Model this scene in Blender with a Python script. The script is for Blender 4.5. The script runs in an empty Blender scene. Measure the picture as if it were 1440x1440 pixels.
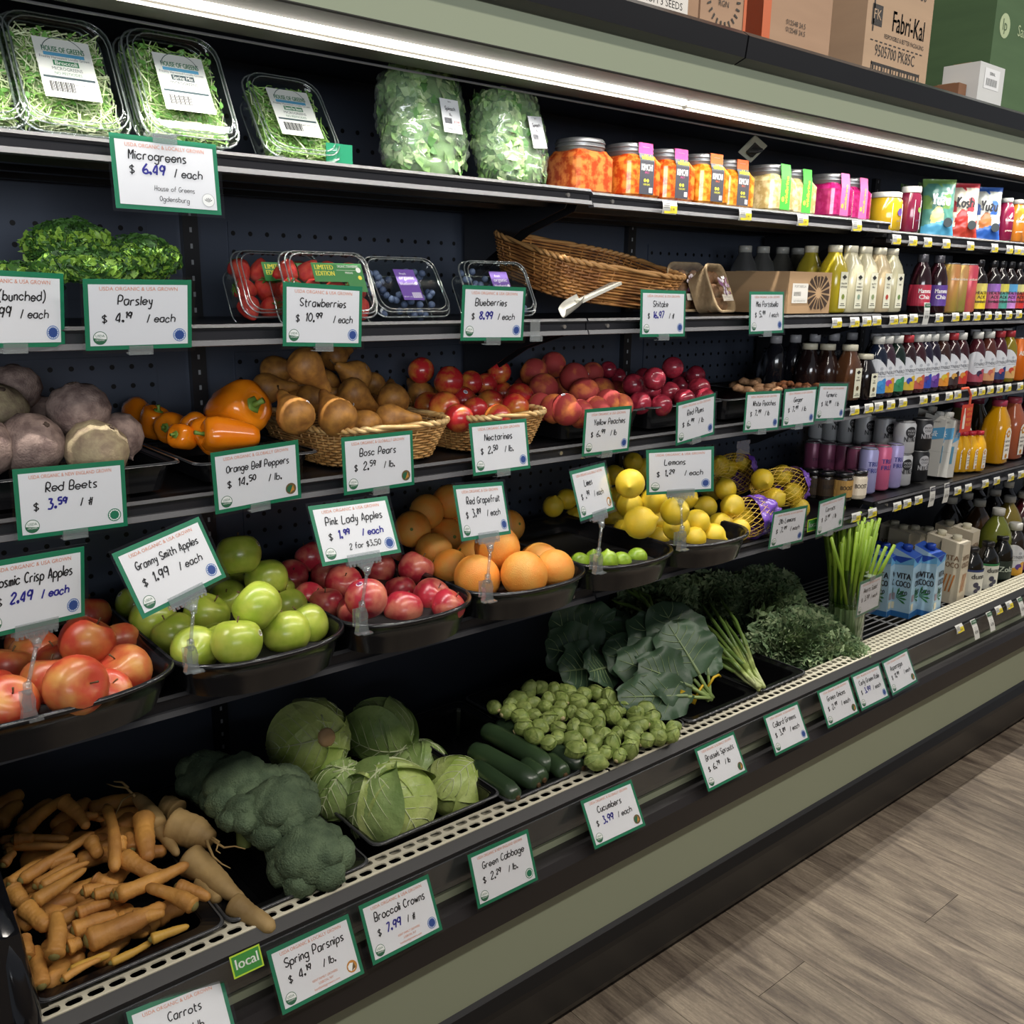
import bpy, math, random
from mathutils import Vector, Matrix, Euler, noise
random.seed(7)
PI = math.pi
SC = bpy.context.scene
COL = SC.collection
# ------------------------------------------------------------------ camera, world, lamps, exposure
CAM = Vector((0.0, -1.22, 1.55)); YAW, PITCH, ROLL, FPX = .6969, .2390, .01535, 1320.0
FW = Vector((math.sin(YAW)*math.cos(PITCH), math.cos(YAW)*math.cos(PITCH), -math.sin(PITCH)))
_r = Vector((math.cos(YAW), -math.sin(YAW), 0)); _u = _r.cross(FW)
RT = math.cos(ROLL)*_r + math.sin(ROLL)*_u; UP = -math.sin(ROLL)*_r + math.cos(ROLL)*_u
cd = bpy.data.cameras.new('camera'); cam = bpy.data.objects.new('camera', cd); COL.objects.link(cam)
cd.sensor_fit = 'HORIZONTAL'; cd.sensor_width = 36; cd.lens = 36*FPX/1440; cd.clip_start = .05
cam.matrix_world = Matrix(((RT.x, UP.x, -FW.x, CAM.x), (RT.y, UP.y, -FW.y, CAM.y), (RT.z, UP.z, -FW.z, CAM.z), (0, 0, 0, 1)))
SC.camera = cam
SC.view_settings.view_transform = 'Standard'; SC.view_settings.look = 'None'
SC.view_settings.exposure = 0.25; SC.view_settings.gamma = 1.0; SC.view_settings.use_curve_mapping = False
w = bpy.data.worlds.new('world'); SC.world = w; w.use_nodes = True
w.node_tree.nodes['Background'].inputs[0].default_value = (.80, .85, .95, 1)
w.node_tree.nodes['Background'].inputs[1].default_value = .16
def area(name, loc, size, power, col=(1, .93, .84), rot=(0, 0, 0)):
    l = bpy.data.lights.new(name, 'AREA'); l.shape = 'RECTANGLE'; l.size, l.size_y = size; l.energy = power; l.color = col
    o = bpy.data.objects.new(name, l); COL.objects.link(o); o.location = loc; o.rotation_euler = rot
    o['kind'] = 'structure'; return o
area('ceiling_light', (3.4, .17, 3.5), (7.4, .10), 13)            # row above the case, its edge throws the floor shadow
area('ceiling_light', (2.6, -1.75, 3.4), (7.4, .16), 105)           # row over the aisle
area('unseen_daylight_fill', (-2.6, -8.0, 2.2), (6.0, 2.0), 330, (.92, .96, 1), (math.radians(90), 0, math.radians(-22)))      # unseen area light added as cool daylight for upper shelves and card fronts

def ray(px, py): return (px-720)/FPX*RT - (py-720)/FPX*UP + FW
def at(px, py, Y=None, Z=None, T=None):
    """the point of the shop seen at a pixel, on the upright plane Y, the level Z or at forward distance T"""
    d = ray(px, py)
    t = (Y-CAM.y)/d.y if Y is not None else (Z-CAM.z)/d.z if Z is not None else T
    return CAM + d*t
def heap(px, py, z0, sl, y0=.06):
    """the point on a sloping heap surface z = z0 + sl*(y-y0)"""
    d = ray(px, py); t = (z0 + sl*(CAM.y-y0) - CAM.z)/(d.z - sl*d.y); return CAM + d*t
def xat(px, Y, Z):
    X = 1.
    for _ in range(30):
        v = Vector((X, Y, Z))-CAM; f = v.dot(FW); u = 720+FPX*v.dot(RT)/f
        v2 = v+Vector((.01, 0, 0)); u2 = 720+FPX*v2.dot(RT)/v2.dot(FW)
        X += max(-.5, min(.5, (px-u)/((u2-u)/.01)))
    return X
# ------------------------------------------------------------------ materials
MATS = {}
def lin(c):
    if isinstance(c, str): c = tuple(int(c[i:i+2], 16)/255 for i in (0, 2, 4))
    return tuple(x/12.92 if x <= .04045 else ((x+.055)/1.055)**2.4 for x in c)+(1,)
def mat(name, col='808080', rough=.5, metal=0., emit=0., spec=.5, col2=None, scale=8., bump=0., bscale=40., stretch=None, rand=0., coat=0., detail=4., lo=.35, hi=.65, sss=0.):
    if name in MATS: return MATS[name]
    m = bpy.data.materials.new(name); m.use_nodes = True; N = m.node_tree.nodes; L = m.node_tree.links
    b = N['Principled BSDF']; b.inputs['Base Color'].default_value = lin(col); b.inputs['Roughness'].default_value = rough
    b.inputs['Metallic'].default_value = metal; b.inputs['Specular IOR Level'].default_value = spec
    if coat: b.inputs['Coat Weight'].default_value = coat; b.inputs['Coat Roughness'].default_value = .15
    if sss: b.inputs['Subsurface Weight'].default_value = sss; b.inputs['Subsurface Radius'].default_value = (.01, .008, .004)
    if emit: b.inputs['Emission Color'].default_value = lin(col); b.inputs['Emission Strength'].default_value = emit
    if col2 or bump:
        tc = N.new('ShaderNodeTexCoord'); src = tc.outputs['Object']
        if stretch:
            mp = N.new('ShaderNodeMapping'); mp.inputs['Scale'].default_value = stretch; L.new(src, mp.inputs[0]); src = mp.outputs[0]
    if col2 or rand:
        last = None
        if col2:
            n = N.new('ShaderNodeTexNoise'); n.inputs['Scale'].default_value = scale; n.inputs['Detail'].default_value = detail
            if rand:
                oi = N.new('ShaderNodeObjectInfo'); va = N.new('ShaderNodeVectorMath'); va.operation = 'ADD'
                mu = N.new('ShaderNodeVectorMath'); mu.operation = 'SCALE'; mu.inputs[0].default_value = (7, 3, 5)
                L.new(oi.outputs['Random'], mu.inputs['Scale']); L.new(src, va.inputs[0]); L.new(mu.outputs[0], va.inputs[1]); L.new(va.outputs[0], n.inputs['Vector'])
            else: L.new(src, n.inputs['Vector'])
            r = N.new('ShaderNodeValToRGB'); r.color_ramp.elements[0].position = lo; r.color_ramp.elements[1].position = hi
            r.color_ramp.elements[0].color = lin(col); r.color_ramp.elements[1].color = lin(col2)
            L.new(n.outputs[0], r.inputs[0]); last = r.outputs[0]
        if rand:
            hs = N.new('ShaderNodeHueSaturation'); hs.inputs['Color'].default_value = lin(col)
            oi = N.new('ShaderNodeObjectInfo'); mr = N.new('ShaderNodeMapRange'); mr.inputs[3].default_value = 1-rand; mr.inputs[4].default_value = 1+rand
            L.new(oi.outputs['Random'], mr.inputs[0]); L.new(mr.outputs[0], hs.inputs['Value'])
            if last: L.new(last, hs.inputs['Color'])
            last = hs.outputs[0]
        L.new(last, b.inputs['Base Color'])
    if bump:
        n2 = N.new('ShaderNodeTexNoise'); n2.inputs['Scale'].default_value = bscale; n2.inputs['Detail'].default_value = 3; L.new(src, n2.inputs['Vector'])
        bp = N.new('ShaderNodeBump'); bp.inputs['Strength'].default_value = min(1, bump); bp.inputs['Distance'].default_value = .004; L.new(n2.outputs[0], bp.inputs['Height']); L.new(bp.outputs[0], b.inputs['Normal'])
    MATS[name] = m; return m
def clear(name, tint='f4f8f6', gloss=.05, rough=.06, milk=0., milkcol='ffffff'):
    """thin clear plastic or glass wall: what lies behind shows through, edges and glancing angles reflect"""
    if name in MATS: return MATS[name]
    m = bpy.data.materials.new(name); m.use_nodes = True; N = m.node_tree.nodes; L = m.node_tree.links; N.clear()
    t = N.new('ShaderNodeBsdfTransparent'); t.inputs[0].default_value = lin(tint)
    g = N.new('ShaderNodeBsdfGlossy'); g.inputs['Roughness'].default_value = rough
    fr = N.new('ShaderNodeLayerWeight'); fr.inputs[0].default_value = .5
    pw = N.new('ShaderNodeMath'); pw.operation = 'POWER'; pw.inputs[1].default_value = 4.; L.new(fr.outputs['Facing'], pw.inputs[0])
    sc_ = N.new('ShaderNodeMath'); sc_.operation = 'MULTIPLY'; sc_.inputs[1].default_value = .7; L.new(pw.outputs[0], sc_.inputs[0])
    ad = N.new('ShaderNodeMath'); ad.operation = 'ADD'; ad.inputs[1].default_value = gloss; L.new(sc_.outputs[0], ad.inputs[0])
    x = N.new('ShaderNodeMixShader'); L.new(ad.outputs[0], x.inputs[0]); L.new(g.outputs[0], x.inputs[2])
    if milk:
        d = N.new('ShaderNodeBsdfDiffuse'); d.inputs[0].default_value = lin(milkcol)
        y = N.new('ShaderNodeMixShader'); y.inputs[0].default_value = milk; L.new(t.outputs[0], y.inputs[1]); L.new(d.outputs[0], y.inputs[2]); L.new(y.outputs[0], x.inputs[1])
    else: L.new(t.outputs[0], x.inputs[1])
    o = N.new('ShaderNodeOutputMaterial'); L.new(x.outputs[0], o.inputs[0]); MATS[name] = m; return m
def flat(c): return mat('ink_'+c, c, .5)
# ------------------------------------------------------------------ mesh builder
class M:
    def __init__(s): s.v = []; s.f = []; s.k = []
    def add(s, vs, fs, k=0, mx=None):
        b = len(s.v); s.v += [tuple(mx @ Vector(p)) for p in vs] if mx else [tuple(p) for p in vs]
        s.f += [tuple(i+b for i in f) for f in fs]; s.k += [k]*len(fs)
    def box(s, c, d, k=0, mx=None):
        x, y, z = c; a, b, h = d[0]/2, d[1]/2, d[2]/2
        s.add([(x+i*a, y+j*b, z+l*h) for l in (-1, 1) for i, j in ((-1, -1), (1, -1), (1, 1), (-1, 1))],
              [(3, 2, 1, 0), (4, 5, 6, 7), (0, 1, 5, 4), (1, 2, 6, 5), (2, 3, 7, 6), (3, 0, 4, 7)], k, mx)
    def quad(s, a, b, c, d, k=0, mx=None): s.add([a, b, c, d], [(0, 1, 2, 3)], k, mx)
    def loft(s, rings, k=0, cap=True, close=True, mx=None):
        n = len(rings[0]); vs = [p for r in rings for p in r]; fs = []
        for i in range(len(rings)-1):
            for j in range(n if close else n-1):
                a = i*n+j; b = i*n+(j+1) % n; fs.append((a, b, b+n, a+n))
        if cap: fs.append(tuple(range(n-1, -1, -1))); fs.append(tuple((len(rings)-1)*n+j for j in range(n)))
        s.add(vs, fs, k, mx)
    def lathe(s, prof, n=20, k=0, fn=None, cap=True, mx=None):
        """prof: (radius, z); fn(angle, z) scales the radius"""
        s.loft([[(r*(fn(2*PI*j/n, z) if fn else 1)*math.cos(2*PI*j/n), r*(fn(2*PI*j/n, z) if fn else 1)*math.sin(2*PI*j/n), z) for j in range(n)] for r, z in prof], k, cap, True, mx)
    def tube(s, pts, rad, n=6, k=0, cap=True, mx=None):
        P = [Vector(p) for p in pts]; R = rad if isinstance(rad, (list, tuple)) else [rad]*len(P); rings = []; up = Vector((0, 0, 1))
        for i, p in enumerate(P):
            t = (P[min(i+1, len(P)-1)]-P[max(i-1, 0)]).normalized()
            if i == 0: up = Vector((0, 0, 1)) if abs(t.z) < .9 else Vector((1, 0, 0))
            a = t.cross(up).normalized(); b = a.cross(t).normalized(); up = b
            rings.append([tuple(p+R[i]*(math.cos(2*PI*j/n)*a+math.sin(2*PI*j/n)*b)) for j in range(n)])
        s.loft(rings, k, cap, True, mx)
    def prism(s, poly, x0, x1, k=0):
        """a (y, z) outline run along X"""
        n = len(poly); s.add([(x0, y, z) for y, z in poly]+[(x1, y, z) for y, z in poly],
            [(i, (i+1) % n, (i+1) % n+n, i+n) for i in range(n)]+[tuple(range(n-1, -1, -1)), tuple(range(n, 2*n))], k)
    def grid(s, fn, nu, nv, k=0, mx=None):
        s.add([fn(i/nu, j/nv) for i in range(nu+1) for j in range(nv+1)],
              [(i*(nv+1)+j, (i+1)*(nv+1)+j, (i+1)*(nv+1)+j+1, i*(nv+1)+j+1) for i in range(nu) for j in range(nv)], k, mx)
    def build(s, name, mats, parent=None, smooth=False, loc=None, rot=None):
        me = bpy.data.meshes.new(name); me.from_pydata(s.v, [], s.f)
        for m in (mats if isinstance(mats, (list, tuple)) else [mats]): me.materials.append(m)
        if any(s.k): me.polygons.foreach_set('material_index', s.k)
        if smooth: me.polygons.foreach_set('use_smooth', [True]*len(s.f))
        me.update()
        o = bpy.data.objects.new(name, me); COL.objects.link(o)
        if parent: o.parent = parent
        if loc is not None: o.location = loc
        if rot is not None: o.rotation_euler = rot
        return o
def tag(o, label=None, cat=None, group=None, kind=None):
    if label: o['label'] = label
    if cat: o['category'] = cat
    if group: o['group'] = group
    if kind: o['kind'] = kind
    return o
def empty(name, loc=(0, 0, 0), rot=(0, 0, 0), label=None, cat=None, group=None):
    o = bpy.data.objects.new(name, None); COL.objects.link(o); o.empty_display_size = .02; o.location = loc; o.rotation_euler = rot
    return tag(o, label, cat, group)
KIDS = {}
def kids(o):
    return [c for c in o.children]
def copy(o, parent=None, tree=None):
    c = o.copy(); COL.objects.link(c); c.parent = parent
    for ch in (tree if tree is not None else list(o.children)): copy(ch, c)
    return c
ORD = 'nearest,second,third,fourth,fifth,sixth,seventh,eighth,ninth,tenth,eleventh,twelfth,thirteenth,fourteenth,fifteenth,sixteenth,seventeenth,eighteenth,nineteenth,twentieth'.split(',')
TENS = ['twenty', 'thirty', 'forty', 'fifty', 'sixty', 'seventy', 'eighty']
def nth(i):
    if i < 20: return ORD[i]
    i += 1; t, u = divmod(i, 10)
    if u == 0: return TENS[t-2][:-1]+'ieth'
    return TENS[t-2]+'-'+('first' if u == 1 else ORD[u-1])
def series(objs, base, where, group, cat):
    """labels a run of like things by their place along the case, counted from the end nearest the camera"""
    for i, o in enumerate(sorted(objs, key=lambda o: o.location.x)):
        tag(o, f"{base}, {nth(i)} along {where}", cat, group)
# ------------------------------------------------------------------ lettering
_tc = {}
def glyphs(text):
    """outline of a printed line, height of a capital = 1; returns verts, faces, width"""
    if text in _tc: return _tc[text]
    cu = bpy.data.curves.new('t', 'FONT'); cu.body = text; cu.resolution_u = 2; cu.size = 1.43
    o = bpy.data.objects.new('t', cu); COL.objects.link(o)
    me = bpy.data.meshes.new_from_object(o); vs = [(v.co.x, v.co.y) for v in me.vertices]; fs = [tuple(p.vertices) for p in me.polygons]
    bpy.data.objects.remove(o); bpy.data.curves.remove(cu); bpy.data.meshes.remove(me)
    x0 = min([v[0] for v in vs] or [0]); x1 = max([v[0] for v in vs] or [1]); vs = [(x-x0, y) for x, y in vs]
    _tc[text] = (vs, fs, x1-x0); return _tc[text]
def put_text(m, text, x, y, h, k=0, maxw=None, al='c', fn=None, bold=0):
    """adds a printed line to builder m in its own XY (x right, y up); fn maps (x, y) to 3-D"""
    vs, fs, wd = glyphs(text); sx = h
    if maxw and wd*h > maxw: sx = maxw/wd
    ox = x-(wd*sx/2 if al == 'c' else wd*sx if al == 'r' else 0)
    fn = fn or (lambda a, b: (a, b, 0))
    m.add([fn(ox+a*sx, y+b*h) for a, b in vs], fs, k)
    if bold: m.add([fn(ox+a*sx+bold*h, y+b*h) for a, b in vs], fs, k)
_S = dict(zip('abcdefghijklmnoprstuvwxyz', ["4h1h0g0e1d3d4f 4h4d", "0k0d 0g2h4g4e2d0e", "4g2h0g0e2d4e", "4g2h0g0e2d4e 4k4d", "0f4f4g2h0g0e2d4e", "3k2k1i1d 0h3h", "4g2h0g0e2d4e 4h4b2a0b",
 "0k0d 0g2h4g4d", "0h0d 0j0i", "2h2b0a", "0k0d 3h0f3d", "0k0d", "0h0d 0g1h2g2d 2g3h4g4d", "0h0d 0g2h3g3d", "2h0g0e2d4e4g2h", "0h0a 0g2h4g4e2d0e", "0h0d 0g1h3h", "3h1h0g3e2d0d", "1j1e2d3d 0h3h",
 "0h0e1d3d3h 3e3d", "0h2d4h", "0h1d2g3d4h", "0h3d 3h0d", "0h1e3e 3h3e2a0a", "0h3h0d3d"]))
_S.update({'A': "0d2k4d 1f3f", 'B': "0d0k3k4i3g0g 3g4f3d0d", 'C': "4j2k0i0f2d4e", 'D': "0d0k3j4h4f3d0d", 'G': "4j2k0i0f2d4e4g2g", 'H': "0k0d 4k4d 0g4g", 'J': "3k3e1d0e", 'K': "0k0d 4k0g4d", 'L': "0k0d4d",
 'M': "0d0k2g4k4d", 'N': "0d0k4d4k", 'O': "2k0i0f2d4f4i2k", 'P': "0d0k3k4i3g0g", 'R': "0d0k3k4i3g0g4d", 'S': "4j2k0j0h4f4e2d0e", 'T': "0k4k 2k2d", 'W': "0k1d2i3d4k", 'Y': "0k2g4k 2g2d",
 'E': "4k0k0d4d 0g3g", 'F': "4k0k0d 0g3g", 'I': "0k0d", '0': "2k0i0f2d4f4i2k", '1': "0i1k1d", '2': "0i2k4i0d4d", '3': "0k3k2h4g3d0d", '4': "3d3k0f4f", '5': "4k0k0h3h4f3d0d", '6': "3k0g0e2d4e3g0f", '7': "0k4k1d",
 '8': "2h0j2k4j2h0f2d4f2h", '9': "4i2k0i1g4h4k 4i3d", '$': "4i2j0i0h4f4e2d0e 2k2c", '.': "0d1d1e0e0d", '/': "0d2k", '#': "1d2k 3d4k 0f4g 0h4i", '(': "2l0i0e2b", ')': "0l2i2e0b", '&': "4d1i2k3i0f1d4g", '-': "0g3g", "'": "0k0j"})
def hand(m, text, x, y, h, k=0, th=.055, slant=.12, gap=1.5, seed=0, z=0, maxw=None, sup=None):
    """marker lettering built of pen strokes as narrow ribbons; h = capital height"""
    rd = random.Random(text+str(seed)); u = h/7; pen = x; W = []
    for ci, ch in enumerate(text):
        if ch == ' ': pen += 3.2*u; continue
        g = _S.get(ch) or _S.get(ch.lower(), ''); wd = 0
        sc, dy = (1, 0)
        if sup and sup[0] <= ci < sup[1]: sc, dy = .68, 2.6
        jy = rd.uniform(-.3, .3)
        for st in g.split():
            P = []
            for i in range(0, len(st), 2):
                a = (ord(st[i])-48)*.82; b = ord(st[i+1])-100; wd = max(wd, a*sc)
                a += rd.uniform(-.15, .15); b += rd.uniform(-.18, .18); b = b*sc+dy+jy; a *= sc; P.append((pen+(a+slant*b)*u, y+b*u))
            if len(P) > 2:
                Q = []
                for i in range(len(P)-1):
                    p0, p1, p2, p3 = P[max(i-1, 0)], P[i], P[i+1], P[min(i+2, len(P)-1)]
                    for t in (0, .33, .67): Q.append(tuple(.5*((2*p1[c])+(-p0[c]+p2[c])*t+(2*p0[c]-5*p1[c]+4*p2[c]-p3[c])*t*t+(-p0[c]+3*p1[c]-3*p2[c]+p3[c])*t**3) for c in (0, 1)))
                P = Q+[P[-1]]
            W.append(P)
        pen += (wd+gap*sc)*u
    sc = 1
    if maxw and pen-x > maxw: sc = maxw/(pen-x)
    for P in W:
        P = [(x+(a-x)*sc, b) for a, b in P]; L = []; R = []
        for i, p in enumerate(P):
            q, r = P[max(i-1, 0)], P[min(i+1, len(P)-1)]; dx, dy = r[0]-q[0], r[1]-q[1]; n = math.hypot(dx, dy) or 1
            a, b = -dy/n*h*th, dx/n*h*th; L.append((p[0]+a, p[1]+b, z)); R.append((p[0]-a, p[1]-b, z))
        n = len(P); m.add(L+R, [(i, i+n, i+n+1, i+1) for i in range(n-1)], k)
    return x+(pen-x)*sc
def disc(m, x, y, r, k=0, n=20, z=0, a0=0, a1=2*PI, r0=0):
    if r0: m.add([(x+q*math.cos(a0+(a1-a0)*i/n), y+q*math.sin(a0+(a1-a0)*i/n), z) for q in (r0, r) for i in range(n+1)], [(i, i+1, i+n+2, i+n+1) for i in range(n)], k)
    else: m.add([(x+r*math.cos(a0+(a1-a0)*i/n), y+r*math.sin(a0+(a1-a0)*i/n), z) for i in range(n)], [tuple(range(n))], k)
def rect(m, x0, y0, x1, y1, k=0, z=0): m.quad((x0, y0, z), (x1, y0, z), (x1, y1, z), (x0, y1, z), k)
UPR = Matrix(((1, 0, 0, 0), (0, 0, -1, 0), (0, 1, 0, 0), (0, 0, 0, 1)))   # drawing plane XY stood upright, facing the aisle
# ------------------------------------------------------------------ the shop floor
def plank_mat():
    m = bpy.data.materials.new('vinyl_plank'); m.use_nodes = True; N = m.node_tree.nodes; L = m.node_tree.links; b = N['Principled BSDF']
    tc = N.new('ShaderNodeTexCoord'); oi = N.new('ShaderNodeObjectInfo')
    def noise_(sc, st, det=5, dist=0):
        mp = N.new('ShaderNodeMapping'); mp.inputs['Scale'].default_value = st; va = N.new('ShaderNodeVectorMath'); va.operation = 'ADD'
        mu = N.new('ShaderNodeVectorMath'); mu.operation = 'SCALE'; mu.inputs[0].default_value = (31, 17, 5); L.new(oi.outputs['Random'], mu.inputs['Scale'])
        L.new(tc.outputs['Object'], va.inputs[0]); L.new(mu.outputs[0], va.inputs[1]); L.new(va.outputs[0], mp.inputs[0])
        n = N.new('ShaderNodeTexNoise'); n.inputs['Scale'].default_value = sc; n.inputs['Detail'].default_value = det; n.inputs['Distortion'].default_value = dist; L.new(mp.outputs[0], n.inputs['Vector']); return n
    a = noise_(6, (3, .6, 1), 6, 1.2); f = noise_(60, (3.2, .12, 1), 4); g = noise_(90, (1.6, .5, 1), 8, 2.)
    r = N.new('ShaderNodeValToRGB'); e = r.color_ramp.elements; e[0].position = .3; e[0].color = lin('5d5147'); e[1].position = .68; e[1].color = lin('9c8e7b')
    x = e.new(.48); x.color = lin('807364'); L.new(a.outputs[0], r.inputs[0])
    r2 = N.new('ShaderNodeValToRGB'); r2.color_ramp.elements[0].position = .3; r2.color_ramp.elements[0].color = (.55, .53, .52, 1); r2.color_ramp.elements[1].position = .62; r2.color_ramp.elements[1].color = (1, 1, 1, 1); L.new(f.outputs[0], r2.inputs[0])
    mx = N.new('ShaderNodeMix'); mx.data_type = 'RGBA'; mx.blend_type = 'MULTIPLY'; mx.inputs[0].default_value = .8; L.new(r.outputs[0], mx.inputs[6]); L.new(r2.outputs[0], mx.inputs[7])
    r3 = N.new('ShaderNodeMapRange'); r3.inputs[1].default_value = .3; r3.inputs[2].default_value = .7; r3.inputs[3].default_value = .80; r3.inputs[4].default_value = 1.16; L.new(g.outputs[0], r3.inputs[0])
    m3 = N.new('ShaderNodeVectorMath'); m3.operation = 'SCALE'; L.new(mx.outputs[2], m3.inputs[0]); L.new(r3.outputs[0], m3.inputs['Scale'])
    hs = N.new('ShaderNodeHueSaturation'); mr = N.new('ShaderNodeMapRange'); mr.inputs[3].default_value = .80; mr.inputs[4].default_value = 1.12; L.new(oi.outputs['Random'], mr.inputs[0]); L.new(mr.outputs[0], hs.inputs['Value'])
    L.new(m3.outputs[0], hs.inputs['Color']); L.new(hs.outputs[0], b.inputs['Base Color']); b.inputs['Roughness'].default_value = .5
    bp = N.new('ShaderNodeBump'); bp.inputs['Strength'].default_value = .25; bp.inputs['Distance'].default_value = .002; L.new(f.outputs[0], bp.inputs['Height']); L.new(bp.outputs[0], b.inputs['Normal']); return m
PLANK = plank_mat()
m = M(); m.box((3.6, -.9, -.02), (8.2, 4.6, .03)); floor = m.build('floor', mat('subfloor', '2e2823', .8)); tag(floor, kind='structure')
pm = M(); pm.box((0, 0, -.0025), (.1788, 1.2186, .005)); proto = pm.build('plank', PLANK, floor); first = True
for i in range(31):
    for j in range(2):
        y = -1.62+1.22*j+(i*.37 % 1.22)-.2
        o = proto if first else proto.copy()
        if not first: COL.objects.link(o)
        first = False; o.parent = floor; o.location = (.6+.18*i, y, .0)
# ------------------------------------------------------------------ refrigerated case
BLK = mat('black_enamel', '17171a', .38); BLK2 = mat('black_plastic', '1a1a1c', .30); GRN = mat('sage_enamel', '9ca48c', .45); STEEL = mat('grey_extrusion', '6d6a66', .35, .4)
def back_mat():
    m = bpy.data.materials.new('perforated_back'); m.use_nodes = True; N = m.node_tree.nodes; L = m.node_tree.links; b = N['Principled BSDF']
    tc = N.new('ShaderNodeTexCoord'); mp = N.new('ShaderNodeMapping'); mp.inputs['Scale'].default_value = (1/.036, 1, 1/.036); L.new(tc.outputs['Object'], mp.inputs[0])
    fr = N.new('ShaderNodeVectorMath'); fr.operation = 'FRACTION'; L.new(mp.outputs[0], fr.inputs[0])
    su = N.new('ShaderNodeVectorMath'); su.operation = 'SUBTRACT'; su.inputs[1].default_value = (.5, 0, .5); L.new(fr.outputs[0], su.inputs[0])
    mu = N.new('ShaderNodeVectorMath'); mu.operation = 'MULTIPLY'; mu.inputs[1].default_value = (1, 0, 1); L.new(su.outputs[0], mu.inputs[0])
    ln = N.new('ShaderNodeVectorMath'); ln.operation = 'LENGTH'; L.new(mu.outputs[0], ln.inputs[0])
    lt = N.new('ShaderNodeMath'); lt.operation = 'LESS_THAN'; lt.inputs[1].default_value = .13; L.new(ln.outputs['Value'], lt.inputs[0])
    mx = N.new('ShaderNodeMix'); mx.data_type = 'RGBA'; mx.inputs[6].default_value = lin('434a58'); mx.inputs[7].default_value = lin('050507'); L.new(lt.outputs[0], mx.inputs[0]); L.new(mx.outputs[2], b.inputs['Base Color'])
    b.inputs['Roughness'].default_value = .38; b.inputs['Metallic'].default_value = .35; return m
PERF = back_mat(); PLAIN = mat('dark_back_panel', '434a58', .38, .35)
X0, X1 = .20, 6.2; LEDW = 4.3
case = empty('refrigerated_case', (3, .3, 0), label='long open refrigerated produce case with sage green fascia and black bumper', cat='display case')
def part(m, name, mats, par=case, smooth=False, **k):
    o = m.build(name, mats, None, smooth); o.parent = par; o.matrix_parent_inverse = Matrix.Translation(-Vector(par.location)) if par.parent is None else Matrix(); return o
# back: one panel per bay, perforated band inside a plain frame
bays = [(.10, .72), (.72, 1.94), (1.94, 3.16), (3.16, 4.38), (4.38, 6.2)]
for a, b in bays:
    m = M(); m.box(((a+b)/2, .63, 1.22), (b-a-.0005, .012, 1.58)); part(m, 'back_panel', PLAIN)
    for z in (.72, 1.02, 1.33, 1.585, 1.80):
        m = M(); m.box(((a+b)/2, .6215, z), (b-a-.16, .004, .15 if z < 1.7 else .12)); part(m, 'perforated_panel', PERF)
for x in (.72, 1.94, 3.16, 4.38):
    m = M(); m.box((x, .616, 1.2), (.03, .016, 1.44)); up = part(m, 'slotted_upright', BLK)
    m = M()
    for i in range(46): m.box((x, .6078, .56+i*.03), (.0045, .001, .009))
    s = m.build('slot', mat('slot_edge', '8b8d90', .5), up); s['kind'] = 'stuff'
# canopy
m = M(); m.prism([(.08, 1.986), (.055, 1.995), (.05, 2.035), (.065, 2.046), (.16, 2.05), (.16, 2.0), (.10, 1.986)], X0-1, 1.655); part(m, 'canopy_rail', BLK2)
m = M(); m.prism([(.08, 1.986), (.055, 1.995), (.05, 2.035), (.065, 2.046), (.16, 2.05), (.16, 2.0), (.10, 1.986)], 1.66, 3.07); part(m, 'canopy_rail', BLK2)
m = M(); m.prism([(.08, 1.986), (.055, 1.995), (.05, 2.035), (.065, 2.046), (.16, 2.05), (.16, 2.0), (.10, 1.986)], 3.075, X1); part(m, 'canopy_rail', BLK2)
m = M(); m.prism([(.083, 1.988), (.094, 1.927), (.10, 1.927), (.12, 1.99)], X0-1, X1); part(m, 'green_fascia', GRN)
m = M(); m.prism([(.12, 2.035), (.12, 1.99), (.125, 1.94), (.63, 1.955), (.63, 2.05)], X0-1, X1); part(m, 'canopy_top', mat('canopy_inside', '23242a', .45))
m = M(); m.prism([(.092, 1.9275), (.094, 1.9255), (.150, 1.9215), (.160, 1.923), (.15, 1.938), (.10, 1.938)], X0-1, X1, 0); part(m, 'lamp_lens_housing', mat('lens_grey', '2e2e2b', .6))
for a, b in ((-.6, 1.60), (1.615, 2.85), (2.865, 4.1), (4.115, 6.1)):
    m = M(); m.prism([(.150, 1.9215), (.152, 1.9125), (.162, 1.9125), (.162, 1.9215)], a, b); part(m, 'light_strip', mat('led_strip', 'fff8ea', emit=7.))
    l = area('canopy_lamp', ((a+b)/2, .157, 1.9105), (b-a, .010), LEDW*(b-a), (1, .965, .90), (0, 0, 0)); l.data.spread = math.radians(150)
m = M(); m.prism([(.163, 1.916), (.164, 1.905), (.26, 1.914), (.26, 1.94), (.17, 1.94), (.164, 1.920)], X0-1, X1); part(m, 'strip_ledge', mat('ledge_grey', '605d56', .5))
m = M(); m.tube([(.2, .205, 1.893), (6, .205, 1.893)], .002, 6); part(m, 'curtain_wire', mat('wire_grey', '77787a', .4, .5))
p = at(1055, 197, Y=.34)
m = M(); m.box((0, 0, 0), (.075, .003, .055), 0); m.box((0, -.004, 0), (.035, .006, .03), 1); m.tube([(-.02, -.008, -.01), (0, -.014, .004), (.02, -.008, .012)], .005, 8, 1); mx = Matrix.Translation((p.x, .33, 1.888)) @ Matrix.Rotation(.75, 4, 'X') @ Matrix.Rotation(.3, 4, 'Y'); m.v = [tuple(mx @ Vector(q)) for q in m.v]; part(m, 'sensor_plate', [mat('plate_pale', 'b9b9a6', .4), mat('sensor_dark', '4b4a48', .3, .5)])
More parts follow.
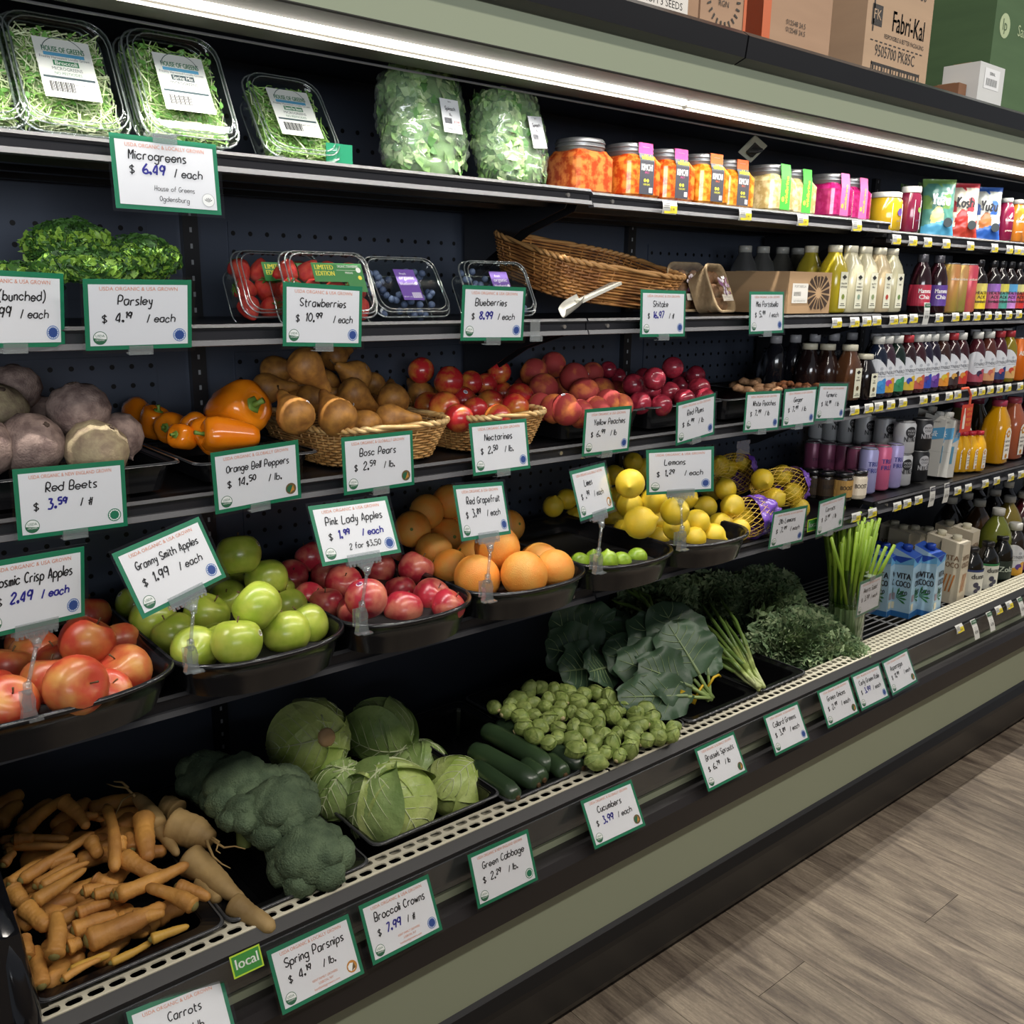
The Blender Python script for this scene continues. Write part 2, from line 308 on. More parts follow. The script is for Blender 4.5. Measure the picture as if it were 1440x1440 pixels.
# fascia below the goods
m = M(); m.prism([(.01, .022), (-.004, .05), (-.014, .145), (-.012, .157), (.0, .178), (.012, .19), (.03, .19), (.03, .022)], X0-.3, X1); part(m, 'kick_bumper', mat('kick_vinyl', '141415', .38))
m = M(); m.box((3, .08, .012), (6.4, .1, .024)); part(m, 'toe_base', mat('toe_black', '0c0c0d', .6))
m = M(); m.prism([(.008, .185), (.008, .35), (.03, .37), (.03, .50), (.04, .50), (.04, .185)], X0-.3, X1); part(m, 'green_lower_panel', GRN)
m = M(); m.prism([(.02, .342), (-.008, .346), (-.018, .354), (-.018, .408), (-.008, .424), (.03, .426)], X0-.3, X1); part(m, 'bumper_band', mat('bumper_vinyl', '211e1f', .42))
m = M(); m.prism([(.036, .458), (.027, .462), (.026, .506), (.030, .517), (.048, .530), (.052, .522), (.04, .49)], X0-.3, X1); part(m, 'front_nosing', mat('nosing_dark', '1e1d1e', .4))
m = M(); m.prism([(.0235, .452), (.0215, .456), (.0225, .512), (.0245, .513)], X0-.3, X1); part(m, 'ticket_channel', clear('ticket_plastic', 'b8bcbc', .10, .15, .12, '9a9c9c'))
# perforated return air grille: every slot cut through
CREAM = mat('cream_grille', 'd9d3bd', .45)
def grille(x0, x1, ys, zf, pitch, sx, sy):
    m = M(); n = int((x1-x0)/pitch)
    for r, (ya, yb) in enumerate(ys):
        off = pitch/2*(r % 2)
        for i in range(n):
            cx = x0+pitch*(i+.5); hx = cx; a0, a1 = cx-pitch/2, cx+pitch/2; cy = (ya+yb)/2
            O = [(a1, cy), (a1, yb), (cx, yb), (a0, yb), (a0, cy), (a0, ya), (cx, ya), (a1, ya)]
            O = [(a1, cy), (a1, yb), (cx+pitch*.2, yb), (cx-pitch*.2, yb), (a0, yb), (a0, cy), (a0, ya), (cx-pitch*.2, ya), (cx+pitch*.2, ya), (a1, ya)]
            I = []
            for q in range(10):
                t = [0, .6, 1.2, PI-1.2, PI-.6, PI, PI+.6, PI+1.2, -1.2, -.6][q]; c, s_ = math.cos(t), math.sin(t)
                I.append((hx+math.copysign(abs(c)**.6, c)*sx, cy+math.copysign(abs(s_)**.8, s_)*sy))
            z = lambda y: zf[0]+(zf[1]-zf[0])*(y-ys[0][0])/(ys[-1][1]-ys[0][0])
            V = [(a, b, z(b)) for a, b in O]+[(a, b, z(b)) for a, b in I]+[(a, b, z(b)-.003) for a, b in I]
            m.add(V, [(j, (j+1) % 10, (j+1) % 10+10, j+10) for j in range(10)]+[(j+10, (j+1) % 10+10, (j+1) % 10+20, j+20) for j in range(10)])
        # stagger by shifting the row
        if off:
            k0 = len(m.v)-30*n
            for q in range(k0, len(m.v)): x, y, zz = m.v[q]; m.v[q] = (x+off, y, zz)
    m.prism([(ys[-1][1], zf[1]), (ys[-1][1]+.002, zf[1]), (ys[-1][1]+.002, zf[1]-.02), (ys[-1][1], zf[1]-.02)], x0, x1)
    m.prism([(ys[0][0]-.003, zf[0]), (ys[0][0], zf[0]+.001), (ys[0][0], zf[0]-.006), (ys[0][0]-.003, zf[0]-.006)], x0, x1)
    return m
g1 = part(grille(.215, 1.345, [(.052, .075), (.075, .098)], (.531, .529), .0305, .0122, .0083), 'grille', CREAM)
g2 = part(grille(1.352, 2.37, [(.052, .075), (.075, .098)], (.531, .529), .0245, .0095, .0083), 'grille', CREAM)
g3 = part(grille(2.372, 6.0, [(.052, .072), (.072, .092), (.092, .112), (.112, .132)], (.531, .522), .0225, .0075, .0062), 'grille', CREAM)
m = M(); m.box((3, .34, .455), (5.8, .56, .01)); m.box((3, .052, .49), (5.8, .004, .07)); part(m, 'lower_pan', mat('pan_black', '101012', .4))
# end panel with glossy curved nose
m = M(); m.loft([[(X0-.055, y, z), (X0+.012*q, y+.0, z)] for y, z, q in ()] or [[(x, y, z) for y, z in [(.03, .0), (.03, .44), (.035, .56), (.08, .66), (.20, .72), (.64, .75), (.64, 0)]] for x in (X0-.06, X0-.05, X0+.0, X0+.006)], 0)
part(m, 'end_panel', mat('end_gloss', '121317', .12, coat=.6))
m = M(); m.tube([(X0-.005, .048, .46), (X0-.005, .046, .56), (X0-.01, .10, .655), (X0-.02, .22, .71), (X0-.02, .62, .735)], [.018, .02, .02, .018, .018], 12); part(m, 'end_trim', mat('end_gloss', '121317'), smooth=True)
# ------------------------------------------------------------------ shelves
def shelf(x0, x1, zt, zl, yf, yb, label, lip=True, dark=False):
    o = empty('shelf', ((x0+x1)/2, .4, zt-.02), label=label, cat='shelf', group='shelves of the case')
    inv = Matrix.Translation(-Vector(o.location))
    def p(m, n, mt): q = m.build(n, mt, o); q.matrix_parent_inverse = inv; return q
    m = M(); m.box(((x0+x1)/2, (yf+yb)/2+.008, zt-.011), (x1-x0-.004, yb-yf-.016, .012)); p(m, 'deck', BLK)
    m = M()
    for yy in (yf+.10, yf+.22, yb-.05): m.prism([(yy, zt-.017), (yy+.008, zt-.031), (yy+.03, zt-.031), (yy+.038, zt-.017)], x0+.01, x1-.01)
    p(m, 'stiffener', BLK)
    m = M(); h = zt-zl
    m.prism([(yf+.008, zt-.004), (yf, zt-.001), (yf-.004, zt-.006), (yf, zt-.010), (yf+.008, zt-.012)], x0, x1, 1)
    m.prism([(yf+.008, zt-.008), (yf+.003, zt-.010), (yf+.002, zl+.009), (yf+.008, zl+.009)], x0, x1, 0)
    m.prism([(yf+.008, zl+.010), (yf-.004, zl+.009), (yf-.008, zl+.001), (yf-.006, zl), (yf+.008, zl)], x0, x1, 2)
    p(m, 'price_rail', [mat('rail_black', '242428', .3), mat('rail_edge', '333335' if dark else '28282b', .5), mat('rail_lower', '232325' if dark else '454548', .5)])
    for xs in (x0+.06, x1-.06):
        m = M(); m.tube([(xs, yf+.003, (zt+zl)/2), (xs, yf-.001, (zt+zl)/2)], .0042, 10); p(m, 'rivet', mat('rivet_steel', 'a7a39c', .3, .7))
    for xs in (x0+.012, x1-.012):
        m = M(); pr = [(yb, zt-.018), (yf+.05, zt-.018), (yf+.06, zt-.035), (yf+.20, zt-.075), (yb-.03, zt-.16), (yb, zt-.17)]
        m.add([(xs-.0015, y, z) for y, z in pr]+[(xs+.0015, y, z) for y, z in pr], [tuple(range(5, -1, -1)), tuple(range(6, 12))]+[(i, (i+1) % 6, (i+1) % 6+6, i+6) for i in range(6)]); p(m, 'bracket', BLK)
    return o
YB = .60
LV = ['top', 'second', 'third', 'fourth']
for i, (nm, zt, zl, yf) in enumerate((('top', 1.736, 1.704, .2), ('second', 1.483, 1.449, .2), ('third', 1.223, 1.190, .2), ('fourth', .922, .886, .15))):
    shelf(-.35, 1.380, zt, zl, yf, YB, f'black {nm} shelf of the bay nearest the camera', dark=(i == 3))
for nm, zt, zl, yf in (('top', 1.731, 1.700, .2), ('second', 1.483, 1.449, .2), ('third', 1.223, 1.190, .2), ('fourth', .922, .890, .15)):
    shelf(1.384, 2.536, zt, zl, yf, YB, f'black {nm} shelf of the middle bay', dark=(nm == 'fourth'))
for nm, zt, zl, yf in (('top', 1.709, 1.676, .2), ('second', 1.478, 1.442, .2), ('third', 1.236, 1.198, .2), ('fourth', .945, .908, .15)):
    shelf(2.540, 3.76, zt, zl, yf, YB, f'black {nm} shelf holding bottles in the far bay', dark=(nm == 'fourth'))
    shelf(3.764, 4.98, zt, zl, yf, YB, f'black {nm} shelf beyond the far bay of bottles', dark=(nm == 'fourth'))
# wire rack on the bottom deck
rk = empty('wire_rack', (3.6, .35, .497), label='white wire rack on the bottom deck beside the kale', cat='rack'); inv = Matrix.Translation(-Vector(rk.location))
WIRE = mat('white_wire', '8d9092', .35)
for i in range(20):
    m = M(); m.tube([(2.16, .135+i*.0245, .497), (5.0, .135+i*.0245, .497)], .0026, 6); q = m.build('wire', WIRE, rk, True); q.matrix_parent_inverse = inv
for i in range(10):
    m = M(); m.tube([(2.18+i*.31, .13, .4925), (2.18+i*.31, .60, .4925)], .0030, 6); q = m.build('cross_wire', WIRE, rk, True); q.matrix_parent_inverse = inv
m = M(); m.box((3.0, .74, 1.8), (7.6, .1, 3.6)); tag(m.build('wall_back', mat('wall_paint', '6f675c', .8)), kind='structure')
m = M(); m.box((1.5, -2.75, .75), (9, .5, 1.5)); tag(m.build('unseen_light_block', mat('light_block_wood', '7a6a58', .7)), kind='structure')   # unseen low block added to keep the daylight off the bottom deck
# goods stored on the roof of the case
def carton(name, x0, x1, y0, y1, z0, h, label, cols, cat='box', prints=None):
    o = empty(name, ((x0+x1)/2, (y0+y1)/2, z0), label=label, cat=cat)
    W, D = x1-x0, y1-y0; cm = mat('card_'+cols[0], cols[0], .8, col2=cols[1], scale=3, stretch=(1, 1, 6), lo=.3, hi=.7)
    m = M(); m.box((0, 0, h/2), (W, D, h)); m.build('body', cm, o)
    m = M(); m.box((0, -D/2-.0006, h/2), (.006, .001, h), 0) if False else m.box((0, 0, h+.0006), (W, .05, .001), 0); m.build('packing_tape', mat('tape_brown', 'a88a62', .3), o)
    if prints:
        m = M(); mts = prints(m, W, D, h); mx = Matrix.Translation((0, -D/2-.001, 0)) @ UPR
        m.v = [tuple(mx @ Vector(p)) for p in m.v]; q = m.build('printing', mts, o)
    return o
Z = 2.052
def xs(px, Y): return xat(px, Y, 2.13)
def pr1(m, W, D, h):
    rect(m, -.10, 0, .0, h, 0, .0005); rect(m, -.09, .0, -.03, h, 2, .0008)
    for i in range(22):
        a = 2*PI*i/22; m.quad((-.17+.045*math.cos(a-.06), .105+.045*math.sin(a-.06), .001), (-.17+.058*math.cos(a), .105+.058*math.sin(a), .001), (-.17+.058*math.cos(a+.06), .105+.058*math.sin(a+.06), .001), (-.17+.045*math.cos(a+.06), .105+.045*math.sin(a+.06), .001), 1)
    put_text(m, 'MADE', -.17, .11, .014, 1); put_text(m, 'RGN', -.17, .09, .012, 1)
    for i in range(2): put_text(m, '012548 24.5', .10, .095-.016*i, .011, 1, maxw=.11)
    m.v = [(a, b, max(c, .001)) for a, b, c in m.v]
    return [flat('d2683a'), flat('3a342c'), clear('tape_clear', 'e8dcd8', .25, .2, .2, 'b8b0b8')]
a, b = xs(985, .22), xs(1166, .22)
carton('cardboard_box', a, b, .22, .60, Z, .42, 'wide cardboard box with orange stripe and clear tape on top of the case', ('b89578', 'ad8b70'), prints=pr1)
def pr0(m, W, D, h):
    rect(m, .02, .02, .18, .30, 0, .0005); rect(m, .02, .02, .18, .045, 1, .001); put_text(m, 'FROM 3 SEEDS', .10, .05, .014, 1, maxw=.14)
    m.v = [(a, b, max(c, .0005) + (.001 if False else 0)) for a, b, c in m.v]; return [flat('e6dfd4'), flat('2f4b8c')]
carton('cardboard_box', a-.46, a-.03, .20, .58, Z, .40, 'cardboard box with blue and white label beside the rail joint on the roof', ('b08c6e', 'a58367'), prints=pr0)
def pr2(m, W, D, h):
    H = W/2; k = 0
    put_text(m, 'Fabri-Kal', .045, .165, .050, 0, maxw=W*.50, bold=.02)
    rect(m, -H+.025, .165, -H+.075, .215, 0, 0); put_text(m, 'FK', -H+.050, .180, .024, 1, fn=lambda x, y: (x, y, .0008))
    put_text(m, 'RESPONSIBLE & BETTER PACKAGING', .03, .142, .011, 0, maxw=W*.62)
    put_text(m, '10 Sleeves of 50', .02, .262, .026, 0, maxw=W*.62); put_text(m, '9505700 PK85C', -.01, .095, .028, 0, maxw=W*.62)
    for i in range(16): rect(m, -W*.36+i*W*.045, .0, -W*.36+i*W*.045+W*(.012 if i % 3 else .024), .072, 0)
    rect(m, -W*.38, .072, W*.38, .079, 0); rect(m, -W*.38, 0, -W*.37, .08, 0); rect(m, W*.37, 0, W*.38, .08, 0); rect(m, -H+.03, .15, -H+.036, .34, 0)
    for i in range(12): rect(m, -W*.42+i*W*.07, .128, -W*.42+i*W*.07+W*.04, .131, 0)
    return [flat('2f2a26'), flat('c0a283')]
a2, b2 = xs(1213, .24), xs(1302, .24)
carton('cardboard_box', a2, b2, .24, .62, Z, .45, 'tall tan cardboard box printed with black lettering and barcode on top of the case', ('c3a384', 'b89a7d'), prints=pr2)
def pr3(m, W, D, h):
    disc(m, -W*.34, .285, .035, 0); put_text(m, 'lp', -W*.34, .272, .032, 1, fn=lambda x, y: (x, y, .0008)); put_text(m, 'Safe-T-First', W*.13, .272, .032, 0, maxw=W*.62)
    return [flat('b9c79a'), flat('4b6440')]
a3 = xs(1386, .24)
carton('green_box', a3, a3+.42, .24, .70, Z, .50, 'large dark green box with pale round logo on top of the case', ('55704a', '4c6643'), prints=pr3)
def pr4(m, W, D, h):
    rect(m, -W*.3, h*.45, W*.3, h*.9, 0); put_text(m, 'SERIAL', 0, h*.76, .008, 1, maxw=W*.5, fn=lambda x, y: (x, y, .0006))
    for i in range(9): rect(m, -W*.22+i*W*.05, h*.52, -W*.22+i*W*.05+W*.02, h*.68, 1, .0006)
    return [flat('f2f2f0'), flat('444444')]
a4, b4 = xs(1377, .13), xs(1411, .13)
carton('small_white_box', a4, b4, .13, .235, Z, .118, 'small white box with printed label standing before the green box', ('dcdcd8', 'd4d4d0'), prints=pr4)
carton('small_brown_box', a4-.05, a4-.005, .16, .235, Z, .06, 'small brown box peeping out beside the small white box', ('8a6247', '80593f'))
# ------------------------------------------------------------------ handwritten price cards
CW, CH = .150, .099
SGREEN, SPAPER = mat('card_green', '1f7a58', .35), mat('card_paper', 'e4e6ea', .5)
SLEEVE = clear('laminate', 'ffffff', .03, .12); SL2 = mat('holder_clear', 'c9d3d4', .2)
CLIP = clear('clip_plastic', 'f2f5f5', .14, .1, .14, 'd5dcde')
INKS = [flat('d98a67'), flat('15151a'), flat('23238f'), flat('2c6a4a'), flat('f2f4f2'), flat('3f6fb5'), flat('2e4d92'), flat('1f7a58'), flat('c88a3c'), flat('6f5a3a'), flat('b7b9bd')]
def header(m, t): put_text(m, 'USDA ORGANIC & '+t, 0, CH/2-.0155, .0052, 0, maxw=CW*.74)
def seal(o):
    m = M(); x, y = -CW/2+.0195, -CH/2+.0175
    disc(m, x, y, .0095, 3, 24, .0006); disc(m, x, y, .0086, 4, 24, .0007); disc(m, x, y, .0086, 3, 14, .0008, PI, 2*PI)
    put_text(m, 'USDA', x, y+.0013, .0036, 3, maxw=.012, fn=lambda a, b: (a, b, .0010)); put_text(m, 'ORGANIC', x, y-.0040, .0026, 4, maxw=.013, fn=lambda a, b: (a, b, .0010))
    m.build('organic_seal', INKS, o)
def badge(o, kind):
    m = M(); x, y = CW/2-.0185, -CH/2+.0195; r = .0095
    if kind == 'blue':
        disc(m, x, y, r, 5, 24, .0006); disc(m, x, y, r-.0012, 4, 24, .0007, r0=r-.0018); disc(m, x, y, r-.0032, 6, 20, .0008)
        for i in range(14): a = i*2*PI/14; disc(m, x+.0071*math.cos(a), y+.0071*math.sin(a), .0006, 4, 5, .0009)
    elif kind == 'green':
        disc(m, x, y, r, 7, 24, .0006); disc(m, x, y, r-.0012, 4, 24, .0007); disc(m, x, y, r-.0028, 7, 9, .0008)
        for i in range(16): a = i*2*PI/16; disc(m, x+.0079*math.cos(a), y+.0079*math.sin(a), .0006, 7, 5, .0009)
    elif kind in ('globe', 'gold'):
        disc(m, x, y, r, 9 if kind == 'globe' else 8, 24, .0006); disc(m, x-.001, y-.0005, r*.72, 3 if kind == 'globe' else 4, 7, .0008)
        m.quad((x-.002, y-.007, .0009), (x+.006, y-.003, .0009), (x+.004, y+.006, .0009), (x+.001, y, .0009), 8 if kind == 'globe' else 9)
    elif kind == 'ring':
        disc(m, x, y, r, 10, 24, .0006); disc(m, x, y, r-.0008, 4, 24, .0007)
        for i in range(5): a = .6+i*.48; m.quad((x, y-.003, .0009), (x+.0055*math.cos(a-.1), y-.003+.0055*math.sin(a-.1), .0009), (x+.0068*math.cos(a), y-.003+.0068*math.sin(a), .0009), (x+.0055*math.cos(a+.1), y-.003+.0055*math.sin(a+.1), .0009), 1)
    m.build('round_badge', INKS, o)
# key: x, y, z, yaw, tilt, roll | head | lines (text, x, y, height, ink, superscript range) | badge | mounting | label
STEMY = .062
STEMFOOT = {'Cosmic': (28, 1018), 'Granny': (265, 945), 'Pink': (503, 890), 'Grapefruit': (683, 846), 'Limes': (838, 806), 'Lemons': (961, 774)}
SG = [
 ((0.5192, 0.17, 1.6909, -0.0045, 0.0957, -0.01), 'LOCALLY GROWN', [('Microgreens', -0.052, 0.018, 0.0125, 1), ('$', -0.052, -0.001, 0.0115, 1), ('6.49', -0.034, -0.001, 0.0135, 2), ('/ each', 0.01, -0.002, 0.0115, 1)], 'ring', 'top', 'Microgreens price card on a clip at the front of the top shelf'),
 ((0.3024, 0.1697, 1.5066, 0.3618, -0.07, -0.0321), 'USA GROWN', [('(bunched)', -0.02, 0.012, 0.0125, 1), ('2.99', -0.034, -0.01, 0.0135, 1), ('/ each', 0.01, -0.011, 0.0115, 1)], 'blue', 'rail', 'Bunched greens price card cut by the frame beside the parsley card'),
 ((0.4659, 0.17, 1.4985, -0.0078, -0.166, 0.0028), 'USA GROWN', [('Parsley', -0.03, 0.014, 0.0125, 1), ('$', -0.052, -0.01, 0.0115, 1), ('4.19', -0.034, -0.01, 0.0135, 1, (2, 4)), ('/ each', 0.01, -0.011, 0.0115, 1)], 'blue', 'rail', 'Parsley price card in front of the curly parsley'),
 ((0.7594, 0.1706, 1.4944, 0.0812, -0.0124, -0.0429), 'USA GROWN', [('Strawberries', -0.045, 0.014, 0.0125, 1), ('$', -0.052, -0.01, 0.0115, 1), ('10.99', -0.034, -0.01, 0.0135, 1, (3, 5)), ('/ each', 0.018500000000000003, -0.011, 0.0115, 1)], 'blue', 'rail', 'Strawberries price card before the strawberry boxes'),
 ((1.1113, 0.1689, 1.4948, 0.0081, -0.0401, -0.022), 'USA GROWN', [('Blueberries', -0.045, 0.014, 0.0125, 1), ('$', -0.052, -0.01, 0.0115, 1), ('8.99', -0.034, -0.01, 0.0135, 2), ('/ each', 0.01, -0.011, 0.0115, 1)], 'blue', 'rail', 'Blueberries price card with glare on its wrinkled sleeve'),
 ((1.5835, 0.1701, 1.4911, 0.0265, 0.0505, -0.0138), 'USA GROWN', [('Shitake', -0.035, 0.014, 0.0125, 1), ('$', -0.052, -0.01, 0.0115, 1), ('16.97', -0.034, -0.01, 0.0135, 2), ('/ #', 0.018500000000000003, -0.011, 0.0115, 1)], 'blue', 'rail', 'Shitake price card between wicker basket and mushroom boxes'),
 ((1.9587, 0.1705, 1.4902, 0.0532, 0.0704, 0.0019), 'USA GROWN', [('Mini Portabella', -0.048, 0.014, 0.0125, 1), ('$', -0.052, -0.01, 0.0115, 1), ('5.99', -0.034, -0.01, 0.0135, 1, (2, 4)), ('/ each', 0.01, -0.011, 0.0115, 1)], 'blue', 'rail', 'Mini portabella price card before the cardboard box with sunburst cutout'),
 ((0.3528, 0.1707, 1.244, 0.059, 0.003, -0.0266), 'NEW ENGLAND GROWN', [('Red Beets', -0.035, 0.014, 0.0125, 1), ('$', -0.052, -0.01, 0.0115, 1), ('3.59', -0.034, -0.01, 0.0135, 2, (2, 4)), ('/ #', 0.01, -0.011, 0.0115, 1)], 'green', 'rail', 'Red beets price card with round green badge below the beets'),
 ((0.6323, 0.1709, 1.2436, 0.0236, -0.0445, 0.0428), 'GLOBALLY GROWN', [('Orange Bell Peppers', -0.052, 0.014, 0.0115, 1), ('$', -0.052, -0.01, 0.0115, 1), ('14.50', -0.034, -0.01, 0.0135, 1, (3, 5)), ('/ lb.', 0.018500000000000003, -0.011, 0.0115, 1)], 'globe', 'rail', 'Orange bell peppers price card under the peppers'),
 ((0.8588, 0.1707, 1.2422, 0.0595, 0.058, -0.0093), 'GLOBALLY GROWN', [('Bosc Pears', -0.04, 0.014, 0.0125, 1), ('$', -0.052, -0.01, 0.0115, 1), ('2.59', -0.034, -0.01, 0.0135, 1, (2, 4)), ('/ lb.', 0.01, -0.011, 0.0115, 1)], 'globe', 'rail', 'Bosc pears price card on the wicker basket of pears'),
 ((1.1325, 0.1704, 1.243, 0.0651, 0.1674, -0.0206), 'USA GROWN', [('Nectarines', -0.04, 0.014, 0.0125, 1), ('$', -0.052, -0.01, 0.0115, 1), ('2.50', -0.034, -0.01, 0.0135, 1, (2, 4)), ('/ lb.', 0.01, -0.011, 0.0115, 1)], 'blue', 'rail', 'Nectarines price card on the wicker basket of nectarines'),
 ((1.4248, 0.1703, 1.2486, 0.055, -0.024, -0.0223), 'USA GROWN', [('Yellow Peaches', -0.045, 0.014, 0.0125, 1), ('$', -0.052, -0.01, 0.0115, 1), ('6.99', -0.034, -0.01, 0.0135, 1, (2, 4)), ('/ lb', 0.01, -0.011, 0.0115, 1)], 'blue', 'rail', 'Yellow peaches price card under the peaches'),
 ((1.7154, 0.1701, 1.2505, 0.0665, -0.021, 0.0857), 'USA GROWN', [('Red Plums', -0.035, 0.014, 0.0125, 1), ('$', -0.052, -0.01, 0.0115, 1), ('6.99', -0.034, -0.01, 0.0135, 1, (2, 4)), ('/ lb', 0.01, -0.011, 0.0115, 1)], 'blue', 'rail', 'Red plums price card, tilted, under the plums'),
 ((1.9715, 0.1696, 1.2499, 0.0188, 0.016, -0.035), 'USA GROWN', [('White Peaches', -0.045, 0.014, 0.0125, 1), ('$', -0.052, -0.01, 0.0115, 1), ('7.99', -0.034, -0.01, 0.0135, 1, (2, 4)), ('/ lb', 0.01, -0.011, 0.0115, 1)], 'blue', 'rail', 'White peaches price card, first of three side by side'),
 ((2.1314, 0.1699, 1.2488, 0.0103, 0.0091, -0.0107), 'USA GROWN', [('Ginger', -0.03, 0.014, 0.0125, 1), ('$', -0.052, -0.01, 0.0115, 1), ('7.99', -0.034, -0.01, 0.0135, 1, (2, 4)), ('/ lb', 0.01, -0.011, 0.0115, 1)], 'blue', 'rail', 'Ginger price card, middle of three side by side'),
 ((2.2803, 0.1701, 1.2521, 0.0322, -0.0165, -0.0567), 'USA GROWN', [('Turmeric', -0.035, 0.014, 0.0125, 1), ('$', -0.052, -0.01, 0.0115, 1), ('14.99', -0.034, -0.01, 0.0135, 1, (3, 5)), ('/ lb', 0.018500000000000003, -0.011, 0.0115, 1)], 'blue', 'rail', 'Turmeric price card, last of three side by side'),
 ((0.2719, 0.0797, 1.1472, 0.3716, -0.0078, -0.0878), 'USA GROWN', [('Cosmic Crisp Apples', -0.056, 0.014, 0.0135, 1), ('$', -0.052, -0.01, 0.0115, 1), ('2.49', -0.034, -0.01, 0.0135, 2), ('/ each', 0.01, -0.011, 0.0115, 2)], 'blue', 'stem', 'Cosmic crisp apples price card on a clear stem over red and yellow apples'),
 ((0.4537, 0.0807, 1.1487, 0.2525, 0.3736, 0.1627), 'USA GROWN', [('Granny Smith Apples', -0.052, 0.014, 0.0115, 1), ('$', -0.052, -0.01, 0.0115, 1), ('1.99', -0.034, -0.01, 0.0135, 1), ('/ each', 0.01, -0.011, 0.0115, 1)], 'blue', 'stem', 'Granny smith apples price card tilted on a clear stem over green apples'),
 ((0.7555, 0.0787, 1.155, 0.0427, 0.456, -0.0284), 'USA GROWN', [('Pink Lady Apples', -0.052, 0.014, 0.0125, 1), ('$', -0.052, -0.01, 0.0115, 1), ('1.99', -0.034, -0.01, 0.0135, 2, (2, 4)), ('/ each', 0.01, -0.011, 0.0115, 2), ('2 for $3.50', -0.02, -0.03, 0.0095, 1)], 'blue', 'stem', 'Pink lady apples price card on a clear stem over pink apples'),
 ((1.0203, 0.0807, 1.1494, 0.2936, 0.2908, -0.1195), 'USA GROWN', [('Red Grapefruit', -0.045, 0.014, 0.0125, 1), ('$', -0.052, -0.01, 0.0115, 1), ('3.89', -0.034, -0.01, 0.0135, 1, (2, 4)), ('/ each', 0.01, -0.011, 0.0115, 1)], 'blue', 'stem', 'Grapefruit price card on a clear stem over the orange fruit'),
 ((1.2982, 0.0804, 1.1496, 0.3268, 0.3028, -0.0367), 'GLOBALLY GROWN', [('Limes', -0.03, 0.014, 0.0125, 1), ('$', -0.052, -0.01, 0.0115, 1), ('.99', -0.034, -0.01, 0.0135, 1, (1, 3)), ('/ each', 0.0014999999999999996, -0.011, 0.0115, 1)], 'gold', 'stem', 'Limes price card on a clear stem over the low tray'),
 ((1.5615, 0.0798, 1.1606, -0.5859, 0.0236, 0.0517), 'USA GROWN', [('Lemons', -0.035, 0.014, 0.0125, 1), ('$', -0.052, -0.01, 0.0115, 1), ('1.29', -0.034, -0.01, 0.0135, 1, (2, 4)), ('/ each', 0.01, -0.011, 0.0115, 1)], 'blue', 'stem', 'Lemons price card on a clear stem over loose lemons'),
 ((2.0521, 0.1208, 0.9498, -0.0051, -0.0568, -0.0163), 'USA GROWN', [('2lb Lemons', -0.045, 0.014, 0.0125, 1), ('$', -0.052, -0.01, 0.0115, 1), ('7.99', -0.034, -0.01, 0.0135, 1, (2, 4)), ('/ each', 0.01, -0.011, 0.0115, 1)], 'blue', 'rail', 'Bagged lemons price card under the purple net bags'),
 ((2.2508, 0.1214, 0.9528, 0.0796, -0.0195, 0.0141), 'LOCALLY GROWN', [('Carrots', -0.035, 0.014, 0.0125, 1), ('$', -0.052, -0.01, 0.0115, 1), ('2.99', -0.034, -0.01, 0.0135, 1, (2, 4)), ('/ lb', 0.01, -0.011, 0.0115, 1)], 'green', 'rail', 'Carrots price card on the rail above the green stalks'),
 ((0.3902, -0.0079, 0.4626, 0.1875, 0.7147, -0.1736), 'USA GROWN', [('Carrots', -0.02, 0.014, 0.0125, 1), ('$', -0.052, -0.01, 0.0115, 1), ('2.99', -0.034, -0.01, 0.0135, 1), ('/ lb', 0.01, -0.011, 0.0115, 1)], 'blue', 'none', 'Lowest carrots price card below the carrot pan'),
 ((0.6094, -0.0111, 0.464, 0.0191, 0.5354, -0.013), 'LOCALLY GROWN', [('Spring Parsnips', -0.052, 0.014, 0.0135, 1), ('$', -0.052, -0.01, 0.0115, 1), ('4.19', -0.034, -0.01, 0.0135, 1, (2, 4)), ('/ lb.', 0.01, -0.011, 0.0115, 1)], 'gold', 'none', 'Spring parsnips price card beside the green local tag'),
 ((0.7751, -0.0106, 0.4694, 0.0808, 0.4882, -0.0522), 'USA GROWN', [('Broccoli Crowns', -0.052, 0.014, 0.0135, 1), ('$', -0.052, -0.01, 0.0115, 1), ('7.99', -0.034, -0.01, 0.0135, 2), ('/ #', 0.01, -0.011, 0.0115, 1)], 'blue', 'none', 'Broccoli crowns price card touching the parsnips card'),
 ((1.0055, -0.0104, 0.4706, 0.033, 0.3824, -0.0393), 'NEW ENGLAND GROWN', [('Green Cabbage', -0.048, 0.014, 0.0125, 1), ('$', -0.052, -0.01, 0.0115, 1), ('2.29', -0.034, -0.01, 0.0135, 1, (2, 4)), ('/ lb.', 0.01, -0.011, 0.0115, 1)], 'green', 'none', 'Green cabbage price card below the cabbages'),
 ((1.302, -0.0114, 0.4737, -0.001, 0.5211, -0.0201), 'GLOBALLY GROWN', [('Cucumbers', -0.04, 0.014, 0.0125, 1), ('$', -0.052, -0.01, 0.0115, 1), ('3.99', -0.034, -0.01, 0.0135, 2), ('/ each', 0.01, -0.011, 0.0115, 1)], 'globe', 'none', 'Cucumbers price card with streaks of glare below the cucumbers'),
 ((1.6612, -0.0108, 0.4745, 0.0352, 0.5094, -0.0213), 'GLOBALLY GROWN', [('Brussels Sprouts', -0.05, 0.014, 0.0125, 1), ('$', -0.052, -0.01, 0.0115, 1), ('6.79', -0.034, -0.01, 0.0135, 1, (2, 4)), ('/ lb', 0.01, -0.011, 0.0115, 1)], 'globe', 'none', 'Brussels sprouts price card below the sprouts'),
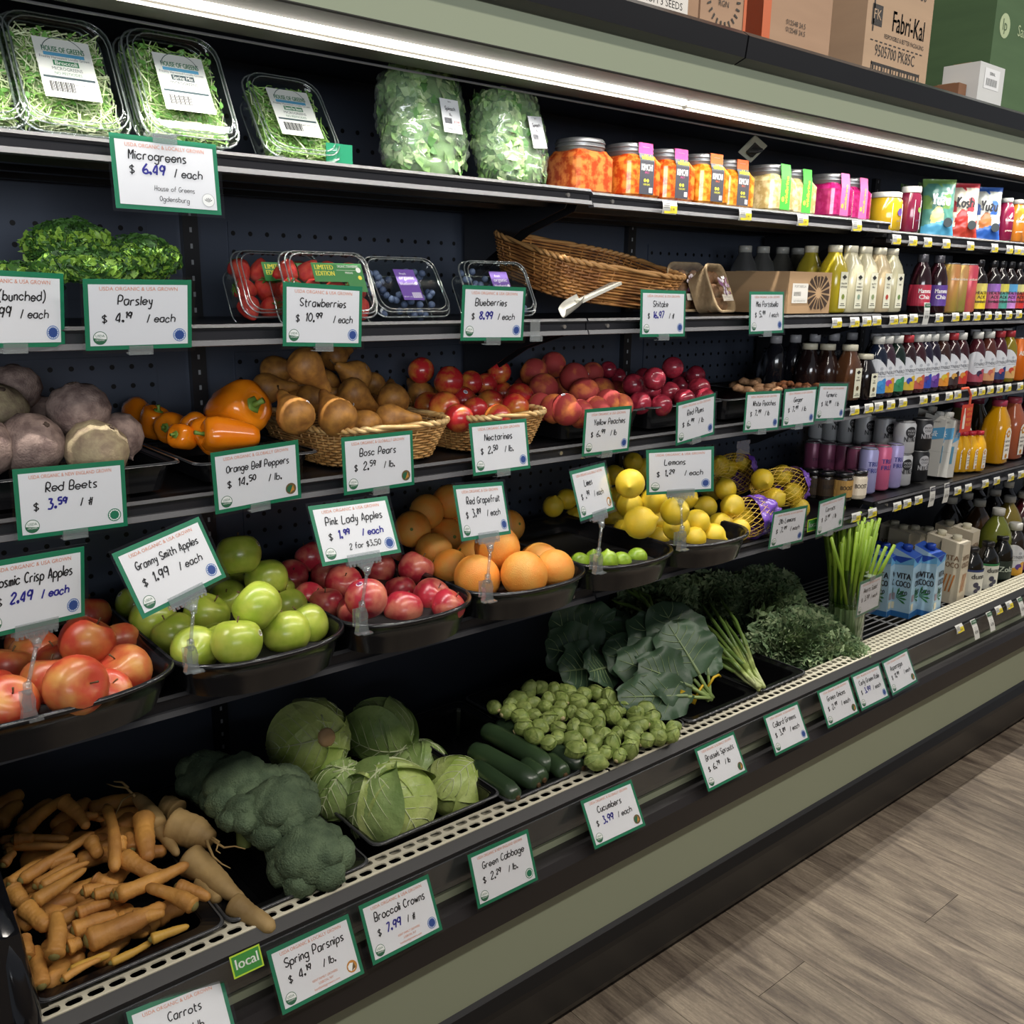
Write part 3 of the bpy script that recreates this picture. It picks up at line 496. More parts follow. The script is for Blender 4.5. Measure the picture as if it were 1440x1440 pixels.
 ((1.9212, -0.0108, 0.4772, 0.0263, 0.4847, -0.0252), 'USA GROWN', [('Collard Greens', -0.05, 0.014, 0.0125, 1), ('$', -0.052, -0.01, 0.0115, 1), ('3.89', -0.034, -0.01, 0.0135, 1, (2, 4)), ('/ each', 0.01, -0.011, 0.0115, 1)], 'blue', 'none', 'Collard greens price card below the collards'),
 ((2.1564, -0.0102, 0.4794, -0.0078, 0.4462, 0.0063), 'USA GROWN', [('Green Onions', -0.045, 0.014, 0.0125, 1), ('$', -0.052, -0.01, 0.0115, 1), ('2.99', -0.034, -0.01, 0.0135, 1, (2, 4)), ('/ each', 0.01, -0.011, 0.0115, 1)], 'globe', 'none', 'Green onions price card, first of three touching cards below the kale'),
 ((2.3161, -0.0104, 0.4805, 0.0227, 0.4568, -0.0189), 'USA GROWN', [('Curly Green Kale', -0.05, 0.014, 0.0125, 1), ('$', -0.052, -0.01, 0.0115, 1), ('3.99', -0.034, -0.01, 0.0135, 2), ('/ each', 0.01, -0.011, 0.0115, 1)], 'blue', 'none', 'Curly green kale price card, middle of three touching cards'),
 ((2.4755, -0.0103, 0.4824, 0.0265, 0.4516, 0.01), 'USA GROWN', [('Asparagus', -0.045, 0.014, 0.0125, 1), ('$', -0.052, -0.01, 0.0115, 1), ('11.99', -0.034, -0.01, 0.0135, 1, (3, 5)), ('/ each', 0.018500000000000003, -0.011, 0.0115, 1)], 'globe', 'none', 'Asparagus price card, last of three touching cards below the kale'),
 ((2.3166, 0.0218, 0.7374, 0.1177, -0.0006, -0.0371), 'USA GROWN', [('Hearts Salad', -0.045, 0.014, 0.0125, 1), ('$', -0.052, -0.01, 0.0115, 1), ('3.99', -0.034, -0.01, 0.0135, 1), ('/ each', 0.01, -0.011, 0.0115, 1)], 'none', 'top', 'Small price card hung on the clear vase of green stalks')]
for (x, y, z, yaw, tilt, roll), head, lines, bd, mount, lab in SG:
    o = empty('price_card', (x, y, z), (0, 0, 0), lab, 'price sign', 'handwritten price cards')
    # card plane: roll in plane, lean back by tilt, swivel by yaw
    o.rotation_euler = (Matrix.Rotation(yaw, 3, 'Z') @ Matrix.Rotation(-tilt, 3, 'X') @ UPR.to_3x3() @ Matrix.Rotation(roll, 3, 'Z')).to_euler()
    m = M(); m.box((0, 0, -.0004), (CW, CH, .0006)); m.build('card', SGREEN, o)
    m = M(); b = .0062; rect(m, -CW/2+b, -CH/2+b, CW/2-b, CH/2-b-.001, 0, .0003); pp = m.build('paper', SPAPER, o)
    m = M(); header(m, head); m.v = [(p[0], p[1], .0006) for p in m.v]; m.build('printed_heading', INKS, pp)
    m = M()
    for L in lines:
        t, lx, ly, h, ink = L[:5]
        hand(m, t, lx, ly, h, ink, th=.072 if ink != 2 else .095, z=.0008, maxw=.132-lx-.075+.0, sup=L[5] if len(L) > 5 else None)
    m.build('handwriting', INKS, pp)
    if bd != 'ring': seal(pp)
    if bd != 'none': badge(pp, bd)
    if bd == 'ring' or 'parsnips' in lab:
        m = M()
        if 'parsnips' in lab:
            for i, t in enumerate(('KENT FAMILY GROWERS', 'LISBON, NY', 'kentfamilygrowers.com')): put_text(m, t, .008, -.026-.0065*i, .0036, 0, maxw=.046)
        else:
            hand(m, 'House of Greens', -.020, -.022, .0068, 1, maxw=.058); hand(m, 'Ogdensburg', -.014, -.036, .0068, 1, maxw=.05)
        m.v = [(p[0], p[1], .0007) for p in m.v]; m.build('grower_print', INKS, pp)
    s = .0045; m = M(); m.box((0, 0, .0016), (CW+2*s, CH+2*s, .0004)); m.build('plastic_sleeve', SLEEVE, o)
    if mount == 'rail':       # squeeze clip at the foot of the card
        m = M(); m.box((0, -CH/2-.001, .003), (.034, .013, .0016)); m.box((0, -CH/2-.007, -.004), (.034, .0016, .014)); m.box((0, -CH/2+.004, -.0022), (.034, .014, .0012)); m.build('clip', CLIP, o)
    elif mount == 'top':
        m = M(); m.box((0, CH/2-.001, .003), (.034, .012, .0014)); m.box((0, CH/2+.004, -.006), (.034, .002, .02)); m.build('clip', CLIP, o)
    elif mount.startswith('stem'):   # jaw, ball joints, stem and a foot clamp gripping the tray rim
        ang = float(mount[4:] or 0)
        m = M(); m.box((0, -CH/2-.004, .003), (.062, .005, .004)); m.box((0, -CH/2+.004, .0045), (.062, .012, .0012)); m.box((0, -CH/2-.001, -.004), (.062, .012, .0014))
        for i in range(9): m.box((-.028+.007*i, -CH/2-.008, .003), (.003, .005, .004))
        m.loft([[(-.016, -CH/2-.007, .001), (.016, -CH/2-.007, .001), (.016, -CH/2-.007, .005), (-.016, -CH/2-.007, .005)], [(-.005, -CH/2-.021, .001), (.005, -CH/2-.021, .001), (.005, -CH/2-.021, .005), (-.005, -CH/2-.021, .005)]])
        m.build('jaw', CLIP, o)
        inv = (Matrix.Translation((x, y, z)) @ o.rotation_euler.to_matrix().to_4x4())
        top = inv @ Vector((0, -CH/2-.020, .003)); bot = at(*STEMFOOT[lab.split()[0]], Y=STEMY)
        bot = Vector((bot.x, bot.y, bot.z)); im = inv.inverted(); d = (bot-top)
        m = M()
        m.lathe([(0.0, .008), (.005, .006), (.0062, 0), (.005, -.006), (0, -.008)], 10, mx=Matrix.Translation(top))
        m.tube([top+d*.05, top+d*.55], .0028, 8)
        m.lathe([(0.0, .009), (.0055, .006), (.006, -.004), (.004, -.010)], 8, mx=Matrix.Translation(top+d*.55))
        m.v = [tuple(im @ Vector(p)) for p in m.v]; m.build('stem', CLIP, o, True)
        m = M(); a = top+d*.60
        m.loft([[(a.x-r, a.y-.006, zz), (a.x+r, a.y-.006, zz), (a.x+r, a.y+.006, zz), (a.x-r, a.y+.006, zz)] for r, zz in ((.006, a.z), (.009, a.z-.012), (.0075, a.z-.024), (.011, bot.z))])
        m.box((a.x+.006, a.y-.006, bot.z+.001), (.018, .010, .0025)); m.box((a.x, a.y+.016, a.z-.02), (.014, .003, .03))
        m.v = [tuple(im @ Vector(p)) for p in m.v]; m.build('foot_clamp', CLIP, o)
# ------------------------------------------------------------------ trays and fruit on the shelves
TRAY = mat('tray_black', '131315', .22, coat=.3)
def bowl_tray(x0, x1, yf, yb, zr, zb, label):
    """display tray with a rounded front that overhangs the shelf"""
    cx, w = (x0+x1)/2, (x1-x0)/2; o = empty('display_tray', (cx, (yf+yb)/2, zb), label=label, cat='tray', group='black rounded trays of fruit')
    def ring(s, z, e=0):
        P = []
        for i in range(25):
            a = PI+PI*i/24; P.append((math.copysign(abs(math.cos(a))**.8, math.cos(a))*(w*s+e), yf+.085-(yf+yb)/2+math.sin(a)*(.085*s+e) + (1-s)*.02, z))
        P += [(w*s+e, (yb-yf)/2*s+e, z), (-w*s-e, (yb-yf)/2*s+e, z)]
        return P
    h = zr-zb; m = M()
    m.loft([ring(.86, 0), ring(.93, h*.5), ring(.97, h*.92), ring(1, h), ring(1, h, .006), ring(1, h-.006, .007), ring(.985, h-.008), ring(.95, h*.5), ring(.88, .003-.006)], cap=False)
    m.add(ring(.86, .003), [tuple(range(27))]); b = m.build('tray_body', TRAY, o, True)
    m = M(); m.loft([ring(1, h-.001, .002), ring(1, h+.002, .004), ring(1, h-.001, .006)], cap=False); m.build('rim', mat('tray_rim', '2a2a2d', .15, coat=.5), o, True)
    m = M(); m.loft([ring(.84, .004), ring(.80, h*.45), ring(.5, h*.6)], cap=True); m.build('riser', mat('riser', '0e0e10', .6), o)
    return o
for x0, x1, lab in ((.06, .462, 'black rounded tray of cosmic crisp apples at the near end'), (.468, .752, 'black rounded tray of green apples'), (.758, 1.022, 'black rounded tray of pink lady apples'),
                    (1.028, 1.318, 'black rounded tray of grapefruit'), (1.322, 1.588, 'black rounded tray almost empty with a few limes'), (1.594, 1.862, 'black rounded tray of loose lemons')):
    bowl_tray(x0, x1, .065, .47, .981, .924, lab)
def pan(x0, x1, y0, y1, zr, zb, label, floor_z=.004, lipw=.012):
    o = empty('food_pan', ((x0+x1)/2, (y0+y1)/2, zb), label=label, cat='pan', group='black rectangular pans'); w, d, h = (x1-x0)/2, (y1-y0)/2, zr-zb
    def ring(s, z, r=.018):
        P = []
        for cx, cy, a0 in ((w-s-r, d-s-r, 0), (-w+s+r, d-s-r, 1), (-w+s+r, -d+s+r, 2), (w-s-r, -d+s+r, 3)):
            for q in range(4): a = (a0+q/3)*PI/2; P.append((cx+r*math.cos(a), cy+r*math.sin(a), z))
        return P
    m = M(); m.loft([ring(lipw+.012, 0), ring(lipw+.002, h-.012), ring(lipw, h-.004), ring(0, h), ring(0, h-.003), ring(lipw+.002, h-.006)], cap=False); m.add(ring(lipw+.012, floor_z), [tuple(range(16))])
    m.build('pan_body', mat('pan_plastic', '151517', .25, coat=.3), o)
    m = M(); m.loft([ring(-.0005, h-.002), ring(.001, h+.0015), ring(.004, h+.001)], cap=False); m.build('rim', mat('rim_clear', '4a4b4d', .15), o, True); return o
pan(-.10, .53, .215, .56, 1.272, 1.226, 'black pan of red beets on the third shelf')
pan(.555, .775, .225, .50, 1.262, 1.226, 'shallow dark pan of orange peppers beside the beets')
pan(1.335, 1.60, .213, .50, 1.279, 1.226, 'black pan of yellow peaches')
pan(1.605, 1.875, .213, .50, 1.279, 1.226, 'black pan of red plums')
pan(1.88, 2.115, .213, .50, 1.279, 1.226, 'black pan of ginger roots behind the white peaches card')
pan(2.12, 2.36, .213, .50, 1.279, 1.226, 'black pan of turmeric roots behind the turmeric card')
# --- wicker baskets
WICK = mat('wicker', 'd7a868', .5, col2='a97c44', scale=30, rand=.08); WICKD = mat('wicker_dark', '8a5c34', .5, col2='5f3c22', scale=30); RIMW = mat('wicker_rim', 'e0bf86', .5, col2='c59a5c', scale=20)
def basket(name, loc, w, d, h, flare, label, wm, rim, rot=(0, 0, 0), rows=13, stakes=44, k2=None):
    o = empty(name, loc, rot, label, 'basket')
    def per(t, s):  # rounded rectangle perimeter point, s 0 bottom..1 top
        f = 1+flare*s; a = 2*PI*t; c, sn = math.cos(a), math.sin(a)
        return (math.copysign(abs(c)**.45, c)*w/2*f, math.copysign(abs(sn)**.45, sn)*d/2*f)
    m = M(); N = 132
    for r in range(rows):
        s = (r+.5)/rows
        m.tube([(lambda p, q: (p[0]*q, p[1]*q, s*h))(per(i/N, s), 1+.014*math.sin(stakes/2*2*PI*i/N+PI*r)) for i in range(N+1)], h/rows*.46, 4, 0, False)
    m.build('woven_sides', wm, o, True)['kind'] = 'stuff'
    m = M()
    for i in range(stakes):
        t = (i+.5)/stakes; m.tube([(per(t, s)[0], per(t, s)[1], s*h) for s in (0, .5, 1)], .0022, 4)
    m.build('stakes', wm, o, True)['kind'] = 'stuff'
    m = M()
    for ph in (0, PI): m.tube([(per(i/N, 1.02)[0]+.003*math.cos(22*2*PI*i/N+ph), per(i/N, 1.02)[1]+.003*math.cos(22*2*PI*i/N+ph), h+.003*math.sin(22*2*PI*i/N+ph)) for i in range(N+1)], .0042, 5, 0, False)
    m.build('braided_rim', rim, o, True)
    m = M(); m.add([(per(i/40, .02)[0], per(i/40, .02)[1], .004) for i in range(40)], [tuple(range(40))]); m.add([(per(i/40, .02)[0], per(i/40, .02)[1], .0) for i in range(40)], [tuple(range(39, -1, -1))]); m.build('base', wm, o)
    return o
basket('wicker_basket', (.925, .37, 1.2245), .235, .27, .070, .22, 'light wicker basket heaped with bosc pears', WICK, RIMW)
basket('wicker_basket', (1.195, .365, 1.2245), .195, .26, .070, .22, 'light wicker basket heaped with nectarines', WICK, RIMW)
# --- placing heaps of roundish fruit
def stack(items, size, zmin, yr=(.1, .55), it=60, sq=1.0):
    """items: (px, py, apparent diameter in px). Gives centres and true diameters without overlap."""
    P = []
    for px, py, dpx in items:
        d = ray(px, py); t = FPX*size/dpx; t = min(max(t, (yr[0]-CAM.y)/d.y), (yr[1]-CAM.y)/d.y)
        r = max(.86*size, min(1.14*size, dpx*t/FPX))/2; P.append([d, t, r])
    for _ in range(it):
        for i, a in enumerate(P):
            for b in P[i+1:]:
                v = (CAM+a[0]*a[1])-(CAM+b[0]*b[1]); g = (a[2]+b[2])*sq-v.length
                if g > 0:
                    f, n = (a, b) if a[1] > b[1] else (b, a)
                    f[1] += g*.5; n[1] -= g*.15
        for q in P:
            q[1] = min(max(q[1], (yr[0]-CAM.y)/q[0].y), (yr[1]-CAM.y)/q[0].y)
            z = CAM.z+q[0].z*q[1]
            if z-q[2] < zmin and q[0].z < 0: q[1] = min(q[1], (zmin+q[2]-CAM.z)/q[0].z)
            q[1] = max(q[1], (yr[0]-.02-CAM.y)/q[0].y)
    return [(CAM+d*t, r*2) for d, t, r in P]
def rrot(rd, lean=PI): return (rd.uniform(-lean, lean), rd.uniform(-lean, lean), rd.uniform(-PI, PI))
def fruit(name, build, pts, base, where, group, cat, seed=1, lean=.9, rots={}, nvar=1, zs=1):
    rd = random.Random(seed); protos = [build(i) for i in range(nvar)]; out = []; used = set()
    for i, (p, s) in enumerate(pts):
        v = i % nvar
        o = protos[v] if v not in used else copy(protos[v]); used.add(v)
        o.location = p; o.scale = (s, s, s*zs) if not isinstance(s, tuple) else s; o.rotation_euler = rots.get(i, rrot(rd, lean)); out.append(o)
    series(out, base, where, group, cat); return out
STEM = mat('stem_brown', '5b4326', .7)
def apple_mesh(m, n=22, k=0, lob=.03, tall=.93):
    pr = []
    for i in range(15):
        a = PI*i/14; r = .5*math.sin(a)**.82 if 0 < i < 14 else 0; z = -.5*math.cos(a)*tall
        if i >= 11: z -= .11*((i-10.5)/3.5)**2
        if i <= 2: z += .07*((3-i)/3)**2
        r *= 1+.05*(z/.5)
        pr.append((max(r, .004), z))
    m.lathe(pr, n, k, lambda a, z: 1+lob*math.cos(5*a)*max(0, -z)*1.4)
def sticker(o, c1='e8e6ea', c2='5b2f86', d=(.35, -.35, .2), r=.503):
    v = Vector(d).normalized(); q = v.to_track_quat('Z', 'Y').to_matrix(); m = M()
    f = lambda x, y, e: tuple(q @ Vector((x, y, math.sqrt(max(.01, r*r-x*x-y*y))+e)))
    m.add([f(.085*math.cos(a*PI/8), .07*math.sin(a*PI/8), .004) for a in range(16)], [tuple(range(16))], 0)
    for yy in (-.03, 0, .025): m.add([f(-.05, yy, .007), f(.05, yy, .007), f(.05, yy+.014, .007), f(-.05, yy+.014, .007)], [(0, 1, 2, 3)], 1)
    return m.build('fruit_sticker', [flat(c1), flat(c2)], o)
def make_apple(mt, st=False, **k):
    def b(i):
        o = empty('apple'); m = M(); apple_mesh(m, **k); m.build('flesh', mt, o, True)
        m = M(); m.tube([(0, 0, .26), (.01, 0, .40), (.04, .01, .50)], [.02, .014, .02], 6); m.build('stem', STEM, o, True)
        if st and i == 0: sticker(o)
        return o
    return b
COSM = mat('apple_cosmic', 'b8432f', .32, col2='cf9a52', scale=1.9, lo=.44, hi=.80, rand=.10, detail=5, coat=.15, bump=.05)
GRAN = mat('apple_green', '9bb13a', .28, col2='b9c452', scale=3, rand=.10, coat=.2)
PINK = mat('apple_pink', 'b52e3e', .28, col2='d8836a', scale=2.2, lo=.45, hi=.7, rand=.14, coat=.2)
def pl(s): return [tuple(float(v) for v in q.split(',')) for q in s.split()]
fruit('apple', make_apple(COSM), stack(pl('12,944,66 50,920,66 122,903,82 70,960,80 106,965,88 175,944,76 125,866,60 168,905,52 10,992,70 85,930,60 150,975,50 -20,975,80 40,905,56'), .082, .93, (.10, .42)),
      'red and yellow apple', 'the cosmic crisp tray', 'cosmic crisp apples', 'apple', 3, .7, {2: (.5, .3, 1), 4: (1.2, .4, .3), 3: (-.3, .2, 0)})
g = pl('336,780,62 375,815,60 362,852,68 290,865,66 333,903,70 403,890,67 430,880,55 318,822,55 215,872,66 245,892,56 275,914,56 385,830,58 405,856,52 322,842,52 190,850,50 300,905,50')
fruit('apple', make_apple(GRAN, True), stack(g, .080, .93, (.10, .45)), 'green apple', 'the green apple tray', 'green apples', 'apple', 5, .6, {0: (-.35, .1, 0), 3: (.55, .1, .9), 4: (-.2, .15, 0), 2: (.1, .9, 2.4)}, nvar=2)
g = pl('410,810,46 437,783,44 435,842,42 459,850,44 483,821,50 515,842,60 563,833,42 607,840,52 567,857,46 585,800,51 532,800,48 459,812,44 596,779,40 446,788,38 500,860,44 630,852,38 548,790,40 478,790,40')
fruit('apple', make_apple(PINK, True), stack(g, .074, .93, (.10, .45)), 'pink lady apple', 'the pink apple tray', 'pink lady apples', 'apple', 8, .7, {6: (-.6, .2, 0), 9: (.3, .5, .4)}, nvar=5)
GRAPE = mat('grapefruit_peel', 'f0963a', .42, col2='e9a94e', scale=2.5, bump=.35, bscale=55, rand=.06)
def make_citrus(name, mt, prof, navel=True):
    def b(i):
        o = empty(name); m = M(); m.lathe(prof, 22); m.build('peel', mt, o, True)
        if navel: m = M(); m.lathe([(.0, .0), (.04, .004), (.045, .012), (0, .016)], 8, mx=Matrix.Translation((0, 0, prof[-1][1]-.008))); m.build('stem_scar', mat('scar', '6b7a35', .7), o)
        return o
    return b
sph = [(max(.003, .5*math.sin(PI*i/12)), -.48*math.cos(PI*i/12)) for i in range(13)]
g = pl('633,705,50 580,744,44 628,757,60 633,799,46 699,770,66 671,813,62 759,794,56 737,808,68 667,783,50 692,800,50 610,775,44 780,800,44 655,735,50 600,720,44 715,740,44')
fruit('grapefruit', make_citrus('grapefruit', GRAPE, sph), stack(g, .095, .93, (.11, .47)), 'orange grapefruit', 'the grapefruit tray', 'grapefruit', 'fruit', 9, 1.2)
lem = [(.003, -.62), (.05, -.59), (.09, -.52)]+[(.5*math.sin(PI*i/10)**.85, -.5*math.cos(PI*i/10)) for i in range(2, 9)]+[(.12, .51), (.06, .57), (.003, .60)]
LEM = mat('lemon_peel', 'e8c42c', .36, col2='dcc13a', scale=2.5, bump=.25, bscale=45, rand=.07)
g = pl('778,712,30 797,702,28 809,727,27 863,668,27 886,680,42 885,710,38 861,729,33 900,735,46 906,660,32 919,704,38 924,733,36 949,719,40 951,742,38 980,734,36 992,713,32 1012,738,34 925,757,28 976,758,28 1003,753,28 964,700,34 877,746,27 868,698,28 890,650,28 940,690,30 930,672,30 1000,690,30 1030,735,28')
fruit('lemon', make_citrus('lemon', LEM, lem, False), stack(g, .062, .93, (.10, .47), sq=.95), 'loose yellow lemon', 'the lemons', 'loose lemons', 'fruit', 10, 1.6)
LIME = mat('lime_peel', '9cba3a', .33, col2='7ea22c', scale=3, rand=.08)
g = pl('836,787,22 855,789,25 874,790,20 896,784,22 815,791,18')
fruit('lime', make_citrus('lime', LIME, lem, False), [(p, s) for p, s in stack(g, .052, .935, (.14, .42), sq=.95)], 'small green lime', 'the nearly empty tray', 'limes', 'fruit', 11, 1.6)
# pears
PEAR = mat('bosc_pear_skin', 'b9823c', .5, col2='8f6030', scale=4, bump=.1, rand=.12)
def make_pear(i):
    o = empty('bosc_pear'); m = M()
    pr = [(.004, -.46), (.14, -.50), (.30, -.46), (.43, -.34), (.49, -.16), (.47, .03), (.38, .22), (.27, .40), (.19, .58), (.145, .74), (.11, .84), (.05, .88), (.004, .885)]
    m.lathe(pr, 20, 0, lambda a, z: 1+.02*math.cos(3*a+i)); m.v = [(x+(.09*max(0, z-.1)**1.5)*(i+1), y, z) for x, y, z in m.v]; m.build('flesh', PEAR, o, True)
    m = M(); x = .09*(.78**1.5)*(i+1); m.tube([(x, 0, .84), (x+.02, .02, 1.0), (x+.07, .03, 1.13)], [.025, .018, .028], 6); m.build('stem', STEM, o, True)
    if i == 0: sticker(o, 'e4e2e4', '35506e', (.6, -.7, -.2), .478)
    return o
g = pl('390,521,44 432,517,54 413,581,56 472,583,58 498,528,46 443,559,46 500,556,48 552,559,46 513,596,38 552,589,40 590,553,40 472,501,34 379,546,44 405,540,42 455,540,46 525,540,38 535,575,38 610,560,34')
st = stack(g, .068, 1.262, (.24, .55), sq=.93)
fruit('bosc_pear', make_pear, st, 'brown bosc pear', 'the pear basket', 'bosc pears', 'fruit', 12, .5,
      {1: (.25, 2.3, .2), 2: (-1.0, -.1, 0), 3: (-.9, .25, .3), 4: (.1, -1.2, 0.2), 6: (0, 2.1, -.2), 7: (-.9, .5, 0), 8: (-1.2, 0, .3), 9: (.3, 1.4, -.3), 10: (-1.1, 0, 0), 11: (0, 1.2, .3), 0: (1.3, .3, .3), 5: (1.3, 0, .4), 12: (1.5, 0, 1), 13: (-1, .3, 0), 14: (-1.2, .4, 0), 15: (-.8, 1, 0), 16: (-1.1, .2, 0), 17: (-1, -.3, 0)}, nvar=2)
NECT = mat('nectarine_skin', 'bb2a2e', .26, col2='d8903c', scale=2.0, lo=.46, hi=.72, rand=.12, coat=.35)
def make_stone(name, mt, st, cr=.06):
    def b(i):
        o = empty(name); m = M()
        pr = [(max(.004, .5*math.sin(PI*j/12)**.95), -.48*math.cos(PI*j/12)-(.07 if j == 12 else .03 if j == 11 else 0)) for j in range(13)]
        m.lathe(pr, 22, 0, lambda a, z: 1-cr*math.exp(-((math.remainder(a, 2*PI))/.22)**2)); m.build('flesh', mt, o, True)
        if st and i == 0: sticker(o, 'e6e4e8', '3c3a6c')
        return o
    return b
g = pl('592,521,38 631,536,43 625,573,46 651,564,40 662,538,34 683,541,34 689,569,44 603,572,40 724,573,36 731,559,42 706,553,34 702,523,34 668,577,34 645,588,36 700,588,34')
fruit('nectarine', make_stone('nectarine', NECT, True), stack(g, .066, 1.262, (.25, .52)), 'glossy red nectarine', 'the nectarine basket', 'nectarines', 'fruit', 13, 1.2, nvar=3)
PEACH = mat('peach_skin', 'a83a38', .75, col2='e0883f', scale=1.7, lo=.50, hi=.72, rand=.12, sss=0)
g = pl('751,524,40 778,513,37 764,546,43 762,572,36 807,531,43 822,553,46 845,550,38 856,568,36 796,576,38 780,575,36 740,548,40 868,552,26 833,525,24 790,548,36 838,577,34 872,572,28 815,582,34')
fruit('peach', make_stone('peach', PEACH, True), stack(g, .070, 1.258, (.25, .54)), 'fuzzy yellow peach with red blush', 'the peach pan', 'yellow peaches', 'fruit', 14, 1.2, nvar=4)
PLUM = mat('plum_skin', '7d1f30', .2, col2='a83444', scale=3, rand=.15, coat=.35)
g = pl('890,541,32 920,533,33 946,517,31 914,549,32 941,552,31 957,542,27 978,528,28 983,546,33 900,567,28 962,562,27 880,553,26 930,570,26 905,530,26 966,535,26 990,560,26 870,530,20 855,520,18')
fruit('plum', make_stone('plum', PLUM, True), stack(g, .054, 1.258, (.25, .54)), 'dark red plum', 'the plum pan', 'red plums', 'fruit', 15, 1.2, nvar=5)
# beets
BEET = mat('beet_skin', '6e5a55', .75, col2='a08a80', scale=5, bump=.5, bscale=30, rand=.2, detail=8)
BEETP = mat('beet_pale', 'b0a07e', .7, col2='8d7a64', scale=6, bump=.3, bscale=30)
def make_beet(i):
    o = empty('red_beet'); m = M()
    m.lathe([(.004, -.55), (.02, -.51), (.08, -.46), (.28, -.40), (.43, -.24), (.5, 0), (.46, .22), (.32, .38), (.16, .42), (.10, .47), (.04, .46)], 24, 0, lambda a, z: 1+.035*math.sin(3*a+z*5)+.02*math.sin(7*a-z*9)); m.build('root', BEETP if i == 2 else BEET, o, True)
    m = M(); m.lathe([(.055, .44), (.045, .485), (.02, .49)], 9, 0, lambda a, z: 1+.25*math.sin(4*a)); m.build('crown', mat('beet_crown', '4c3d33', .8), o); return o
g = pl('20,546,70 111,578,86 -5,580,80 44,626,88 60,592,76 136,634,84 165,615,42 -30,630,84')
fruit('red_beet', make_beet, stack(g, .094, 1.262, (.27, .50)), 'grey purple beet', 'the beet pan', 'red beets', 'vegetable', 16, .9, {2: (.5, .2, 0), 3: (.6, .5, 0), 5: (.6, .2, .6)}, nvar=3)
# orange bell peppers
PEPO = mat('pepper_orange', 'ee8a18', .16, col2='e87a10', scale=2, coat=.5, rand=.05); PGREEN = mat('pepper_stem', '6f8f3a', .5)
def make_pepper(i):
    o = empty('bell_pepper'); m = M(); tall = 1.0 if i == 0 else 1.5
    pr = [(.02, -.46), (.2, -.50), (.36, -.45), (.45, -.25), (.49, .05), (.5, .25), (.44, .42), (.30, .48), (.14, .42), (.05, .37)] if i == 0 else [(.02, -.50), (.12, -.53), (.24, -.50), (.33, -.40), (.40, -.2), (.46, .05), (.49, .25), (.44, .41), (.30, .48), (.14, .44), (.05, .40)]
    m.lathe([(r, z*tall) for r, z in pr], 32, 0, lambda a, z: 1+.10*abs(math.cos(2*a+.4*i))-.08); m.build('flesh', PEPO, o, True)
    m = M(); m.tube([(0, 0, .38*tall), (.01, 0, .5*tall), (.05, .03, .62*tall)], [.09, .045, .06], 8); m.lathe([(.17, .42), (.12, .46), (.03, .45)], 10, 0, lambda a, z: 1+.15*math.cos(5*a), mx=Matrix.Translation((0, 0, .39*tall-.40))); m.build('stem', PGREEN, o, True)
    if i == 0: sticker(o, 'd8d8dc', '444450', (-.75, -.1, .55), .49)
    return o
P = [at(333, 577, Y=.345), at(323, 612, Y=.27), at(244, 602, Y=.42), at(273, 600, Y=.37), at(217, 594, Y=.47), at(196, 588, Y=.53), at(258, 615, Y=.32), at(290, 614, Y=.30)]
fruit('bell_pepper', make_pepper, list(zip(P, (.098, .062, .056, .052, .055, .055, .045, .045))), 'orange bell pepper', 'the pepper pan', 'orange bell peppers', 'vegetable', 17, 1.2,
      {0: (1.25, .15, .35), 1: (1.45, 0, -1.75), 2: (1.4, .2, -1), 3: (1.4, 0, -.3)}, nvar=2)
# ginger and turmeric knobs
def make_knob(mt, nm):
    def b(i):
        o = empty(nm); m = M(); rd = random.Random(i+3)
        for q in range(4):
            a = rd.uniform(0, 2*PI); L_ = rd.uniform(.35, .6); m.tube([(0, 0, 0), (L_*.6*math.cos(a), L_*.6*math.sin(a), .03), (L_*math.cos(a), L_*math.sin(a), .10*rd.uniform(-1, 1))], [.17, .19, .09], 8)
        m.build('root', mt, o, True); m = M(); m.lathe([(.002, .2), (.09, .19), (.002, .18)], 8, mx=Matrix.Translation((.1, 0, -.03))); m.build('cut_end', mat('ginger_cut', 'd8b98a', .6), o); return o
    return b
GING = mat('ginger_skin', 'b08660', .7, col2='8a6444', scale=8, bump=.2); TURM = mat('turmeric_skin', '9a5c34', .7, col2='6e4226', scale=8)
P = [at(x, y+3, Y=yy) for x, y, yy in ((1044, 545, .26), (1058, 547, .27), (1075, 542, .28), (1052, 535, .36), (1066, 534, .38), (1040, 536, .40), (1084, 548, .25), (1090, 540, .33))]
fruit('ginger_root', make_knob(GING, 'ginger_root'), [(p, .055) for p in P], 'knobbly tan ginger root', 'the ginger pan', 'ginger roots', 'vegetable', 18, .4, nvar=3)
P = [at(x, y+3, Y=yy) for x, y, yy in ((1100, 541, .30), (1108, 537, .33), (1118, 541, .32), (1128, 540, .27), (1142, 541, .27), (1135, 545, .25), (1120, 548, .24))]
fruit('turmeric_root', make_knob(TURM, 'turmeric_root'), [(p, .045) for p in P], 'thin orange-brown turmeric root', 'the turmeric pan', 'turmeric roots', 'vegetable', 19, .4, nvar=3)
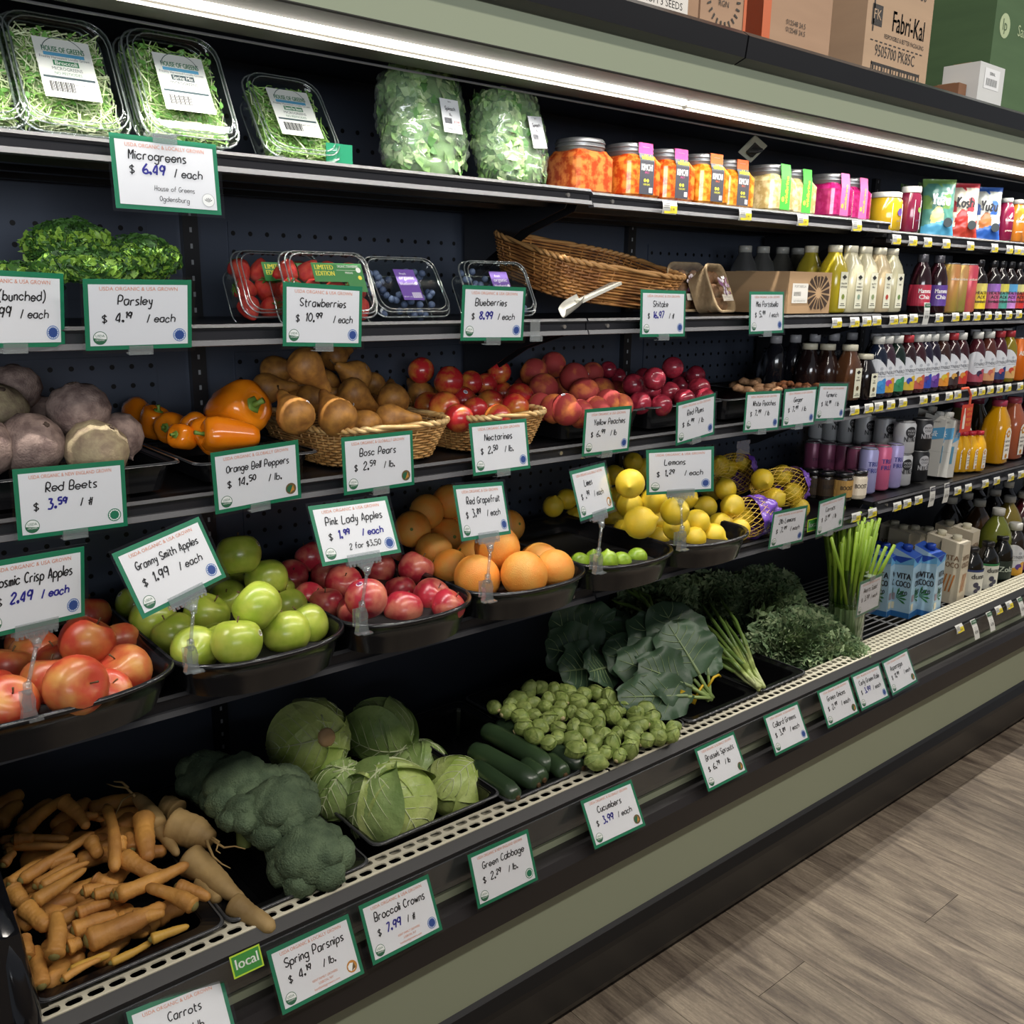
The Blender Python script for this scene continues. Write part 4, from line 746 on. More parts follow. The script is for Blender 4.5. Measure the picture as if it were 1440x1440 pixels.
# ------------------------------------------------------------------ vegetables on the bottom deck
def nz(p, s=1.): return noise.noise(Vector(p)*s)
pan(.215, .497, .070, .575, .543, .462, 'deep black pan heaped with yellow carrots', lipw=.026)
pan(.502, .640, .076, .56, .537, .462, 'dark pan holding the spring parsnips', lipw=.022)
pan(.645, .770, .076, .50, .537, .462, 'dark pan under the broccoli crowns', lipw=.022)
pan(.785, 1.085, .092, .40, .552, .462, 'black pan of green cabbages')
pan(1.09, 1.30, .078, .52, .536, .462, 'black pan of cucumbers', lipw=.022)
pan(1.305, 1.64, .078, .52, .542, .462, 'black pan of brussels sprouts', lipw=.022)
pan(1.65, 1.93, .078, .56, .540, .462, 'black pan under the collard greens', lipw=.022)
pan(1.935, 2.14, .078, .56, .540, .462, 'black pan under the green onions', lipw=.022)
# carrots: root bodies along a bent centre line, ringed and tapering
CARR = mat('carrot_skin', 'dba050', .55, col2='a9743c', scale=14, bump=.6, bscale=80, rand=.16); CTOP = mat('carrot_top', '7d7440', .8)
def root(m, pts, r0, r1, n=12, ring=.028, seed=0, seg=30, k=0):
    P = [Vector(p) for p in pts]; Q = []; R = []
    for i in range(seg+1):
        t = i/seg*(len(P)-1); a = min(int(t), len(P)-2); f = t-a; p0, p1, p2, p3 = P[max(a-1, 0)], P[a], P[a+1], P[min(a+2, len(P)-1)]
        Q.append(.5*((2*p1)+(p2-p0)*f+(2*p0-5*p1+4*p2-p3)*f*f+(3*p1-p0-3*p2+p3)*f**3)); u = i/seg; r = r0+(r1-r0)*u**1.3
        r *= min(1, .30+u*9)**.6*min(1, .22+(1-u)*7)**.6
        R.append(r*(1+ring*math.sin(u*61+seed)+.05*math.sin(u*13+seed*2)))
    m.tube(Q, R, n, k)
cs = """80,380,295,205,24,10 20,440,310,440,14,11 90,600,400,390,20,11 180,640,380,530,17,8 270,290,375,400,23,13 310,280,440,312,14,8 455,310,490,590,14,22 500,710,800,570,25,17 830,770,620,680,26,15 750,650,890,700,22,15
370,880,700,720,36,22 470,930,640,840,13,10 110,755,215,850,26,24 240,990,245,800,28,24 150,720,370,570,24,8 220,760,420,650,24,14 310,800,500,730,27,22 400,660,550,620,20,12 520,510,680,600,27,20 610,350,630,540,30,22
650,530,730,545,12,10 380,410,420,480,22,18 180,1050,150,880,25,20 270,1030,430,940,13,8 20,560,70,500,16,10 40,590,180,480,20,10 50,620,125,705,27,20 300,980,470,905,15,12 640,860,800,800,16,10 510,450,520,500,20,15
0,400,290,390,15,11 150,610,330,490,18,12 330,740,470,690,20,14 60,440,150,430,18,14 480,690,600,640,20,12 430,800,560,740,22,16 100,680,180,740,22,16 560,470,540,400,20,18 330,350,420,330,16,10 120,960,110,860,24,20
350,620,450,590,20,12 250,820,330,870,22,18 30,480,60,470,16,14 290,900,350,870,24,18 560,790,700,760,24,16 400,560,500,590,20,14 200,520,320,480,18,12 70,740,130,800,22,20"""
ns = []; cart = []
for i, c in enumerate(cs.split()):
    x0, y0, x1, y1, w0, w1 = (float(v) for v in c.split(','))
    q0, q1 = (x0/3, 1050+y0/3), (x1/3, 1050+y1/3); A = heap(*q0, .535, .33); B = heap(*q1, .535, .33); B.x = min(B.x, .485); A.x = min(A.x, .485)
    lift = (i % 5)*.006+(.02 if i in (7, 8, 10, 6, 12, 13) else 0)
    t = (A-CAM).dot(FW); r0, r1 = w0/3*t/FPX*1.5, w1/3*t/FPX*1.25
    A.z += lift+r0*.2; B.z += lift+r1*.2
    mid = (A+B)/2+Vector((nz((i, 2, 3), 1.7), nz((i, 5, 1), 1.3), nz((i, 1, 7), 1.3)*.5+.2))*(B-A).length*.10
    o = empty('carrot', mid); m = M(); root(m, [A-mid, Vector((0, 0, 0)), B-mid], r0, r1, seed=i); m.build('root', mat('carrot_pale', 'dcb04c', .5, col2='c29340', scale=8) if i in (11, 27, 28) else CARR, o, True)
    m = M(); d = (A-mid).normalized(); m.lathe([(r0*.62, -.004), (r0*.55, .001), (r0*.3, .0035), (.0005, .004)], 9, mx=Matrix.Translation(A-mid) @ d.to_track_quat('Z', 'Y').to_matrix().to_4x4()); m.build('crown', CTOP, o, True)
    cart.append(o)
rd = random.Random(77); low = []
for i in range(80):      # the layer showing through the gaps
    P0 = heap(rd.uniform(10, 320), rd.uniform(1120, 1400), .515, .31)
    if not (.245 < P0.x < .445 and .115 < P0.y < .50): continue
    a = rd.uniform(-.9, .9); d = Vector((math.cos(a), math.sin(a), .05)).normalized()*rd.uniform(.03, .045); o = empty('carrot', P0); m = M(); root(m, [-d, Vector((0, 0, .004)), d], .017, .010, seed=i, n=10, seg=16); m.build('root', CARR, o, True); low.append(o)
series(low, 'half buried carrot of the lower layer', 'the heap', 'carrots in the lower layer', 'vegetable')
series(cart, 'yellow orange carrot', 'the carrot heap', 'carrots in the deep pan', 'vegetable')
# parsnips, fat and ringed, some with hair roots
PARS = mat('parsnip_skin', 'bfa06a', .65, col2='8f7448', scale=12, bump=.3, bscale=60, rand=.06)
def parsnip(P, r0, r1, label, hairs=(), z=.0):
    P = [heap(*q, .53+z, .28) for q in P]; mid = P[0]; o = empty('parsnip', mid, label=label, cat='vegetable', group='spring parsnips')
    m = M(); root(m, [p-mid for p in P], r0, r1, 16, .025, seed=r0*900, seg=26); m.build('root', PARS, o, True)
    for h in hairs:
        H = [heap(*q, .545+z, .30)-mid for q in h]; m = M(); m.tube(H, [.003, .002, .0013, .0008][:len(H)], 5); m.build('hair_root', PARS, o, True)
parsnip([(238, 1158), (272, 1170), (291, 1178), (300, 1182)], .033, .010, 'fat round parsnip with long hair roots behind the pan edge', [[(296, 1180), (315, 1192), (330, 1190), (345, 1194)], [(290, 1182), (300, 1205), (312, 1215), (324, 1221)], [(298, 1178), (308, 1184), (304, 1196), (310, 1200)]], .02)
parsnip([(262, 1206), (290, 1225), (318, 1250), (345, 1268)], .028, .007, 'forked parsnip lying in the middle of its pan')
parsnip([(280, 1235), (300, 1255), (306, 1268)], .016, .008, 'short stub parsnip beside the forked one', z=-.01)
parsnip([(325, 1270), (350, 1285), (385, 1308)], .020, .012, 'front parsnip pushed against the cream grille')
parsnip([(222, 1165), (205, 1135), (188, 1118)], .020, .006, 'thin parsnip with tangled roots at the back of the carrots', [[(190, 1120), (178, 1108), (162, 1106), (150, 1102)], [(188, 1117), (172, 1125), (160, 1150), (155, 1160)], [(180, 1108), (172, 1100), (160, 1099)]], .02)
parsnip([(250, 1142), (240, 1135), (226, 1130)], .021, .016, 'stubby parsnip behind the fat round one', z=.01)
parsnip([(220, 1165), (235, 1180), (250, 1203)], .014, .006, 'slim parsnip slipping over the pan edge', z=.01)
# broccoli crowns: lobed heads covered with fine buds
BROC = mat('broccoli_buds', '4d6048', .8, col2='6b7f60', scale=30, bump=1, bscale=300, rand=.08); BSTEM = mat('broccoli_stem', '83965a', .6)
def broccoli(px, py, Y, s, label, seed, zc=None):
    p = at(px, py, Y=Y) if zc is None else at(px, py, Z=zc); o = empty('broccoli_crown', p, (-.35, .15, seed), label, 'vegetable', 'broccoli crowns'); rd = random.Random(seed); m = M()
    L = [(0, 0, .1, .40)]+[(.30*math.cos(a)+rd.uniform(-.05, .05), .30*math.sin(a), .0+rd.uniform(-.05, .05), rd.uniform(.20, .27)) for a in [i*2*PI/7 for i in range(7)]]+[(.2*math.cos(a), .2*math.sin(a), .22, .22) for a in (0.4, 2.4, 4.4)]
    for c in L:
        n, q = 20, 11
        def f(u, v):
            a, b = u*2*PI, v*PI*.82; d = Vector((math.sin(b)*math.cos(a), math.sin(b)*math.sin(a), math.cos(b)))
            r = c[3]*(1+.16*nz((d.x*2+c[0]*9, d.y*2+c[1]*9, d.z*2), 1.6)+.07*nz((d.x+c[0], d.y+c[1], d.z), 9)); return (c[0]+d.x*r, c[1]+d.y*r, c[2]+d.z*r)
        m.grid(f, n, q)
    m.v = [(x*s, y*s, z*s*.85) for x, y, z in m.v]; m.build('florets', BROC, o, True)
    m = M(); m.lathe([(.13*s, -.5*s), (.15*s, -.25*s), (.26*s, .0)], 12)
    for i in range(6): a = i*PI/3; m.tube([(0, 0, -.25*s), (.12*s*math.cos(a), .12*s*math.sin(a), -.1*s), (.26*s*math.cos(a), .26*s*math.sin(a), .0)], [.06*s, .05*s, .05*s], 7)
    m.build('stem', BSTEM, o, True)
broccoli(337, 1110, .30, .150, 'bluish broccoli crown behind, partly under the back cabbage', 1)
broccoli(392, 1142, .20, .140, 'tall broccoli crown in the middle of the row', 2)
broccoli(434, 1208, .12, .148, 'front broccoli crown touching the cream grille', 3)
broccoli(294, 1095, .38, .120, 'shaded broccoli crown farthest back', 4)
broccoli(400, 1110, .27, .110, 'small broccoli crown wedged under the cabbage', 5)
broccoli(345, 1150, .22, .100, 'low broccoli crown beside the parsnips', 6)
# cabbages: a core wrapped in overlapping ribbed leaves
def veinmat(name, c1, c2, c3):
    m = mat(name, c1, .42, col2=c2, scale=14, bump=1., bscale=45, detail=8, coat=.15); return m
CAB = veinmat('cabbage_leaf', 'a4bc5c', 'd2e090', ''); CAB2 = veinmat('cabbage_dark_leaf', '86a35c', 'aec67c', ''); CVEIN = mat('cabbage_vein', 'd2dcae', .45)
def leafcap(m, R, w, l, lift, seed, k=0, vk=1, ruff=.012, az=0, pol=0):
    """one wrapping leaf: a patch of the ball with a raised mid rib, side veins and a lifting edge"""
    rot = Matrix.Rotation(az, 3, 'Z') @ Matrix.Rotation(pol, 3, 'Y')
    def pt(u, v, e=0):
        t = -l*.5+l*u; s = (v-.5)*w*math.sin(PI*min(.97, max(.06, u*.9+.06)))**.6
        d = Vector((math.sin(t), math.sin(s)*math.cos(t), math.cos(s)*math.cos(t))); edge = max(abs(v-.5)*2, u)**5
        r = R*(1+lift*edge+ruff*edge*math.sin(v*17+u*11+seed)+.012*math.sin(u*9+seed)*math.cos(v*7))+e
        return tuple(rot @ (d*r))
    m.grid(lambda u, v: pt(u, v), 18, 16, k)
    def rib(P, r0):
        m.tube([Vector(pt(u, v, .0007)) for u, v in P], [r0*(1-.75*i/len(P)) for i in range(len(P))], 4, vk)
    rib([(i/12, .5) for i in range(12)], .0024)
    for i in range(1, 7):
        for sgn in (-1, 1): rib([(i*.12+j*.05, .5+sgn*j*.075) for j in range(6)], .0011)
def cabbage(px, py, Y, s, label, seed, rot=(0, 0, 0), dark=False, butt=False, loose=0):
    p = at(px, py, Y=Y); o = empty('green_cabbage', p, rot, label, 'vegetable', 'green cabbages'); R = s/2
    m = M()
    def f(u, v): a, b = u*2*PI, v*PI; return (R*.95*math.sin(b)*math.cos(a), R*.95*math.sin(b)*math.sin(a), R*.88*math.cos(b))
    m.grid(f, 28, 16); m.build('heart', CAB, o, True); rd = random.Random(seed)
    for i in range(8):
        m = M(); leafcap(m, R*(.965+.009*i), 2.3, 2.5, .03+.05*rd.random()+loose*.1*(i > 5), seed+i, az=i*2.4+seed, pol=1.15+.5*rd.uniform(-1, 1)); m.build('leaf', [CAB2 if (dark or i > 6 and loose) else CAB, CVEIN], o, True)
    if butt: m = M(); m.lathe([(.019, -.004), (.019, .010), (.015, .016), (.002, .014)], 12, mx=Matrix.Translation((0, 0, R*.90))); m.build('cut_stalk', mat('cut_stalk', 'c9a67c', .7, col2='b58a62', scale=20), o, True)
cabbage(435, 1038, .38, .160, 'back cabbage showing its cut tan stalk', 1, (1.15, -.25, .1), butt=True)
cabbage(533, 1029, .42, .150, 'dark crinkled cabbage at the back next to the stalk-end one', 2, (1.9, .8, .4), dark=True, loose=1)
cabbage(549, 1128, .19, .166, 'largest pale green cabbage at the front of the pan', 3, (-.4, .2, 2.2), loose=1)
cabbage(640, 1110, .22, .135, 'small yellow green cabbage at the far corner of the pan', 4, (.3, .9, .4))
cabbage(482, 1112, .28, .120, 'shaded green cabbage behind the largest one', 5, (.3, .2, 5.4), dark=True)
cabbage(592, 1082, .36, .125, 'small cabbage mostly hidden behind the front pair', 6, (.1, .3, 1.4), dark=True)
# cucumbers
CUC = mat('cucumber_skin', '2c3d2b', .30, col2='3c5236', scale=5, bump=.15, bscale=30, coat=.35, rand=.15)
cu = []
for i, (x0, y0, x1, y1, Y0, Y1, d) in enumerate(((680, 1026, 777, 1081, .33, .14, .046), (700, 1018, 820, 1080, .37, .12, .042), (662, 1054, 757, 1104, .29, .11, .046), (664, 1078, 728, 1122, .24, .10, .042), (735, 1075, 765, 1097, .2, .12, .04), (770, 1068, 795, 1090, .18, .12, .038))):
    A, B = heap(x0, y0, .535, .10), heap(x1, y1, .535, .10); 
    mid = (A+B)/2; o = empty('cucumber', mid); V = (B-A)/2; m = M(); L_ = V.length
    m.lathe([(.003, -L_), (d*.3, -L_*.985), (d*.44, -L_*.9), (d*.5, -L_*.6), (d*.5, L_*.6), (d*.42, L_*.9), (d*.26, L_*.985), (.003, L_)], 18, mx=V.to_track_quat('Z', 'Y').to_matrix().to_4x4()); m.v = [(x, y, z+.006*(1-(x*x+y*y)/L_**2)) for x, y, z in m.v]
    m.build('flesh', CUC, o, True); m = M(); m.lathe([(.006, 0), (.005, .004), (.001, .004)], 8, mx=Matrix.Translation(V*.995) @ V.to_track_quat('Z', 'Y').to_matrix().to_4x4()); m.build('stem_end', STEM, o); cu.append(o)
series(cu, 'dark green cucumber', 'the cucumber pan', 'cucumbers', 'vegetable')
# brussels sprouts
SPR = mat('sprout_leaf', '7d9348', .45, col2='a9b86a', scale=3, rand=.18, bump=.2, bscale=12); SPRV = mat('sprout_vein', 'cbd49a', .5); SCUT = mat('sprout_cut', 'c8b98a', .7)
def sprout_proto(i):
    o = empty('brussels_sprout'); m = M()
    m.lathe([(.02, -.55), (.2, -.52), (.42, -.3), (.5, 0), (.42, .32), (.22, .5), (.02, .56)], 14); m.build('heart', SPR, o, True)
    for q in range(4):
        m = M(); leafcap(m, .51+.012*q, 1.9, 2.2, .07, i*7+q, az=q*1.7+i, pol=.9+.25*math.sin(q*3+i), ruff=.02)
        m.v = [(x*.92, y*.92, z*(1.12+.16*i)) for x, y, z in m.v]; m.build('leaf', [SPR, SPRV], o, True)
    m = M(); m.lathe([(.15, -.60), (.16, -.52), (.1, -.5)], 8); m.build('cut_stem', SCUT, o, True); return o
rd = random.Random(21); S = []
tx = pl('697,995,0 730,985,0 745,972,0 757,968,0 782,970,0 806,975,0 819,977,0 832,976,0 790,985,0 770,985,0 752,990,0 715,1000,0 730,1008,0 752,1006,0 774,1003,0 803,1003,0 830,996,0 850,995,0 858,1003,0 872,1000,0 870,997,0 757,1023,0 781,1022,0 812,1026,0 843,1020,0 787,1040,0 812,1053,0 836,1045,0 868,1032,0 858,1045,0 878,1020,0 890,1008,0 905,1014,0 918,1022,0 900,1028,0 890,1040,0 850,1058,0 868,1062,0 838,1068,0 910,1035,0 925,1030,0 947,1023,0 800,1042,0 880,1054,0 826,1010,0 742,1022,0 770,1015,0 846,1034,0 720,990,0 738,998,0 760,1033,0 770,1040,0 910,1000,0 895,1018,0 832,1058,0 935,1034,0 825,1030,0 845,1010,0 822,990,0 766,996,0 788,996,0')
for x, y, _ in tx:
    p = heap(x, y, .557, .20); t = (p-CAM).dot(FW); S.append([p, .036*rd.uniform(.85, 1.15)])
for _ in range(30):
    for i, a in enumerate(S):
        for b in S[i+1:]:
            v = a[0]-b[0]; g = (a[1]+b[1])*.48-v.length
            if g > 0: n = v.normalized() if v.length > 1e-5 else Vector((1, 0, 0)); a[0] = a[0]+n*g*.5; b[0] = b[0]-n*g*.5
fruit('brussels_sprout', sprout_proto, [(p, s) for p, s in S], 'brussels sprout', 'the heap of sprouts', 'brussels sprouts', 'vegetable', 22, 1.5, nvar=3)
# ---- leafy bunches
def frond(m, base, d, up, L_, w, bend, seed, ruff, k=0, vk=1, nu=14, nv=10, wp=.6, curl=0, rib=.004, freq=9):
    """a broad leaf from base along d, arching; ruffled towards its margin"""
    d = Vector(d).normalized(); up = Vector(up); s = d.cross(up).normalized(); up = s.cross(d).normalized()
    def pt(u, v, e=0):
        q = (v-.5)*2; ww = w*math.sin(PI*min(.98, .04+u**wp*.93))**.55*.5; a = ruff*(abs(q)**2)
        return tuple(Vector(base)+d*(L_*(u-.12*bend*u*u)+a*.6*math.sin(freq*2.1*u*PI+seed*2+q*3))+s*(q*ww*(1-.25*curl*abs(q)))+up*(-bend*L_*u*u*.6+curl*ww*abs(q)**1.6*.5+a*math.sin(freq*u*PI+seed+q*4)+a*.5*math.sin(freq*2.7*u*PI+seed*3)+e-.012*w*q*q))
    m.grid(lambda u, v: pt(u, v), nu, nv, k)
    if rib:
        m.tube([pt(u, .5, .001) for u in [i/10*.96 for i in range(11)]], [rib*(1-.085*i) for i in range(11)], 5, vk)
        for i in range(1, 6):
            for sg in (-1, 1): m.tube([pt(.1+i*.13+j*.045, .5+sg*j*.085, .0008) for j in range(5)], [rib*.32*(1-.15*j) for j in range(5)], 3, vk, False)
COLL = mat('collard_leaf', '3e5640', .42, col2='4f6c50', scale=6, bump=.5, bscale=30, rand=.08); CRIB = mat('collard_rib', '93a878', .5); STK = mat('green_stalk', '9ab06a', .45, col2='7f9a54', scale=20)
def bunch_collard(base, tips, label, seed, tie=True, w=.17):
    o = empty('collard_bunch', base, label=label, cat='greens', group='collard green bunches')
    for i, (tx_, ww, bend) in enumerate(tips):
        T = tx_-base; mid = T*.28; m = M()
        side = Vector((0, 0, 1)); m.tube([T*.0+Vector((.004*(i % 5-2), 0, .004*(i % 3))), mid*.6+Vector((0, 0, .008)), mid*1.3+Vector((0, 0, .012))], [.005, .0045, .004], 6); m.build('stalk', STK, o, True)
        m = M(); frond(m, mid+Vector((0, 0, .012)), T-mid, (.25*nz((i, seed, 1), 3.1)-.15, -.75, .65), (T-mid).length, ww, bend, i*1.7+seed, .009, freq=2.6, curl=.2, nu=24, nv=14, wp=.8, rib=.0045)
        m.build('leaf', [COLL, CRIB], o, True)
    if tie:
        m = M(); c = (tips[0][0]-base)*.10+Vector((0, 0, .005)); ax = (tips[0][0]-base).normalized(); q = ax.to_track_quat('Z', 'Y').to_matrix()
        m.tube([c+q @ Vector((.022*math.cos(a*PI/8), .019*math.sin(a*PI/8), 0)) for a in range(17)], .0032, 6, 0, False)
        m.tube([c+Vector((.02, -.01, .01)), c+Vector((.04, -.01, .03)), c+Vector((.065, -.005, .028)), c+Vector((.08, 0, .018))], .0035, 6); m.build('twist_tie', mat('tie_yellow', 'e0b92a', .4), o, True)
        m = M(); e = c+Vector((-.05, -.005, .0)); m.box(tuple(e), (.075, .003, .022)); m.box((e.x+.005, e.y-.0018, e.z), (.028, .001, .014), 1); m.v = [tuple(Matrix.Rotation(.5, 3, 'Y') @ (Vector(p)-e)+e) for p in m.v]
        m.build('paper_label', [mat('tie_yellow', 'e0b92a'), flat('3f78b0')], o)
b = heap(1000, 985, .548, 0)
T = [(at(868, 930, Y=.27), .20, .12), (at(890, 872, Y=.33), .20, .05), (at(928, 850, Y=.32), .21, .08), (at(940, 880, Y=.24), .19, .12), (at(872, 985, Y=.17), .13, .12), (at(842, 885, Y=.40), .18, .05), (at(985, 885, Y=.23), .11, .1)]
bunch_collard(b, [(T[5][0], .16, .05), T[1], T[2], T[0], T[3], T[4], T[6], (at(900, 940, Y=.20), .16, .12), (at(850, 910, Y=.33), .18, .08)], 'front bunch of collard greens with yellow twist tie and paper label', 1)
b = heap(905, 960, .56, .15)+Vector((0, .10, 0))
bunch_collard(b, [(at(775, 875, Y=.43), .19, .1), (at(805, 855, Y=.46), .19, .05), (at(770, 915, Y=.38), .18, .12), (at(790, 950, Y=.32), .16, .12), (at(850, 870, Y=.42), .17, .05), (at(830, 950, Y=.28), .13, .1), (at(870, 860, Y=.46), .14, .1)], 'shaded bunch of collard greens behind the sprouts', 4, False)
# green onions
ONG = mat('onion_green', '5f7c3a', .4, col2='7f9c4c', scale=6, rand=.05); ONW = mat('onion_white', 'ccd49a', .4, col2='a9bd68', scale=12)
def onions(base, tips, label, seed):
    o = empty('green_onion_bunch', base, label=label, cat='greens', group='green onion bunches'); rd = random.Random(seed)
    for i, t in enumerate(tips):
        T = t-base; q = Vector((rd.uniform(-.022, .022), rd.uniform(-.006, .01), rd.uniform(-.004, .014)))
        m = M(); m.tube([q*.7, q+T*.2, q*1.5+T*.38+Vector((0, 0, .008))], [.0052, .0048, .005], 7); m.build('white_shank', ONW, o, True)
        m = M(); m.tube([q*1.5+T*.37+Vector((0, 0, .008)), q*2+T*.62+Vector((rd.uniform(-.01, .01), 0, .012)), q*2.4+T*.85, q*2.6+T], [.0052, .0058, .0045, .0015], 6); m.build('leaf', ONG, o, True)
b = heap(1070, 968, .548, 0)
tp = [at(x, y, Y=yy) for x, y, yy in ((966, 876, .42), (972, 890, .38), (985, 868, .43), (995, 840, .45), (1000, 858, .40), (1012, 850, .42), (1030, 862, .36), (980, 905, .33), (992, 915, .30), (1005, 880, .36), (1015, 900, .30), (1000, 925, .26), (975, 912, .32), (1022, 880, .33), (990, 885, .36), (1018, 925, .24))]
onions(b, tp, 'front bunch of green onions with pale shanks at the grille', 1)
tp = [at(x, y, Y=yy) for x, y, yy in ((850, 848, .50), (870, 842, .52), (885, 835, .52), (900, 838, .52), (880, 850, .5), (910, 830, .5))]
onions(at(930, 880, Y=.38), tp, 'dark bunch of green onions deep in the shade', 2)
# curly kale
KALE = mat('kale_leaf', '5c7850', .6, col2='8aa072', scale=14, bump=.4, bscale=40, rand=.05); KRIB = mat('kale_rib', 'a5b884', .5)
def kale_leaf(seed, ruff=.028):
    m = M(); frond(m, (0, 0, 0), (1, 0, 0), (0, 0, 1), .21, .12, .35, seed, ruff, nu=30, nv=14, freq=13, curl=.8, rib=.004, wp=.7); return m
KL = []
def kale(c, size, n, label, seed, squash=.75, group='curly kale bunches', spread=(1, 1, 1), mt=None):
    o = empty('kale_bunch', c, label=label, cat='greens', group=group); rd = random.Random(seed)
    m = M()
    for i in range(7): m.tube([(.012*math.cos(i)*size, 0, .012*math.sin(i)*size), (.03*math.cos(i)*size, -.05*size, .02*math.sin(i)*size)], .004, 5)
    m.build('stalks', STK, o, True)
    for i in range(n):
        if len(KL) < 4:
            q = kale_leaf(len(KL)*1.3).build('leaf', [mt or KALE, KRIB], o, True); KL.append(q.data)
        else:
            q = bpy.data.objects.new('leaf', KL[i % 4]); COL.objects.link(q); q.parent = o
        a = 2*PI*i/n*1.618*2; e = rd.uniform(-.15, 1.1); dv = Vector((math.cos(a)*math.cos(e)*spread[0], math.sin(a)*math.cos(e)*spread[1], math.sin(e)*squash*spread[2]))
        q.location = dv*.03*size; q.rotation_euler = (Matrix.Rotation(rd.uniform(-.6, .6), 3, dv.normalized()) @ dv.to_track_quat('X', 'Z').to_matrix()).to_euler(); q.scale = (size*rd.uniform(.75, 1.05)*.62,)*3
    return o
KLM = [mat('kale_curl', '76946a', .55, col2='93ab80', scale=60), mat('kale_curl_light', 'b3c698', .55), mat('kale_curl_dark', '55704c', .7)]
def kaleb(c, R, n, size, label, seed, mats=KLM):
    o = kale(c, size, 12, label, seed); rd = random.Random(seed); m = M()
    # frilled margins: clumps of crinkled ribbon covering the bunch
    for i in range(n):
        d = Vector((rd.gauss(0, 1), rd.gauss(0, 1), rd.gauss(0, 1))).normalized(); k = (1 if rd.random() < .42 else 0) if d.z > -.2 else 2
        rr_ = 1+.22*nz(d*1.7+Vector((seed*3, 0, 0)), 1.4)+rd.uniform(-.10, .06); P = Vector((d.x*R[0], d.y*R[1], d.z*R[2]))*rr_
        t = d.orthogonal().normalized(); t = (Matrix.Rotation(rd.uniform(0, 6.28), 3, d) @ t); b = d.cross(t); L_ = rd.uniform(.026, .046); ph = rd.uniform(0, 6); W_ = rd.uniform(.008, .014)
        V = []
        for q in range(9):
            u = q/8-.5; s_ = math.sin(q*1.9+ph); V += [P+t*L_*u+b*.007*math.sin(q*.8+ph)-d*.008, P+t*L_*u+b*(.007*math.sin(q*.8+ph)+.009*s_)+d*W_*(1+.3*math.cos(q*2.3))]
        m.add(V, [(2*q, 2*q+1, 2*q+3, 2*q+2) for q in range(8)], k)
    m.build('curled_foliage', mats, o, True); return o
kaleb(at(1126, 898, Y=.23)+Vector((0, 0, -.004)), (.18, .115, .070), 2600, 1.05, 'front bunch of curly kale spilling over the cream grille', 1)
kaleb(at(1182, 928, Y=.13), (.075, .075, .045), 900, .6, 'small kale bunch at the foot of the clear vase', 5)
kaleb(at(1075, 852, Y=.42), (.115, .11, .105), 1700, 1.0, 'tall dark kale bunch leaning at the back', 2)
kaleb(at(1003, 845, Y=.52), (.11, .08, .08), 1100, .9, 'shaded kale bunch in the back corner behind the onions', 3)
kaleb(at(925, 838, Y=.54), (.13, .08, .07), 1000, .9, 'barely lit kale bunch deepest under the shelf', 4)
# parsley on the second shelf
PARM = [mat('parsley_leaf', '44702c', .55, rand=.1), mat('parsley_light', '7fa63c', .5), mat('parsley_dark', '2c4d22', .6)]
def curly(o, c, R, n, seed, mats, leafsize=.011, name='foliage'):
    rd = random.Random(seed); m = M()
    for i in range(n):
        d = Vector((rd.gauss(0, 1), rd.gauss(0, 1), rd.gauss(0, 1))).normalized(); rr = rd.uniform(.72, 1.06)*(1+.18*nz(d*2+Vector((seed, 0, 0)), 1.3))
        p = Vector((d.x*R[0], d.y*R[1], d.z*R[2]))*rr+Vector(c); s = leafsize*rd.uniform(.6, 1.25); a = Vector((rd.gauss(0, 1), rd.gauss(0, 1), rd.gauss(0, 1))).normalized(); b = a.cross(d).normalized() if abs(a.dot(d)) < .95 else Vector((1, 0, 0)); t = b.cross(a)
        k = 1 if rd.random() < .35+.3*(d.z > .2) and p.z < c[2]+R[2]*.6 else (2 if rd.random() < .3 else 0)
        e = d*s*.5; m.add([p-b*s+e*.6, p-b*s*.5+t*s*.6-e*.3, p-b*s*.1+t*s*.2+e, p+b*s*.5+t*s*.7-e*.2, p+b*s+e*.7, p+b*s*.5-t*s*.7, p-b*s*.4-t*s*.7+e*.4], [(0, 1, 2, 6), (2, 3, 4, 5), (2, 5, 6)], k)
    return m.build(name, mats, o)
def parsley(px, py, Y, R, label, seed, n=4600):
    p = at(px, py, Y=Y); o = empty('parsley_bunch', p, label=label, cat='herb', group='curly parsley bunches')
    m = M(); rd = random.Random(seed)
    for i in range(14): a = rd.uniform(0, 2*PI); m.tube([(rd.uniform(-.01, .01)-.02, 0, -R[2]*1.0), (math.cos(a)*R[0]*.3, math.sin(a)*R[1]*.3, -R[2]*.3), (math.cos(a)*R[0]*.7, math.sin(a)*R[1]*.7, R[2]*.3)], [.0016, .0013, .001], 4)
    m.build('stalks', mat('parsley_stalk', '86a83f', .5), o, True)
    curly(o, (0, 0, 0), R, n, seed, PARM, .0075)
parsley(100, 350, .33, (.060, .055, .038), 'dark curly parsley bunch at the back', 1)
parsley(128, 375, .26, (.070, .045, .020), 'bright yellow green parsley bunch lying low', 4, 2600)
parsley(198, 364, .30, (.054, .05, .030), 'dark curly parsley bunch on the far side', 2)
parsley(20, 385, .26, (.08, .04, .014), 'flat greens mostly hidden by the cards', 3, 900)
